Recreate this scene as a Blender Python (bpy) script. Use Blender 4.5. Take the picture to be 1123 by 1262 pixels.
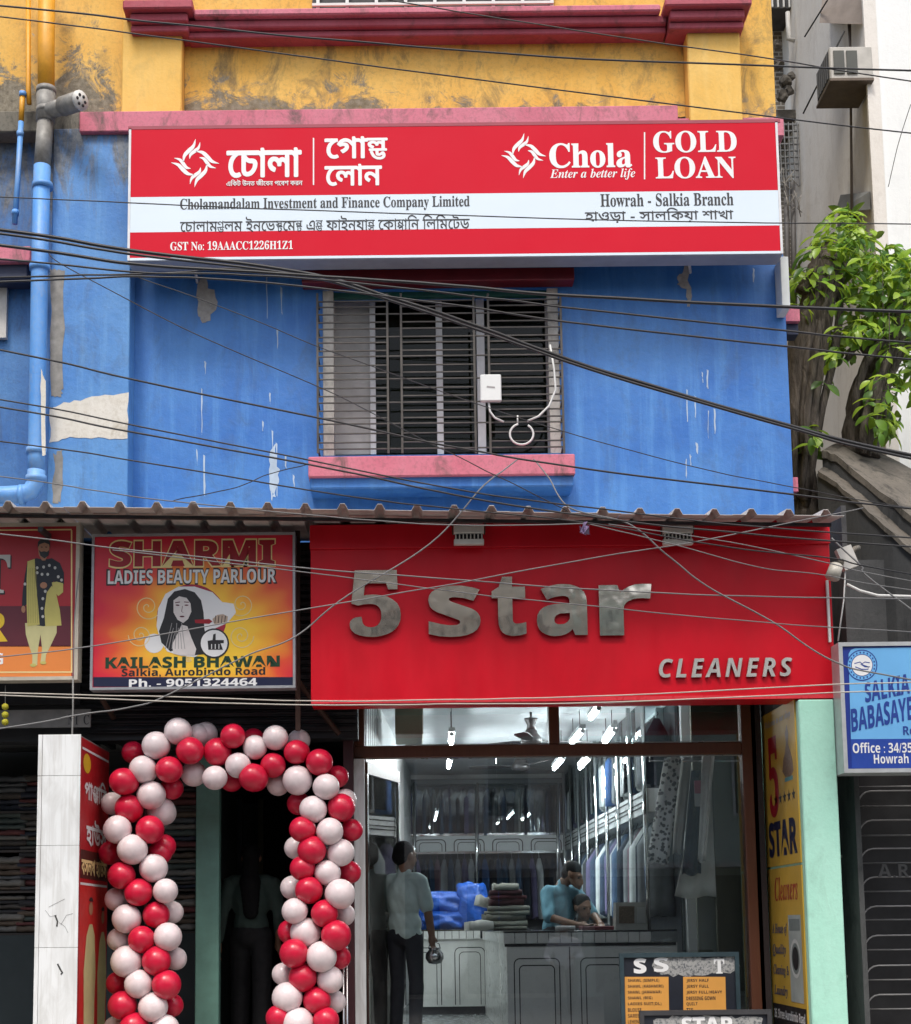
import bpy, bmesh, math, random
from mathutils import Vector, Matrix, Quaternion, noise
from mathutils.geometry import tessellate_polygon
for o in list(bpy.data.objects): bpy.data.objects.remove(o)
S = bpy.context.scene
COL = S.collection
rnd = random.Random(7)
PI = math.pi
# ------------------------------------------------------------------ camera
IW, IH = 1123.0, 1262.0          # the photograph's size: the unit of all pixel measures below
FPX, UC, VC = 1800.0, 500.0, 924.0
PITCH, ROLL = math.atan(0.12), 0.011
CAM = Vector((0.0, -11.0, 1.6))
cam = bpy.data.cameras.new('camera'); camo = bpy.data.objects.new('camera', cam); COL.objects.link(camo)
S.camera = camo
cam.sensor_fit = 'HORIZONTAL'; cam.sensor_width = 36.0; cam.lens = 36.0 * FPX / IW
cam.shift_x = (IW / 2 - UC) / IW; cam.shift_y = (VC - IH / 2) / IW
cam.clip_start = 0.1; cam.clip_end = 500
FWD = Vector((0, math.cos(PITCH), math.sin(PITCH)))
_r, _u = Vector((1, 0, 0)), Vector((0, -math.sin(PITCH), math.cos(PITCH)))
RGT = _r * math.cos(ROLL) - _u * math.sin(ROLL)
UPV = _u * math.cos(ROLL) + _r * math.sin(ROLL)
camo.matrix_world = Matrix((( RGT.x, UPV.x, -FWD.x, CAM.x), (RGT.y, UPV.y, -FWD.y, CAM.y), (RGT.z, UPV.z, -FWD.z, CAM.z), (0, 0, 0, 1)))
# ------------------------------------------------------------------ sky, sun, exposure
SUN_EL, SUN_AZ = math.radians(58), math.radians(-22)      # azimuth: from the street, a little to the left
world = bpy.data.worlds.new('World'); S.world = world; world.use_nodes = True
_nt = world.node_tree; _bg = _nt.nodes['Background']
_sky = _nt.nodes.new('ShaderNodeTexSky'); _sky.sky_type = 'NISHITA'; _sky.sun_disc = False
_sky.sun_elevation = SUN_EL; _sky.sun_rotation = PI - SUN_AZ * -1
_sky.air_density = 1.0; _sky.dust_density = 4.0; _sky.ozone_density = 1.0
_hs = _nt.nodes.new('ShaderNodeHueSaturation'); _hs.inputs['Saturation'].default_value = 0.75
_nt.links.new(_sky.outputs[0], _hs.inputs['Color']); _nt.links.new(_hs.outputs[0], _bg.inputs[0])
_bg.inputs[1].default_value = 0.15
sun = bpy.data.lights.new('sun', 'SUN'); suno = bpy.data.objects.new('sun', sun); COL.objects.link(suno)
sun.energy = 1.9; sun.angle = math.radians(13); sun.color = (1.0, 0.95, 0.87)
_sd = Vector((math.sin(SUN_AZ) * math.cos(SUN_EL), -math.cos(SUN_AZ) * math.cos(SUN_EL), math.sin(SUN_EL)))
suno.location = _sd * 30; suno.rotation_euler = _sd.to_track_quat('Z', 'Y').to_euler()
S.view_settings.view_transform = 'Standard'; S.view_settings.look = 'None'
S.view_settings.exposure = 0.42; S.view_settings.gamma = 1.0; S.view_settings.use_curve_mapping = False
S.render.engine = 'CYCLES'
S.cycles.max_bounces = 8; S.cycles.diffuse_bounces = 3; S.cycles.glossy_bounces = 4; S.cycles.transparent_max_bounces = 16
S.cycles.use_denoising = True; S.cycles.sample_clamp_indirect = 6.0; S.cycles.caustics_reflective = False; S.cycles.caustics_refractive = False

# ------------------------------------------------------------------ measuring: a pixel of the photo on the plane y = Y
def P(u, v, Y):
    d = RGT * ((u - UC) / FPX) + UPV * (-(v - VC) / FPX) + FWD
    return CAM + d * ((Y - CAM.y) / d.y)
def R(u0, v0, u1, v1, Y):
    um, vm = (u0 + u1) / 2, (v0 + v1) / 2
    return P(u0, vm, Y).x, P(u1, vm, Y).x, P(um, v1, Y).z, P(um, v0, Y).z
def scale_at(Y): return FPX / (Y - CAM.y)

# ------------------------------------------------------------------ objects
def origin(o):
    v = Vector((0, 0, 0))
    while o is not None: v += o.location; o = o.parent
    return v
def tag(o, label=None, cat=None, group=None, kind=None):
    for k, v in (('label', label), ('category', cat), ('group', group), ('kind', kind)):
        if v: o[k] = v
    return o
def thing(name, label, cat, loc=(0, 0, 0), group=None):
    o = bpy.data.objects.new(name, None); COL.objects.link(o); o.location = loc; o.empty_display_size = .1
    return tag(o, label, cat, group)
class MB:
    def __init__(s): s.v = []; s.f = []; s.sm = []
    def add(s, vs, fs, smooth=False):
        n = len(s.v); s.v += [Vector(p) for p in vs]; s.f += [tuple(i + n for i in f) for f in fs]; s.sm += [smooth] * len(fs); return s
    def box(s, x0, x1, y0, y1, z0, z1, b=0.0):
        if b <= 0:
            vs = [(x, y, z) for z in (z0, z1) for y in (y0, y1) for x in (x0, x1)]
            return s.add(vs, [(0, 2, 3, 1), (4, 5, 7, 6), (0, 1, 5, 4), (2, 6, 7, 3), (0, 4, 6, 2), (1, 3, 7, 5)])
        b = min(b, abs(x1 - x0) / 2.1, abs(y1 - y0) / 2.1, abs(z1 - z0) / 2.1)
        bm = bmesh.new(); bmesh.ops.create_cube(bm, size=1)
        for q in bm.verts: q.co = Vector(((x0 + x1) / 2 + q.co.x * (x1 - x0), (y0 + y1) / 2 + q.co.y * (y1 - y0), (z0 + z1) / 2 + q.co.z * (z1 - z0)))
        bmesh.ops.bevel(bm, geom=bm.edges[:], offset=b, segments=1, affect='EDGES')
        return s.bm(bm)
    def bm(s, bm, smooth=False, M=None):
        bm.verts.index_update()
        s.add([(M @ q.co if M else q.co) for q in bm.verts], [[q.index for q in f.verts] for f in bm.faces], smooth); bm.free(); return s
    def obox(s, c, ax, ay, az):            # box with half-axes
        c = Vector(c); ax, ay, az = Vector(ax), Vector(ay), Vector(az)
        vs = [c + ax * i + ay * j + az * k for k in (-1, 1) for j in (-1, 1) for i in (-1, 1)]
        return s.add(vs, [(0, 2, 3, 1), (4, 5, 7, 6), (0, 1, 5, 4), (2, 6, 7, 3), (0, 4, 6, 2), (1, 3, 7, 5)])
    def hexa(s, vs):                       # eight corners: bottom four then top four
        return s.add(vs, [(3, 2, 1, 0), (4, 5, 6, 7), (0, 1, 5, 4), (1, 2, 6, 5), (2, 3, 7, 6), (3, 0, 4, 7)])
    def tube(s, pts, r, n=8, smooth=True, cap=True):
        pts = [Vector(p) for p in pts]; rs = r if isinstance(r, (list, tuple)) else [r] * len(pts)
        rings = []; prev = None
        for i, p in enumerate(pts):
            t = (pts[min(i + 1, len(pts) - 1)] - pts[max(i - 1, 0)])
            t = t.normalized() if t.length > 1e-9 else Vector((0, 0, 1))
            if prev is None:
                a = Vector((0, 0, 1)) if abs(t.z) < .9 else Vector((1, 0, 0)); nrm = t.cross(a).normalized()
            else: nrm = (prev - t * prev.dot(t)).normalized()
            prev = nrm; bn = t.cross(nrm)
            rings.append([p + (nrm * math.cos(2 * PI * k / n) + bn * math.sin(2 * PI * k / n)) * rs[i] for k in range(n)])
        vs = [q for rg in rings for q in rg]; fs = []
        for i in range(len(pts) - 1):
            for k in range(n): fs.append((i * n + k, i * n + (k + 1) % n, (i + 1) * n + (k + 1) % n, (i + 1) * n + k))
        if cap: fs.append(tuple(range(n))[::-1]); fs.append(tuple((len(pts) - 1) * n + k for k in range(n)))
        return s.add(vs, fs, smooth)
    def ball(s, c, r, seg=16, rings=10, M=None, sub=None):
        rx, ry, rz = r if isinstance(r, (list, tuple)) else (r, r, r)
        bm = bmesh.new(); bmesh.ops.create_uvsphere(bm, u_segments=seg, v_segments=rings, radius=1)
        T = Matrix.Translation(c) @ (M.to_4x4() if M else Matrix.Identity(4)) @ Matrix.Diagonal((rx, ry, rz, 1))
        return s.bm(bm, True, T)
    def lathe(s, prof, c=(0, 0, 0), n=16, axis=None):   # prof: (r, h) along axis
        c = Vector(c); ax = Vector(axis or (0, 0, 1)).normalized()
        a = Vector((1, 0, 0)) if abs(ax.x) < .9 else Vector((0, 1, 0)); e1 = ax.cross(a).normalized(); e2 = ax.cross(e1)
        vs = [c + ax * h + (e1 * math.cos(2 * PI * k / n) + e2 * math.sin(2 * PI * k / n)) * r for r, h in prof for k in range(n)]
        fs = [(i * n + k, i * n + (k + 1) % n, (i + 1) * n + (k + 1) % n, (i + 1) * n + k) for i in range(len(prof) - 1) for k in range(n)]
        fs += [tuple(range(n))[::-1], tuple((len(prof) - 1) * n + k for k in range(n))]
        return s.add(vs, fs, True)
    def prism(s, poly, fn, d0, d1=None, holes=()):      # poly in 2D, fn(x, y, depth) -> 3D; flat when d1 is None
        loops = [list(poly)] + [list(h) for h in holes]
        tri = tessellate_polygon([[Vector((x, y, 0)) for x, y in lp] for lp in loops])
        flat = [q for lp in loops for q in lp]; n = len(flat)
        s.add([fn(x, y, d0) for x, y in flat], tri)
        if d1 is not None:
            s.add([fn(x, y, d1) for x, y in flat], [t[::-1] for t in tri])
            for lp in loops:
                m = len(lp)
                s.add([fn(x, y, d0) for x, y in lp] + [fn(x, y, d1) for x, y in lp], [(k, (k + 1) % m, m + (k + 1) % m, m + k) for k in range(m)])
        return s
    def build(s, name, mat, parent=None, kind=None, label=None, recalc=True, loc=None):
        me = bpy.data.meshes.new(name)
        off = origin(parent) if parent is not None else Vector(loc or (0, 0, 0))
        me.from_pydata([v - off for v in s.v], [], s.f); me.update()
        me.polygons.foreach_set('use_smooth', s.sm)
        if recalc:
            bm = bmesh.new(); bm.from_mesh(me); bmesh.ops.recalc_face_normals(bm, faces=bm.faces); bm.to_mesh(me); bm.free()
        if mat is not None: me.materials.append(mat)
        o = bpy.data.objects.new(name, me); COL.objects.link(o)
        if parent is not None: o.parent = parent
        else: o.location = off
        if kind: o['kind'] = kind
        if label: o['label'] = label
        return o
def boxp(u0, v0, u1, v1, Y0, Y1, b=0.0, mb=None):
    x0, x1, z0, z1 = R(u0, v0, u1, v1, Y0)
    return (mb or MB()).box(x0, x1, Y0, Y1, z0, z1, b)

# ------------------------------------------------------------------ materials
def lin(c):
    if isinstance(c, str):
        c = c.lstrip('#'); c = [int(c[i:i + 2], 16) / 255 for i in (0, 2, 4)]
        return tuple(x / 12.92 if x <= .04045 else ((x + .055) / 1.055) ** 2.4 for x in c)
    return tuple(c)
class NT:
    def __init__(s, name):
        s.m = bpy.data.materials.new(name); s.m.use_nodes = True; s.t = s.m.node_tree; s.n = s.t.nodes
        s.p = s.n['Principled BSDF']; s.out = s.n['Material Output']
        s.tc = s.n.new('ShaderNodeTexCoord')
    def new(s, t, **kw):
        q = s.n.new(t)
        for k, v in kw.items(): setattr(q, k, v)
        return q
    def link(s, a, b): s.t.links.new(a, b); return s
    def coord(s, scale=(1, 1, 1), loc=(0, 0, 0), geo=False):
        mp = s.new('ShaderNodeMapping'); mp.inputs['Scale'].default_value = scale; mp.inputs['Location'].default_value = loc
        if geo: s.link(s.new('ShaderNodeNewGeometry').outputs['Position'], mp.inputs[0])
        else: s.link(s.tc.outputs['Object'], mp.inputs[0])
        return mp.outputs[0]
    def noise(s, vec, scale=5, detail=4, rough=.55, dist=0):
        q = s.new('ShaderNodeTexNoise'); q.inputs['Scale'].default_value = scale; q.inputs['Detail'].default_value = detail
        q.inputs['Roughness'].default_value = rough; q.inputs['Distortion'].default_value = dist
        s.link(vec, q.inputs['Vector']); return q.outputs['Fac']
    def ramp(s, fac, stops):
        q = s.new('ShaderNodeValToRGB'); e = q.color_ramp.elements
        while len(e) < len(stops): e.new(.5)
        for el, (p, c) in zip(e, stops):
            el.position = p; el.color = (c, c, c, 1) if isinstance(c, (int, float)) else (*lin(c), 1)
        s.link(fac, q.inputs[0]); return q.outputs[0]
    def mix(s, fac, a, b, mode='MIX'):
        q = s.new('ShaderNodeMix', data_type='RGBA', blend_type=mode)
        for i, x in ((0, fac), (6, a), (7, b)):
            if hasattr(x, 'is_linked'): s.link(x, q.inputs[i])
            elif isinstance(x, (int, float)): q.inputs[i].default_value = x if i == 0 else (x, x, x, 1)
            else: q.inputs[i].default_value = (*lin(x), 1)
        return q.outputs[2]
    def math(s, op, a, b=0.0, clamp=False):
        q = s.new('ShaderNodeMath', operation=op); q.use_clamp = clamp
        for i, x in ((0, a), (1, b)):
            if hasattr(x, 'is_linked'): s.link(x, q.inputs[i])
            else: q.inputs[i].default_value = x
        return q.outputs[0]
    def sep(s, vec):
        q = s.new('ShaderNodeSeparateXYZ'); s.link(vec, q.inputs[0]); return q.outputs
    def bump(s, h, strength=.3, dist=.01):
        q = s.new('ShaderNodeBump'); q.inputs['Strength'].default_value = strength; q.inputs['Distance'].default_value = dist
        s.link(h, q.inputs['Height']); s.link(q.outputs[0], s.p.inputs['Normal']); return s
    def done(s, col=None, rough=.6, metal=0.0, spec=None):
        if col is not None:
            if hasattr(col, 'is_linked'): s.link(col, s.p.inputs['Base Color'])
            else: s.p.inputs['Base Color'].default_value = (*lin(col), 1)
        if hasattr(rough, 'is_linked'): s.link(rough, s.p.inputs['Roughness'])
        else: s.p.inputs['Roughness'].default_value = rough
        s.p.inputs['Metallic'].default_value = metal
        if spec is not None: s.p.inputs['Specular IOR Level'].default_value = spec
        return s.m
MATS = {}
def M(name, col, rough=.55, metal=0.0, var=.18, scale=6.0, bump=.0, bscale=60, spec=None):
    if name in MATS: return MATS[name]
    n = NT(name); v = n.coord(geo=False)
    f = n.noise(v, scale, 5, .6)
    c = n.mix(n.ramp(f, [(.3, 1 - var), (.7, 1.0)]), (0, 0, 0), col)   # dirt variation
    rr = n.math('ADD', n.math('MULTIPLY', n.noise(v, scale * 2.3, 3), .24), rough - .12, True)
    if bump: n.bump(n.noise(v, bscale, 4), bump, .004)
    MATS[name] = n.done(c, rr, metal, spec); return MATS[name]
def glass(name, tint=(1, 1, 1), refl=1.0, rough=.0, dirt=.0):
    n = NT(name); n.n.remove(n.p)
    tr = n.new('ShaderNodeBsdfTransparent'); tr.inputs[0].default_value = (*lin(tint), 1)
    gl = n.new('ShaderNodeBsdfGlossy'); gl.inputs['Roughness'].default_value = rough
    fr = n.new('ShaderNodeFresnel'); fr.inputs[0].default_value = 1.52
    f2 = n.math('MULTIPLY', fr.outputs[0], refl, True)
    mx = n.new('ShaderNodeMixShader'); n.link(f2, mx.inputs[0]); n.link(tr.outputs[0], mx.inputs[1]); n.link(gl.outputs[0], mx.inputs[2])
    last = mx.outputs[0]
    if dirt:
        df = n.new('ShaderNodeBsdfDiffuse'); df.inputs[0].default_value = (.5, .5, .48, 1)
        f = n.ramp(n.noise(n.coord(), 3.5, 6, .7), [(.4, dirt * .15), (.75, dirt)])
        m2 = n.new('ShaderNodeMixShader'); n.link(f, m2.inputs[0]); n.link(last, m2.inputs[1]); n.link(df.outputs[0], m2.inputs[2]); last = m2.outputs[0]
    n.link(last, n.out.inputs[0]); return n.m
def emit(name, col, strength):
    n = NT(name); n.p.inputs['Base Color'].default_value = (*lin(col), 1)
    n.p.inputs['Emission Color'].default_value = (*lin(col), 1); n.p.inputs['Emission Strength'].default_value = strength
    return n.m
# ------------------------------------------------------------------ lettering: outlines of the letters used on the signs
GLYPHS = {
 'b': {
  45: [129,[113,107,16,107,16,70,113,70]],
  49: [224,[39,0,39,21,72,21,81,23,87,27,90,35,92,47,92,248,64,218,52,209,40,206,31,208,24,214,18,224,17,236,44,245,60,254,106,287,151,287,151,47,155,28,161,23,172,21,204,21,204,0]],
  50: [224,[14,0,14,41,73,102,95,125,111,146,122,165,130,183,134,201,135,221,133,241,126,255,116,262,104,265,91,263,82,258,75,248,69,226,67,196,46,198,30,205,22,212,17,223,16,236,18,250,26,262,38,274,55,282,77,288,104,290,131,288,154,282,172,272,185,258,193,242,195,223,194,210,190,196,174,167,142,131,52,44,145,44,157,46,166,51,174,60,182,84,205,84,203,0]],
  53: [224,[98,-4,71,-2,50,3,34,11,24,21,18,32,16,44,18,57,25,65,35,70,48,72,52,50,58,39,66,31,77,26,92,24,105,26,116,30,126,38,134,50,140,66,141,88,140,106,135,121,127,133,116,141,103,146,87,147,62,145,42,140,24,147,37,286,188,286,190,213,167,213,162,233,159,238,154,241,62,242,56,168,75,172,100,174,129,171,154,164,174,152,190,136,199,114,202,88,200,64,193,44,182,28,168,16,152,7,134,1,116,-3]],
  54: [224,[117,-4,98,-2,81,2,65,11,51,22,40,37,30,56,24,77,19,103,18,132,20,164,25,194,34,221,46,244,62,263,82,278,105,286,132,290,155,288,174,284,187,276,196,267,201,257,203,246,200,234,192,224,177,217,155,214,153,238,145,258,138,264,128,266,114,263,101,254,91,239,83,218,77,192,74,160,96,171,111,174,130,175,152,173,172,166,188,154,200,137,207,117,210,92,207,66,199,42,186,23,168,8,145,-1],[118,22,128,24,136,30,143,38,149,59,152,88,149,116,142,136,134,144,126,149,115,151,104,149,81,138,74,132,76,97,80,69,88,48,96,34,107,25]],
  57: [224,[91,-4,69,-2,52,3,40,10,32,20,27,30,25,41,26,49,30,56,36,61,45,64,52,48,62,34,70,27,80,22,93,21,116,28,133,50,144,86,149,137,139,126,126,118,111,112,92,110,71,112,52,120,36,131,24,148,16,168,14,193,17,220,25,244,38,263,57,278,79,286,106,290,124,288,142,283,157,276,171,264,183,250,193,232,200,210,204,185,206,155,204,123,199,94,191,66,179,43,163,23,144,8,119,-1],[110,139,123,141,134,146,142,155,149,166,148,197,144,221,138,240,129,252,120,260,108,263,98,261,88,255,82,246,74,225,72,195,74,170,82,153,93,142]],
  58: [88,[44,183,32,180,23,171,20,159,23,147,32,138,44,135,56,138,64,147,68,159,64,171,56,180],[44,44,32,41,23,32,20,20,23,8,32,0,44,-4,56,0,64,8,68,20,64,32,56,41]],
  65: [260,[-5,0,-5,11,5,13,14,18,22,28,29,44,123,278,134,277,229,52,245,20,253,13,264,11,264,0,136,0,136,11,154,13,165,18,169,27,167,35,150,79,62,79,47,42,44,29,48,19,57,13,76,11,76,0],[68,96,144,96,105,190]],
  66: [264,[10,0,10,10,27,13,37,19,43,31,44,49,44,220,41,246,37,253,30,258,9,261,9,271,131,271,177,267,210,256,230,236,236,209,232,186,220,169,199,156,171,147,205,137,230,123,244,103,249,78,246,56,237,36,221,21,200,9,173,2,142,0],[108,150,131,151,146,156,157,162,164,172,168,187,170,206,167,229,160,246,153,253,142,257,129,258,118,257,112,253,109,245],[132,14,148,16,160,21,169,29,176,48,179,76,178,96,173,112,165,124,154,131,138,136,108,138,108,39,110,27,114,20,120,16]],
  67: [279,[153,-6,127,-4,104,2,82,12,63,26,46,42,33,62,24,85,18,109,16,136,18,162,24,187,34,209,47,229,63,245,83,259,104,269,128,275,154,277,184,274,231,259,240,261,246,267,250,277,260,277,260,184,250,184,240,207,227,226,212,242,196,254,177,262,158,264,136,260,118,250,104,232,94,206,88,174,86,135,88,98,94,68,106,44,121,28,141,17,166,14,190,17,213,27,236,42,255,63,266,53,244,27,218,8,187,-3]],
  68: [295,[12,0,12,10,28,13,38,18,42,28,44,44,44,223,42,242,36,254,26,259,9,261,9,271,132,271,176,267,213,256,242,236,262,209,275,176,279,136,275,94,263,60,243,34,215,15,180,4,136,0],[132,14,156,18,176,28,190,45,200,68,207,99,209,136,207,174,200,204,190,228,175,244,156,255,133,258,120,256,113,252,110,244,108,229,108,43,110,29,113,20,120,16]],
  69: [263,[8,0,8,10,26,12,37,18,43,29,45,46,45,220,43,241,37,254,26,259,10,261,10,271,238,271,238,190,228,190,224,213,215,230,203,242,186,250,164,255,138,256,119,255,114,253,111,248,109,241,109,146,132,148,144,152,154,160,165,178,172,206,181,206,181,70,171,70,168,92,163,108,154,120,144,127,129,131,109,132,109,40,110,28,114,21,123,18,137,16,164,18,187,23,205,32,221,45,234,62,245,85,256,85,240,0]],
  70: [241,[9,0,9,10,27,14,37,20,43,32,44,50,44,223,42,241,37,252,26,258,8,261,8,271,234,271,234,190,225,190,220,213,212,230,200,242,185,250,164,255,119,256,114,254,109,246,108,147,129,149,142,153,152,161,160,172,166,187,169,206,180,206,180,70,170,70,166,92,160,108,153,120,143,127,129,132,108,133,109,35,112,26,117,18,125,14,153,10,153,0]],
  71: [302,[160,-6,132,-4,107,2,84,12,64,25,48,42,34,61,24,84,18,109,16,136,18,163,24,188,34,210,48,229,64,246,83,259,104,269,128,275,153,277,186,274,231,260,237,261,242,264,250,277,260,277,260,183,250,183,240,206,228,226,213,242,196,254,178,262,159,264,137,260,119,250,105,232,95,207,89,175,87,136,89,97,96,65,107,40,122,22,142,11,164,8,183,10,196,16,202,27,204,42,204,76,202,92,196,102,184,106,164,108,164,118,298,118,298,108,282,106,272,102,267,92,266,76,266,17,230,4,195,-4]],
  72: [312,[9,0,9,10,27,13,37,19,43,30,44,48,44,226,42,242,37,252,26,258,10,261,10,271,144,271,144,261,122,257,115,253,111,247,109,238,108,149,204,149,203,238,201,247,197,253,191,257,168,261,168,271,302,271,302,261,285,258,274,253,269,242,268,226,268,48,269,31,275,20,285,13,302,10,302,0,168,0,168,10,185,13,196,18,202,29,204,48,204,132,108,132,108,48,110,30,116,19,126,13,144,10,144,0]],
  73: [155,[8,0,8,10,25,14,36,19,43,29,45,45,45,230,43,246,38,255,27,259,8,261,8,271,146,271,146,261,128,259,117,255,111,246,109,230,109,46,112,26,116,20,123,16,146,10,146,0]],
  76: [254,[9,0,9,10,27,13,37,19,43,30,44,48,44,226,42,242,37,253,26,259,10,261,10,271,149,271,149,261,124,258,116,254,112,248,109,239,108,226,109,37,110,28,114,22,127,17,166,18,188,24,205,33,220,48,233,67,244,92,254,92,239,0]],
  78: [294,[240,-6,64,208,64,47,65,29,71,18,81,13,99,10,99,0,11,0,11,10,32,14,38,18,42,25,45,47,45,231,22,258,11,261,11,271,93,271,233,100,233,225,230,247,226,253,220,257,197,261,197,271,286,271,286,261,268,259,258,253,253,242,251,224,251,-6]],
  79: [313,[155,-6,127,-4,100,4,77,17,56,34,39,55,27,80,19,106,16,136,19,164,27,192,39,216,56,237,77,254,102,267,128,275,158,278,186,275,213,267,236,254,257,238,274,217,286,192,294,165,297,136,294,106,286,80,274,55,256,34,236,17,212,4,184,-4],[158,7,178,11,196,22,209,39,218,64,224,96,226,136,224,174,218,206,207,232,193,250,175,260,155,264,134,260,117,250,104,232,94,207,88,175,86,136,88,97,95,65,106,40,120,22,137,11]],
  82: [282,[9,0,9,10,27,13,37,19,43,30,44,48,44,226,42,242,37,252,26,258,10,261,10,271,129,271,166,269,196,263,219,254,235,240,245,222,248,199,245,176,233,158,214,144,188,133,257,30,270,15,276,12,286,10,286,0,202,0,120,126,108,126,108,48,110,30,116,19,126,13,144,10,144,0],[108,139,140,141,155,146,167,154,174,166,179,181,181,200,178,225,169,243,154,253,134,257,120,256,113,252,110,244,108,230]],
  83: [232,[26,-6,26,94,37,94,45,68,54,46,66,30,81,18,98,11,117,9,131,10,143,14,153,22,160,30,164,41,166,53,162,70,152,84,134,95,97,114,67,132,46,150,37,164,32,180,30,198,32,220,40,240,52,256,69,268,88,275,110,278,137,275,178,265,184,266,188,270,191,278,202,278,202,190,192,190,185,211,175,229,162,244,148,256,132,262,116,265,97,262,83,254,74,242,71,226,74,212,82,200,94,190,172,151,189,139,201,126,208,112,212,96,214,79,211,55,202,34,187,17,167,5,143,-3,114,-6,94,-5,50,7,41,4,36,-6]],
  84: [252,[55,0,55,10,73,12,85,18,91,30,93,48,93,258,69,256,52,250,39,240,28,227,21,210,17,189,6,189,6,271,244,271,244,189,234,189,227,219,212,241,190,254,157,258,157,48,159,29,165,18,176,12,195,10,195,0]],
  90: [263,[12,0,12,6,164,256,104,254,84,250,69,242,56,230,46,212,36,188,26,188,34,271,242,271,242,264,91,17,142,17,168,19,190,26,208,36,222,52,234,72,242,98,252,98,242,0]],
  97: [205,[152,-6,135,-3,124,6,119,21,100,6,79,-2,57,-5,38,-2,24,7,15,20,12,38,15,54,24,69,38,81,71,98,118,113,117,158,111,168,102,174,88,176,74,174,65,170,62,163,72,145,73,138,71,128,66,120,57,115,46,114,35,116,27,121,21,130,20,141,22,154,29,166,41,176,56,183,75,188,96,190,122,188,142,183,157,174,166,162,172,145,174,125,174,37,176,24,181,20,191,25,196,16,182,4,168,-4],[90,20,104,24,118,38,118,101,97,94,82,82,74,68,70,50,72,33,79,23]],
  99: [175,[93,-6,71,-3,52,6,35,21,22,40,14,64,12,89,15,117,24,141,38,161,57,177,79,187,104,190,122,189,137,184,149,178,158,168,164,158,165,146,164,136,159,128,151,123,141,122,128,125,120,134,117,149,118,162,116,170,110,175,101,177,86,173,75,160,69,140,67,112,68,85,73,63,82,46,93,33,106,25,122,23,136,25,149,32,162,43,170,36,148,13,122,-1]],
  100: [220,[83,-6,64,-3,46,6,32,21,21,40,14,62,12,88,14,116,22,142,33,162,48,177,67,186,87,190,104,187,120,180,133,167,133,239,131,249,126,256,118,260,105,262,105,271,190,271,190,45,191,32,194,24,199,19,210,16,210,6,175,3,133,-6,133,23,120,7,103,-3],[102,17,111,19,120,25,128,34,133,45,133,144,130,153,123,161,114,166,104,167,92,165,84,159,78,149,72,125,70,91,72,58,77,35,83,25,92,19]],
  101: [179,[92,-6,70,-3,50,6,34,21,22,41,14,65,12,94,14,120,22,143,35,162,52,177,72,186,94,190,115,187,133,180,148,167,160,150,166,128,168,99,70,99,73,67,82,44,98,30,119,25,134,28,148,37,161,51,170,43,154,22,136,6,115,-3],[69,114,120,114,119,150,115,165,111,172,104,176,96,177,84,173,76,163,71,146]],
  104: [227,[11,0,11,10,21,11,27,15,30,22,31,33,31,238,30,248,27,256,21,260,11,262,11,271,88,271,88,159,104,176,123,186,145,190,168,186,184,174,194,154,197,126,197,33,198,22,201,16,207,11,216,10,216,0,120,0,120,10,132,12,138,20,140,33,140,129,139,144,136,154,131,160,121,162,109,159,98,152,88,140,88,33,89,22,92,16,98,11,107,10,107,0]],
  105: [118,[60,216,48,218,39,224,32,234,30,246,32,258,39,267,48,274,60,276,72,274,82,267,88,258,90,246,88,234,81,224,72,218],[11,0,11,10,21,12,27,15,30,22,31,33,31,150,30,162,28,170,22,173,12,175,12,185,88,185,88,33,89,22,92,16,98,12,107,10,107,0]],
  107: [214,[10,0,10,10,21,12,27,16,30,22,31,33,31,237,28,256,22,260,12,262,12,271,88,271,88,100,135,148,143,157,145,166,143,171,136,174,122,175,122,185,206,185,206,175,191,172,177,165,164,155,132,124,206,20,214,12,224,10,224,0,126,0,126,10,136,11,141,14,142,19,141,24,97,88,88,80,89,22,92,16,98,12,107,10,107,0]],
  108: [119,[11,0,11,10,21,12,27,15,30,22,31,33,31,237,28,256,22,260,12,262,12,271,88,271,88,33,89,22,92,16,98,12,107,10,107,0]],
  109: [330,[11,0,11,10,21,11,27,15,30,22,31,33,31,151,30,162,27,169,21,174,11,175,11,185,87,185,87,158,103,175,121,186,141,190,165,186,181,174,191,156,208,174,227,186,249,190,271,186,287,174,297,154,300,126,300,33,301,22,304,16,310,11,319,10,319,0,225,0,225,10,234,11,240,16,243,23,244,33,244,129,243,144,240,154,235,160,225,162,214,159,203,152,193,141,193,33,194,23,197,16,203,11,212,10,212,0,119,0,119,10,128,11,134,16,137,23,138,33,138,129,137,143,134,154,129,160,119,162,107,159,96,152,87,140,87,33,88,23,91,16,96,12,106,10,106,0]],
  110: [227,[11,0,11,10,21,11,27,15,30,22,31,33,31,151,30,162,27,169,21,174,11,175,11,185,88,185,88,159,104,176,123,186,145,190,168,186,184,174,194,154,197,126,197,33,198,22,201,16,207,11,216,10,216,0,120,0,120,10,132,12,138,20,140,33,140,129,139,144,136,154,131,160,121,162,109,159,98,152,88,140,88,33,89,22,92,16,98,11,107,10,107,0]],
  111: [200,[100,-6,76,-3,54,7,36,22,22,42,14,65,11,92,14,118,22,142,36,162,54,177,76,186,100,190,124,186,146,177,164,162,178,143,186,119,189,92,186,64,178,41,164,21,146,6,125,-3],[100,7,110,9,118,14,124,23,130,48,131,92,129,135,124,161,118,170,110,176,100,178,90,176,82,170,76,161,71,135,70,92,73,34,76,23,82,14,90,9]],
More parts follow.
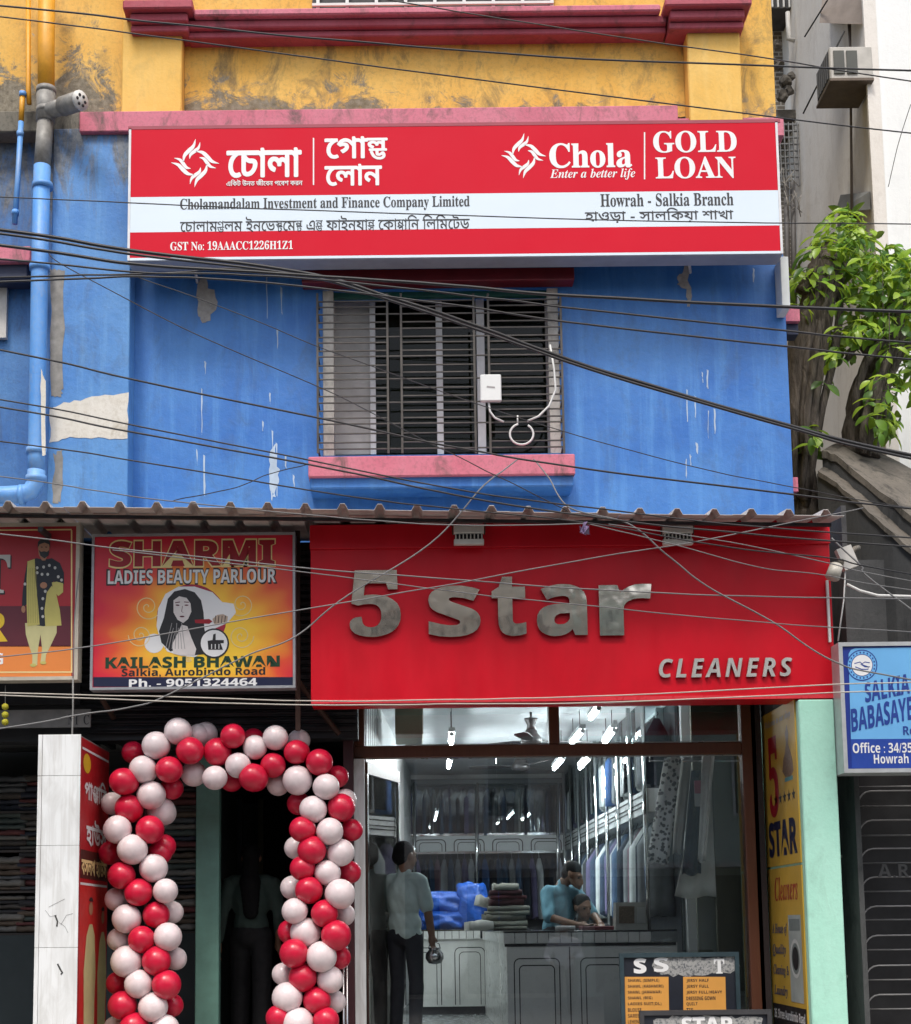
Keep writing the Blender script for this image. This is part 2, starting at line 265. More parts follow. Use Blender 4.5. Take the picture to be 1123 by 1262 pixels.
  112: [221,[10,-83,10,-74,24,-70,30,-60,31,-38,31,145,30,160,28,169,22,173,12,176,12,185,85,185,85,156,99,175,116,186,137,190,157,187,174,178,189,163,200,144,206,121,208,95,206,68,199,43,188,22,174,7,156,-3,135,-6,117,-3,101,5,88,19,89,-48,90,-59,94,-66,100,-70,118,-73,118,-83],[116,17,128,19,136,25,142,35,148,59,150,92,149,124,144,148,138,158,130,164,118,166,107,163,97,154,88,140,88,41,95,28,105,20]],
  114: [171,[11,0,11,10,21,12,27,15,30,22,31,33,31,150,30,162,28,170,22,173,12,175,12,185,87,185,87,150,98,167,112,180,125,187,139,190,154,188,164,181,170,171,172,158,171,148,166,140,158,134,148,132,138,134,132,138,118,153,112,155,104,152,96,144,91,131,89,114,89,33,90,22,95,15,103,11,118,10,118,0]],
  115: [172,[90,-6,72,-4,44,5,36,2,30,-5,21,-5,21,63,32,63,40,40,52,23,62,15,72,10,84,9,97,10,106,16,112,24,114,35,112,45,105,54,45,88,32,101,25,115,22,131,24,147,29,161,39,173,51,182,66,188,84,190,99,188,127,182,133,184,137,190,145,190,145,132,136,132,128,151,117,165,104,174,89,176,78,175,69,170,64,163,62,154,64,146,69,138,76,132,132,102,144,90,151,76,153,56,151,38,146,23,136,11,123,2,108,-4]],
  116: [136,[74,-6,59,-4,48,0,39,6,32,21,29,42,29,166,12,166,12,178,34,200,67,237,77,252,86,252,86,185,124,185,124,166,86,166,86,49,89,30,93,26,100,24,109,26,116,33,123,44,132,39,122,20,108,6,92,-3]],
  118: [182,[85,-6,23,148,13,168,7,173,-2,175,-2,185,98,185,98,175,84,174,78,170,77,164,110,73,144,162,141,169,134,174,121,175,121,185,182,185,182,176,172,172,166,166,155,145,95,-6]],
  119: [259,[73,-6,10,158,4,170,-6,175,-6,185,82,185,82,175,71,172,69,169,69,158,99,76,126,140,116,167,113,172,100,176,100,185,192,185,192,175,183,173,178,170,176,164,177,156,200,84,228,152,230,164,226,172,212,176,212,185,265,185,265,176,258,174,253,170,245,154,181,-6,172,-6,133,117,83,-6]],
  121: [179,[31,-84,17,-81,6,-74,-2,-64,-4,-50,-2,-40,3,-32,11,-26,21,-24,31,-25,38,-29,43,-36,44,-52,46,-57,51,-59,59,-55,68,-44,77,-26,84,-3,22,149,15,164,9,171,5,174,-3,175,-3,185,96,185,96,175,81,172,78,169,76,164,110,71,141,155,140,169,137,172,121,175,121,185,178,185,178,175,171,173,165,167,154,144,96,-14,77,-57,67,-70,57,-78,45,-82]],
 },
 'i': {
  38: [250,[198,136,185,113,169,92,130,136,159,160,175,183,180,208,176,232,162,250,141,263,115,268,86,263,64,250,50,231,45,205,49,182,60,160,76,142,50,124,29,106,16,84,11,61,17,36,32,15,54,2,80,-4,106,0,134,13,166,37,198,0,248,0,193,64,212,88,227,112,237,136],[142,64,123,48,104,36,84,32,68,36,56,47,50,61,56,80,72,98,98,116],[83,208,87,222,98,231,113,234,129,231,140,221,144,206,141,193,131,178,108,162,97,175,87,191]],
  65: [250,[-40,0,-40,10,-29,12,-18,18,-8,28,192,275,204,275,194,47,197,31,204,20,215,13,231,10,231,0,106,0,106,10,118,12,128,16,134,23,139,36,142,84,58,84,20,34,16,24,19,17,28,13,42,10,42,0],[71,100,143,100,147,195]],
  67: [262,[120,-7,99,-5,80,-1,62,6,47,16,35,28,25,42,18,59,14,78,12,98,14,127,22,156,34,184,50,210,69,232,92,250,117,264,143,273,171,276,198,274,242,264,251,267,257,276,268,276,250,184,239,184,237,208,232,227,225,242,214,253,200,260,184,262,166,259,148,252,132,239,117,221,103,198,90,171,81,141,75,112,73,85,75,64,80,46,90,32,103,21,118,14,136,12,160,15,181,25,201,40,219,63,230,54,208,28,182,8,153,-3]],
  69: [262,[-20,0,-20,9,0,12,7,17,13,24,23,51,71,230,72,239,70,248,65,254,44,259,44,268,257,268,242,193,231,193,229,216,224,231,214,242,201,250,183,254,160,256,144,254,136,249,131,237,108,149,138,150,153,153,165,158,175,167,190,192,200,192,172,81,163,81,162,110,159,120,152,127,138,134,104,135,78,34,76,26,77,20,82,16,103,14,130,15,152,20,172,28,190,41,206,58,222,81,232,81,208,0]],
  72: [302,[-20,0,-20,9,0,12,7,17,13,24,23,51,71,230,72,240,70,248,65,254,56,258,44,259,44,268,169,268,169,259,148,256,141,251,136,244,131,233,108,150,203,150,224,231,225,240,224,248,218,254,210,258,197,259,197,268,322,268,322,259,302,256,296,252,290,245,280,220,234,49,231,28,232,20,238,14,246,11,259,9,259,0,134,0,134,9,154,12,161,17,167,24,172,35,198,132,103,132,81,49,77,28,80,18,90,12,105,9,105,0]],
  76: [253,[-20,0,-20,9,0,12,7,17,13,24,23,51,71,230,72,239,70,248,65,254,56,257,43,259,43,268,169,268,169,259,148,256,141,251,135,243,126,218,81,49,76,25,78,20,85,16,112,14,137,16,158,21,178,30,194,42,209,59,221,80,234,80,209,0]],
  81: [285,[154,-83,132,-81,78,-66,60,-64,45,-65,19,-73,15,-71,13,-67,16,-62,80,-4,58,5,41,17,28,31,18,48,13,67,11,90,14,118,20,145,31,171,46,196,63,218,83,237,105,253,129,265,153,273,178,275,206,272,230,264,249,250,262,232,270,208,273,179,271,151,264,124,253,98,239,74,221,52,202,33,180,17,158,5,135,-2,100,-7,80,-27,112,-29,173,-43,191,-46,214,-42,235,-31,254,-13,262,-22,247,-41,232,-56,215,-68,197,-76,176,-82],[108,8,121,10,134,15,146,23,162,41,177,64,190,92,201,124,212,171,216,210,214,232,206,249,193,258,175,262,158,258,142,249,126,233,112,211,98,183,86,150,73,101,69,60,71,37,79,21,91,11]],
  87: [327,[47,-7,49,214,47,234,42,247,32,255,18,258,18,268,127,268,127,258,115,255,108,248,105,238,104,220,102,95,176,218,176,244,170,252,162,257,149,258,149,268,256,268,256,259,245,257,238,252,234,244,232,232,228,97,306,228,312,244,309,252,302,257,288,259,288,268,362,268,362,259,349,255,339,248,321,222,183,-7,171,-7,176,188,59,-7]],
  97: [200,[32,-5,20,-4,9,1,1,8,-8,24,-11,44,-9,65,-3,88,7,110,19,131,34,149,50,164,67,176,83,182,98,184,112,182,122,173,128,158,134,180,177,180,138,44,136,33,138,26,142,24,150,27,159,36,170,52,178,46,158,18,138,0,117,-5,104,-2,95,6,92,20,96,45,82,23,66,7,50,-2],[55,24,64,27,74,33,91,56,105,88,115,120,118,148,116,158,111,165,102,167,93,165,84,157,74,145,56,113,42,69,39,48,41,35,46,27]],
  98: [192,[46,-6,33,-5,10,2,-5,13,-7,18,-4,31,49,223,54,245,53,252,50,256,29,258,29,269,112,280,77,152,93,170,111,181,130,184,142,183,152,178,161,171,168,160,172,147,173,132,171,110,165,88,154,66,141,46,125,28,107,14,88,3,67,-4],[54,9,65,11,76,17,86,26,95,39,110,69,121,102,125,133,124,143,120,151,114,155,106,157,96,155,88,149,80,138,69,115,58,82,42,29,42,20,43,14,47,10]],
  99: [165,[55,-6,38,-4,22,2,10,11,2,24,-4,40,-6,58,-4,78,1,97,10,116,21,134,36,151,52,165,70,176,88,182,106,184,126,182,140,174,150,162,153,148,151,137,146,128,138,123,127,121,118,122,111,127,106,133,105,142,106,148,112,164,110,170,103,172,93,169,83,161,73,148,56,115,46,76,44,59,46,42,52,30,62,23,73,20,90,24,106,37,122,57,132,50,115,26,97,8,77,-2]],
  100: [199,[33,-6,21,-4,10,1,2,8,-6,26,-9,49,-8,68,-2,88,6,108,17,128,31,146,46,162,64,174,80,182,98,184,113,182,127,175,144,238,144,252,140,255,122,258,122,268,204,280,138,36,137,28,138,26,142,24,146,26,152,31,168,53,177,46,161,24,146,8,133,-2,118,-6,104,-3,96,6,94,21,98,45,82,23,67,7,51,-2],[57,25,66,27,76,34,93,59,107,92,117,124,120,148,118,160,114,166,106,169,98,167,80,150,72,138,56,108,44,75,40,47,41,38,44,31,50,26]],
  101: [160,[52,-6,36,-4,22,2,10,11,1,24,-5,40,-6,58,-4,80,4,102,15,124,29,143,46,160,65,173,85,182,105,184,123,182,137,174,146,163,148,148,146,132,137,118,123,104,103,91,78,81,47,74,44,52,46,40,52,30,61,23,73,21,88,25,102,37,116,57,128,50,112,26,94,8,74,-2],[50,87,68,93,84,102,97,113,107,126,113,140,115,155,114,162,112,167,102,171,93,169,84,162,75,150,61,124]],
  102: [115,[-39,-83,-53,-80,-65,-74,-72,-63,-74,-50,-73,-42,-69,-35,-62,-30,-54,-28,-47,-30,-41,-34,-37,-39,-36,-53,-42,-64,-40,-68,-35,-70,-27,-68,-20,-61,-9,-39,3,2,36,164,8,164,11,180,39,180,49,211,61,236,75,255,91,269,108,277,126,280,144,278,157,272,165,262,168,249,166,237,159,230,147,227,140,229,134,233,129,239,128,246,134,263,132,266,128,268,120,265,113,258,106,247,96,220,86,180,120,180,118,164,84,164,63,67,51,21,39,-17,24,-46,6,-67,-7,-76,-22,-81]],
  103: [178,[46,-83,23,-82,4,-77,-11,-71,-22,-62,-28,-52,-30,-40,-27,-26,-18,-15,-3,-6,20,3,8,12,1,21,-2,30,0,40,7,50,18,59,34,68,21,78,12,88,7,99,5,112,8,131,17,148,30,163,47,174,67,182,89,184,109,182,128,176,145,165,180,165,178,148,156,148,157,134,154,115,146,98,132,83,114,72,93,64,70,62,50,63,42,56,39,50,43,43,108,19,128,5,136,-7,139,-22,136,-38,127,-54,112,-66,94,-75,72,-81],[69,74,79,77,89,85,98,97,104,112,108,129,110,147,108,160,102,168,93,171,82,168,72,160,64,147,57,132,53,115,51,98,53,85,59,77],[50,-70,70,-67,84,-61,93,-51,96,-39,95,-31,90,-25,82,-19,64,-11,36,-2,18,-13,8,-24,4,-37,8,-50,18,-60,32,-67]],
  104: [213,[125,-6,110,-2,101,8,98,24,100,35,116,91,133,147,131,153,125,155,110,150,95,135,78,110,62,77,48,41,38,0,-11,0,53,238,52,251,50,255,28,258,28,268,66,272,112,280,68,117,90,147,110,168,123,177,136,182,150,184,167,181,177,171,180,154,177,133,168,101,146,34,148,28,153,26,164,34,182,58,191,53,169,20,147,1]],
  105: [116,[78,221,68,223,60,229,54,237,52,248,54,258,60,266,68,272,78,274,88,272,97,266,103,258,105,248,103,237,97,229,88,223],[29,-5,17,-3,8,3,2,12,0,24,2,38,30,141,32,151,30,158,24,161,12,162,11,172,89,184,53,51,50,33,52,27,56,25,68,32,84,54,92,48,72,19,51,1]],
  108: [103,[24,-6,11,-4,2,2,-4,11,-6,24,-5,37,46,221,52,247,50,253,44,257,31,258,31,268,109,280,45,41,43,32,45,26,50,24,62,32,78,53,86,47,70,24,56,7,40,-2]],
  109: [312,[226,-5,212,-2,202,8,200,25,201,36,217,92,234,147,232,154,226,156,215,152,203,143,190,127,170,91,149,37,137,0,91,0,131,132,134,147,132,154,127,156,116,153,106,145,94,132,81,113,69,90,58,64,39,0,-8,0,30,143,31,151,29,158,24,161,11,162,10,172,90,184,69,115,91,146,111,168,124,177,138,182,152,184,169,181,179,171,182,155,178,129,197,154,215,171,233,181,252,184,268,181,278,171,282,155,278,133,269,102,248,34,249,28,254,26,260,28,266,33,281,54,290,48,273,25,258,8,243,-2]],
  110: [213,[127,-6,112,-2,103,8,100,24,104,50,131,132,134,147,132,153,127,155,112,150,97,136,81,113,69,90,58,64,39,0,-8,0,30,143,31,151,29,158,24,161,11,162,10,172,90,184,69,115,91,146,111,168,124,177,138,182,152,184,169,181,179,171,182,154,180,135,170,101,148,34,150,28,155,26,160,27,166,33,181,54,190,48,174,24,158,8,143,-2]],
  111: [188,[57,-6,40,-4,25,2,12,12,2,25,-4,40,-6,58,-4,80,4,103,14,124,29,144,45,160,64,173,84,182,104,184,124,182,140,177,152,168,162,155,168,139,170,121,167,99,161,78,150,56,136,36,119,20,100,6,79,-3],[62,8,71,10,80,18,96,44,110,78,119,114,122,143,120,159,114,168,102,172,93,169,84,162,76,151,60,120,45,66,41,35,44,20,50,11]],
  112: [196,[-47,-83,-47,-72,-30,-68,-26,-63,-18,-42,28,136,31,150,30,157,26,160,10,163,10,173,86,184,74,144,94,166,115,180,136,184,148,183,158,179,166,172,174,156,177,134,175,110,168,85,157,62,142,40,126,21,107,7,88,-2,68,-6,54,-3,41,4,27,-49,28,-65,32,-69,51,-72,51,-83],[61,9,71,11,80,18,90,29,106,58,124,107,127,133,126,143,123,150,118,154,112,156,97,152,84,138,72,116,62,85,46,22,48,15,53,10]],
  114: [155,[-8,0,30,143,31,151,29,158,24,161,11,162,10,172,90,184,68,112,86,145,102,167,117,180,132,184,145,182,152,172,154,158,153,146,148,137,141,132,131,130,120,133,107,144,98,139,88,126,76,104,56,58,39,0]],
  115: [150,[54,-6,38,-4,9,4,2,2,-4,-4,-14,-2,-4,65,8,63,12,39,20,22,32,12,48,8,61,11,69,18,71,31,68,46,30,97,18,123,17,136,18,149,24,160,32,170,42,178,55,182,69,184,86,182,114,176,122,178,126,183,137,183,128,122,118,123,110,150,97,166,80,172,71,170,64,166,59,160,58,152,62,138,98,89,109,69,112,59,113,49,111,34,106,21,96,10,85,2,70,-4]],
  116: [110,[18,-6,3,-2,-6,7,-9,23,-6,42,27,163,8,163,8,177,34,190,59,210,80,237,96,237,80,179,111,179,107,163,75,163,42,46,40,34,42,27,46,24,58,32,76,56,86,50,69,26,53,9,36,-2]],
  117: [213,[28,-6,11,-2,0,8,-3,24,0,45,26,141,28,151,26,158,20,161,8,162,7,172,87,184,48,47,45,32,47,26,53,24,67,28,82,43,99,68,115,100,129,137,140,179,188,179,149,34,151,29,156,26,161,28,174,42,182,54,191,48,175,25,160,8,144,-2,128,-6,117,-4,108,2,103,12,101,24,108,61,88,32,68,11,55,2,42,-4]],
  121: [168,[-18,-84,-30,-82,-40,-77,-46,-69,-48,-59,-46,-50,-41,-43,-33,-38,-24,-36,-16,-38,5,-49,12,-51,23,-46,35,-34,45,-18,49,-4,42,54,26,127,20,149,14,160,8,164,-6,164,-6,175,50,184,56,181,62,170,67,151,88,45,107,81,118,108,122,126,119,134,103,150,100,160,102,170,107,178,115,183,125,184,135,183,143,178,148,169,149,158,144,130,128,90,104,44,75,-3,44,-44,12,-73,-3,-81]],
 },
 's': {
  40: [129,[67,93,70,145,81,193,99,237,124,278,103,278,71,238,46,193,31,143,26,93,31,42,46,-7,71,-53,103,-92,124,-92,99,-52,81,-7,70,41]],
  41: [129,[62,93,59,41,48,-8,30,-52,5,-92,26,-92,58,-53,83,-7,98,42,104,93,98,143,83,193,58,238,26,278,5,278,30,237,48,193,59,145]],
  44: [88,[24,-47,44,-38,59,-24,68,-7,70,10,67,31,57,44,42,49,30,46,22,38,18,26,21,15,28,7,38,4,39,-12,34,-28,24,-40]],
  45: [129,[113,107,16,107,16,70,113,70]],
  46: [88,[44,44,32,41,23,32,20,20,23,8,32,0,44,-4,56,0,64,8,68,20,64,32,56,41]],
  47: [112,[3,-4,31,-4,110,276,82,276]],
  48: [229,[114,-4,83,0,58,13,38,35,25,64,17,100,14,143,17,186,24,222,32,242,42,259,56,272,72,282,91,288,114,290,145,286,170,273,190,251,203,222,211,186,214,143,212,100,204,64,196,44,186,27,173,14,156,4,137,-2],[114,45,128,48,138,56,145,69,152,100,154,143,152,186,145,216,138,230,128,238,114,241,100,238,90,230,83,216,76,186,74,143,76,100,83,70,90,56,100,48]],
  49: [229,[105,0,105,165,106,222,86,202,53,176,24,212,116,286,165,286,165,0]],
  50: [229,[16,0,16,42,88,114,134,166,142,179,146,192,148,205,145,220,138,231,127,237,113,239,97,237,81,232,48,210,15,249,42,269,56,277,74,284,94,288,117,290,143,287,166,280,183,268,197,252,205,233,208,212,205,190,198,170,187,150,171,131,128,88,91,54,91,51,216,51,216,0]],
  51: [229,[98,-4,68,-2,40,3,15,12,15,63,34,55,73,45,91,44,111,45,126,49,137,55,144,64,148,74,150,87,148,98,144,107,135,114,123,120,105,122,59,124,59,170,104,171,122,175,133,181,140,189,144,198,145,208,143,222,136,232,123,239,104,241,85,239,69,234,44,220,16,262,34,273,55,282,80,288,109,290,136,288,159,282,179,272,193,258,202,242,204,222,202,203,196,188,187,174,167,160,143,149,164,145,181,138,195,128,205,116,211,101,213,83,210,60,201,39,191,26,178,16,163,8,134,-1]],
  52: [229,[129,0,129,59,7,59,7,101,132,286,188,286,188,106,222,106,222,59,188,59,188,0],[60,106,129,106,129,177,131,216,130,216,112,185]],
  53: [229,[96,-4,54,0,36,5,20,12,20,64,36,56,76,46,94,45,118,48,136,56,143,65,148,76,150,90,146,109,135,123,118,131,92,134,69,132,49,127,25,140,36,286,191,286,191,234,89,234,84,178,98,181,120,182,145,180,166,172,185,160,199,143,208,122,210,96,207,67,198,42,182,23,159,8,131,-1]],
  54: [229,[118,-4,91,-1,66,10,51,20,38,34,28,51,20,71,16,94,14,121,18,170,22,193,30,216,41,236,56,254,74,268,97,280,124,286,157,289,196,286,196,238,179,241,161,242,130,239,106,230,94,222,86,212,79,199,72,177,70,152,72,152,82,165,95,176,112,183,134,186,157,183,177,175,194,162,206,144,213,122,216,95,213,66,204,42,190,22,170,8,146,-1],[117,44,133,48,146,57,152,66,156,79,157,94,155,113,148,127,140,134,130,138,118,139,106,138,95,134,86,127,80,118,75,109,74,100,75,86,79,74,85,62,94,53,104,46]],
  55: [229,[44,0,152,235,11,235,11,286,216,286,216,248,108,0]],
  56: [229,[114,-4,85,-2,60,5,40,16,26,32,17,50,14,72,16,91,21,107,30,120,48,136,69,149,51,162,36,178,29,190,24,205,23,221,24,235,28,248,36,259,50,272,70,282,91,287,114,289,138,287,160,282,178,272,193,259,200,248,204,235,206,220,204,204,199,190,191,178,174,163,154,151,184,132,196,121,206,108,212,92,214,74,211,52,202,33,187,17,167,6,142,-2],[114,176,138,192,146,202,149,216,146,228,139,238,128,243,114,245,100,243,90,238,82,228,80,216,82,203,90,192],[114,40,133,43,147,50,156,61,158,76,157,86,152,95,136,110,112,124,95,115,82,104,73,91,70,76,73,62,81,50,95,43]],
  57: [229,[71,-4,33,-1,33,47,67,43,89,44,108,48,122,55,139,68,150,86,156,108,159,132,156,132,147,120,134,109,117,102,93,99,70,102,51,110,35,123,22,141,15,163,13,190,16,218,24,242,39,262,58,277,82,286,110,289,138,286,163,276,178,265,190,251,200,234,208,214,213,190,214,164,211,115,206,92,198,70,188,49,173,32,155,17,132,6,104,-2],[110,146,123,147,134,152,142,158,149,167,153,176,154,185,153,198,150,211,144,223,135,232,124,238,111,240,95,238,82,228,76,219,72,206,71,190,74,172,81,158,88,151,98,147]],
  58: [88,[44,183,32,180,23,171,20,159,23,147,32,138,44,135,56,138,64,147,68,159,64,171,56,180],[44,44,32,41,23,32,20,20,23,8,32,0,44,-4,56,0,64,8,68,20,64,32,56,41]],
  65: [276,[0,0,101,287,175,287,276,0,211,0,190,68,86,68,65,0],[101,119,176,119,143,224,138,242,122,185]],
  66: [269,[36,0,36,286,125,286,160,284,189,278,211,270,228,256,237,238,240,213,238,191,229,172,220,162,210,156,196,152,196,150,210,146,222,140,233,131,241,119,246,103,248,83,244,59,235,38,220,22,199,10,173,2,143,0],[96,172,132,172,154,174,168,181,176,191,178,205,177,215,173,223,166,229,151,234,96,236],[96,50,152,51,165,55,174,61,182,73,185,89,182,103,174,115,158,122,134,124,96,124]],
  67: [255,[152,-4,124,-2,100,4,79,14,62,28,48,45,37,66,29,89,25,114,23,142,25,170,30,196,39,219,51,239,66,257,84,271,106,281,130,288,157,290,178,288,200,284,241,270,221,220,189,234,173,238,157,239,136,236,118,228,104,213,94,194,88,170,86,142,88,114,93,90,103,72,116,58,134,49,157,46,192,50,230,62,230,11,211,4,173,-3]],
  68: [296,[36,0,36,286,126,286,154,284,180,278,204,270,224,257,241,242,255,223,265,200,271,175,273,146,270,112,262,82,250,57,232,37,201,16,162,4,117,0],[96,50,122,50,149,53,171,60,188,74,200,92,208,115,210,144,208,173,201,196,189,214,173,226,153,234,129,236,96,236]],
  69: [224,[36,0,36,286,200,286,200,236,96,236,96,173,193,173,193,124,96,124,96,50,200,50,200,0]],
  70: [220,[36,0,36,286,200,286,200,236,96,236,96,162,192,162,192,113,96,113,96,0]],
  71: [290,[156,-4,117,0,84,13,58,34,38,62,27,99,23,143,25,172,31,198,41,221,54,241,71,258,91,272,115,282,142,288,172,290,195,288,238,279,257,272,237,224,207,235,172,239,147,236,126,227,109,213,96,194,88,170,86,142,88,116,93,92,103,73,117,59,129,52,144,48,160,46,198,50,198,110,144,110,144,160,258,160,258,12,211,0,185,-3]],
  72: [306,[36,0,36,286,96,286,96,174,210,174,210,286,270,286,270,0,210,0,210,123,96,123,96,0]],
  73: [156,[13,0,13,34,48,50,48,235,13,251,13,286,143,286,143,251,108,235,108,50,143,34,143,0]],
  74: [132,[6,-84,-14,-83,-30,-80,-30,-29,-1,-33,9,-32,18,-29,26,-24,31,-14,35,0,36,18,36,286,96,286,96,18,94,-15,85,-41,76,-55,66,-66,53,-74,31,-82]],
  75: [266,[36,0,36,286,96,286,96,155,120,188,198,286,265,286,165,159,266,0,197,0,122,120,96,102,96,0]],
  76: [226,[36,0,36,286,96,286,96,50,212,50,212,0]],
  77: [377,[36,0,36,286,118,286,186,67,187,67,259,286,341,286,341,0,285,0,285,135,288,224,286,224,212,0,157,0,88,224,86,224,90,133,90,0]],
  78: [325,[36,0,36,286,112,286,236,72,238,72,235,150,235,286,289,286,289,0,212,0,88,216,86,216,90,134,90,0]],
  79: [318,[159,-4,130,-2,104,4,83,14,64,28,49,46,38,66,30,89,25,115,23,144,25,172,30,198,38,221,49,241,64,258,83,272,104,282,130,288,160,290,189,288,214,282,236,272,254,258,269,241,281,221,289,197,294,172,295,143,294,115,289,89,281,66,269,46,254,28,236,14,214,4,188,-2],[159,47,183,50,201,58,215,73,224,92,230,116,232,143,230,171,224,195,215,214,201,228,183,237,160,240,136,237,118,228,104,214,94,195,89,171,87,143,89,116,94,92,104,73,118,58,136,50]],
  80: [251,[36,0,36,286,127,286,161,283,188,275,208,262,222,244,230,222,233,196,231,172,223,150,214,136,203,124,188,115,170,108,148,103,96,102,96,0],[96,151,139,154,157,162,165,170,170,181,172,194,169,213,160,226,145,234,124,236,96,236]],
  81: [318,[216,-68,164,-4,130,-2,104,4,83,14,64,28,49,46,38,66,30,89,25,115,23,144,25,172,30,198,38,221,49,241,64,258,83,272,104,282,130,288,160,290,189,288,214,282,236,272,254,258,269,241,281,221,289,197,294,172,295,143,293,113,288,85,278,60,264,39,247,22,225,9,294,-68],[159,47,183,50,201,58,215,73,224,92,230,116,232,143,230,171,224,195,215,214,201,228,183,237,160,240,136,237,118,228,104,214,94,195,89,171,87,143,89,116,94,92,104,73,118,58,136,50]],
  82: [264,[36,0,36,286,119,286,155,283,184,276,206,264,221,248,230,226,233,200,231,182,226,166,217,152,206,141,194,132,180,124,264,0,197,0,129,110,96,110,96,0],[96,159,142,161,159,169,166,176,170,186,172,198,170,211,166,220,158,228,140,234,96,236]],
  83: [220,[99,-4,70,-2,43,4,18,13,18,70,61,54,82,48,104,46,123,48,136,55,143,64,145,76,144,86,138,95,129,102,68,134,46,151,36,162,28,175,23,190,22,208,24,232,33,252,48,268,67,280,91,287,118,290,140,288,161,284,203,270,184,222,148,235,116,239,101,237,90,231,83,222,81,210,82,201,87,193,94,186,155,154,172,144,186,131,196,117,202,100,204,79,201,56,192,35,177,19,156,6,130,-2]],
  84: [232,[86,0,86,235,8,235,8,286,224,286,224,235,146,235,146,0]],
  85: [302,[150,-4,115,-1,86,9,64,25,47,46,37,72,34,102,34,286,94,286,94,111,96,90,101,73,109,61,120,53,134,48,152,47,170,48,184,54,195,62,202,75,206,91,208,111,208,286,268,286,268,101,265,73,256,48,245,33,232,20,216,10,197,2,175,-2]],
  86: [260,[97,0,0,286,61,286,120,100,130,53,145,116,199,286,260,286,163,0]],
  87: [387,[73,0,0,286,60,286,101,106,110,55,123,126,165,286,222,286,264,126,277,55,291,130,327,286,387,286,314,0,245,0,204,163,193,217,183,164,142,0]],
  88: [267,[0,0,95,147,6,286,73,286,134,183,195,286,260,286,170,144,267,0,198,0,131,108,65,0]],
  89: [250,[95,0,95,109,0,286,66,286,125,168,184,286,250,286,155,111,155,0]],
  97: [242,[84,-4,66,-2,50,4,36,13,25,26,19,44,17,65,20,86,28,104,41,117,60,126,84,132,152,136,150,160,144,171,133,177,118,179,87,174,57,163,37,203,56,212,98,222,121,223,148,221,170,214,188,204,201,189,209,170,212,146,212,0,170,0,158,30,142,14,127,4,109,-2],[107,40,124,42,139,51,146,60,151,70,152,101,105,98,89,90,81,79,78,65,80,53,86,46,95,41]],
  98: [253,[151,-4,130,-2,114,5,101,14,91,24,87,24,77,0,31,0,31,304,91,304,91,233,88,190,91,190,101,202,114,213,132,220,153,222,176,219,196,210,212,194,225,172,233,144,235,110,233,75,225,47,212,25,195,9,175,-1],[134,44,146,46,156,52,164,62,172,82,174,110,172,138,164,159,155,168,145,173,134,175,120,173,109,168,101,160,94,142,91,116,93,82,100,62,108,52,120,46]],
  99: [206,[120,-4,90,-1,65,8,45,23,30,44,21,73,18,108,20,133,24,155,32,173,42,188,54,201,70,210,96,220,125,222,146,221,164,218,193,208,176,162,150,171,125,174,105,170,90,158,82,137,79,108,80,88,84,72,91,60,100,51,112,46,125,44,143,46,173,55,186,63,186,12,172,5,158,0,141,-3]],
  100: [253,[100,-4,78,-1,58,9,41,25,28,47,20,75,18,109,20,143,28,171,41,194,58,210,78,219,102,222,124,220,141,213,154,203,165,190,167,190,162,234,162,304,222,304,222,0,176,0,165,28,162,28,152,16,139,6,122,-2],[121,44,136,45,148,50,156,58,164,76,166,102,164,137,157,157,148,166,136,172,120,174,108,172,98,166,90,157,81,136,78,108,80,88,83,72,90,60,98,51,109,46]],
  101: [236,[130,-4,99,-1,72,8,56,18,43,30,32,45,24,63,20,84,18,108,20,132,24,153,31,172,41,187,53,200,67,210,92,219,121,222,149,220,173,211,193,197,208,177,216,152,219,123,219,94,78,94,80,79,86,66,94,55,104,47,117,42,133,40,171,45,207,58,207,12,173,0,153,-3],[80,134,163,134,160,152,153,167,145,174,134,178,122,180,106,177,93,169,84,154]],
  102: [155,[41,0,41,174,8,174,8,202,41,218,43,259,50,278,62,291,77,300,96,304,118,306,150,303,173,297,158,253,143,257,124,259,114,257,106,251,102,243,100,218,152,218,152,174,100,174,100,0]],
  104: [263,[31,0,31,304,91,304,90,211,88,190,91,190,103,205,118,215,135,220,154,222,176,220,196,214,212,204,223,188,230,168,233,142,233,0,173,0,173,128,171,148,164,163,154,172,138,175,122,173,110,166,101,156,93,134,91,103,91,0]],
  105: [122,[61,246,49,247,38,252,31,261,29,275,31,289,38,298,49,302,61,304,74,302,84,298,91,289,94,275,91,261,84,252,74,247],[31,0,31,218,91,218,91,0]],
  107: [248,[31,0,31,304,91,304,91,168,88,119,114,152,176,218,243,218,156,124,248,0,179,0,116,88,91,68,91,0]],
  108: [122,[31,0,31,304,91,304,91,0]],
  110: [263,[31,0,31,218,77,218,85,190,88,190,100,205,117,215,135,220,155,222,177,220,196,214,212,204,223,188,230,168,233,142,233,0,173,0,173,128,171,148,165,163,158,170,149,174,138,175,122,173,109,166,101,156,93,134,91,103,91,0]],
  111: [248,[123,-4,94,-1,69,9,54,19,42,32,32,48,24,66,20,86,18,110,21,143,31,171,46,193,68,210,94,219,124,222,144,221,162,216,179,209,194,199,206,186,216,171,224,153,228,133,230,110,226,76,217,48,201,26,180,9,154,-1],[124,44,138,46,150,51,158,61,166,81,169,110,166,138,158,158,150,167,138,173,124,174,109,173,98,167,90,158,82,138,79,110,82,81,90,61,98,51,110,46]],
  114: [182,[31,0,31,218,76,218,85,182,88,182,100,197,114,210,132,220,153,222,173,221,169,165,151,167,136,166,122,162,109,154,100,144,93,130,91,111,91,0]],
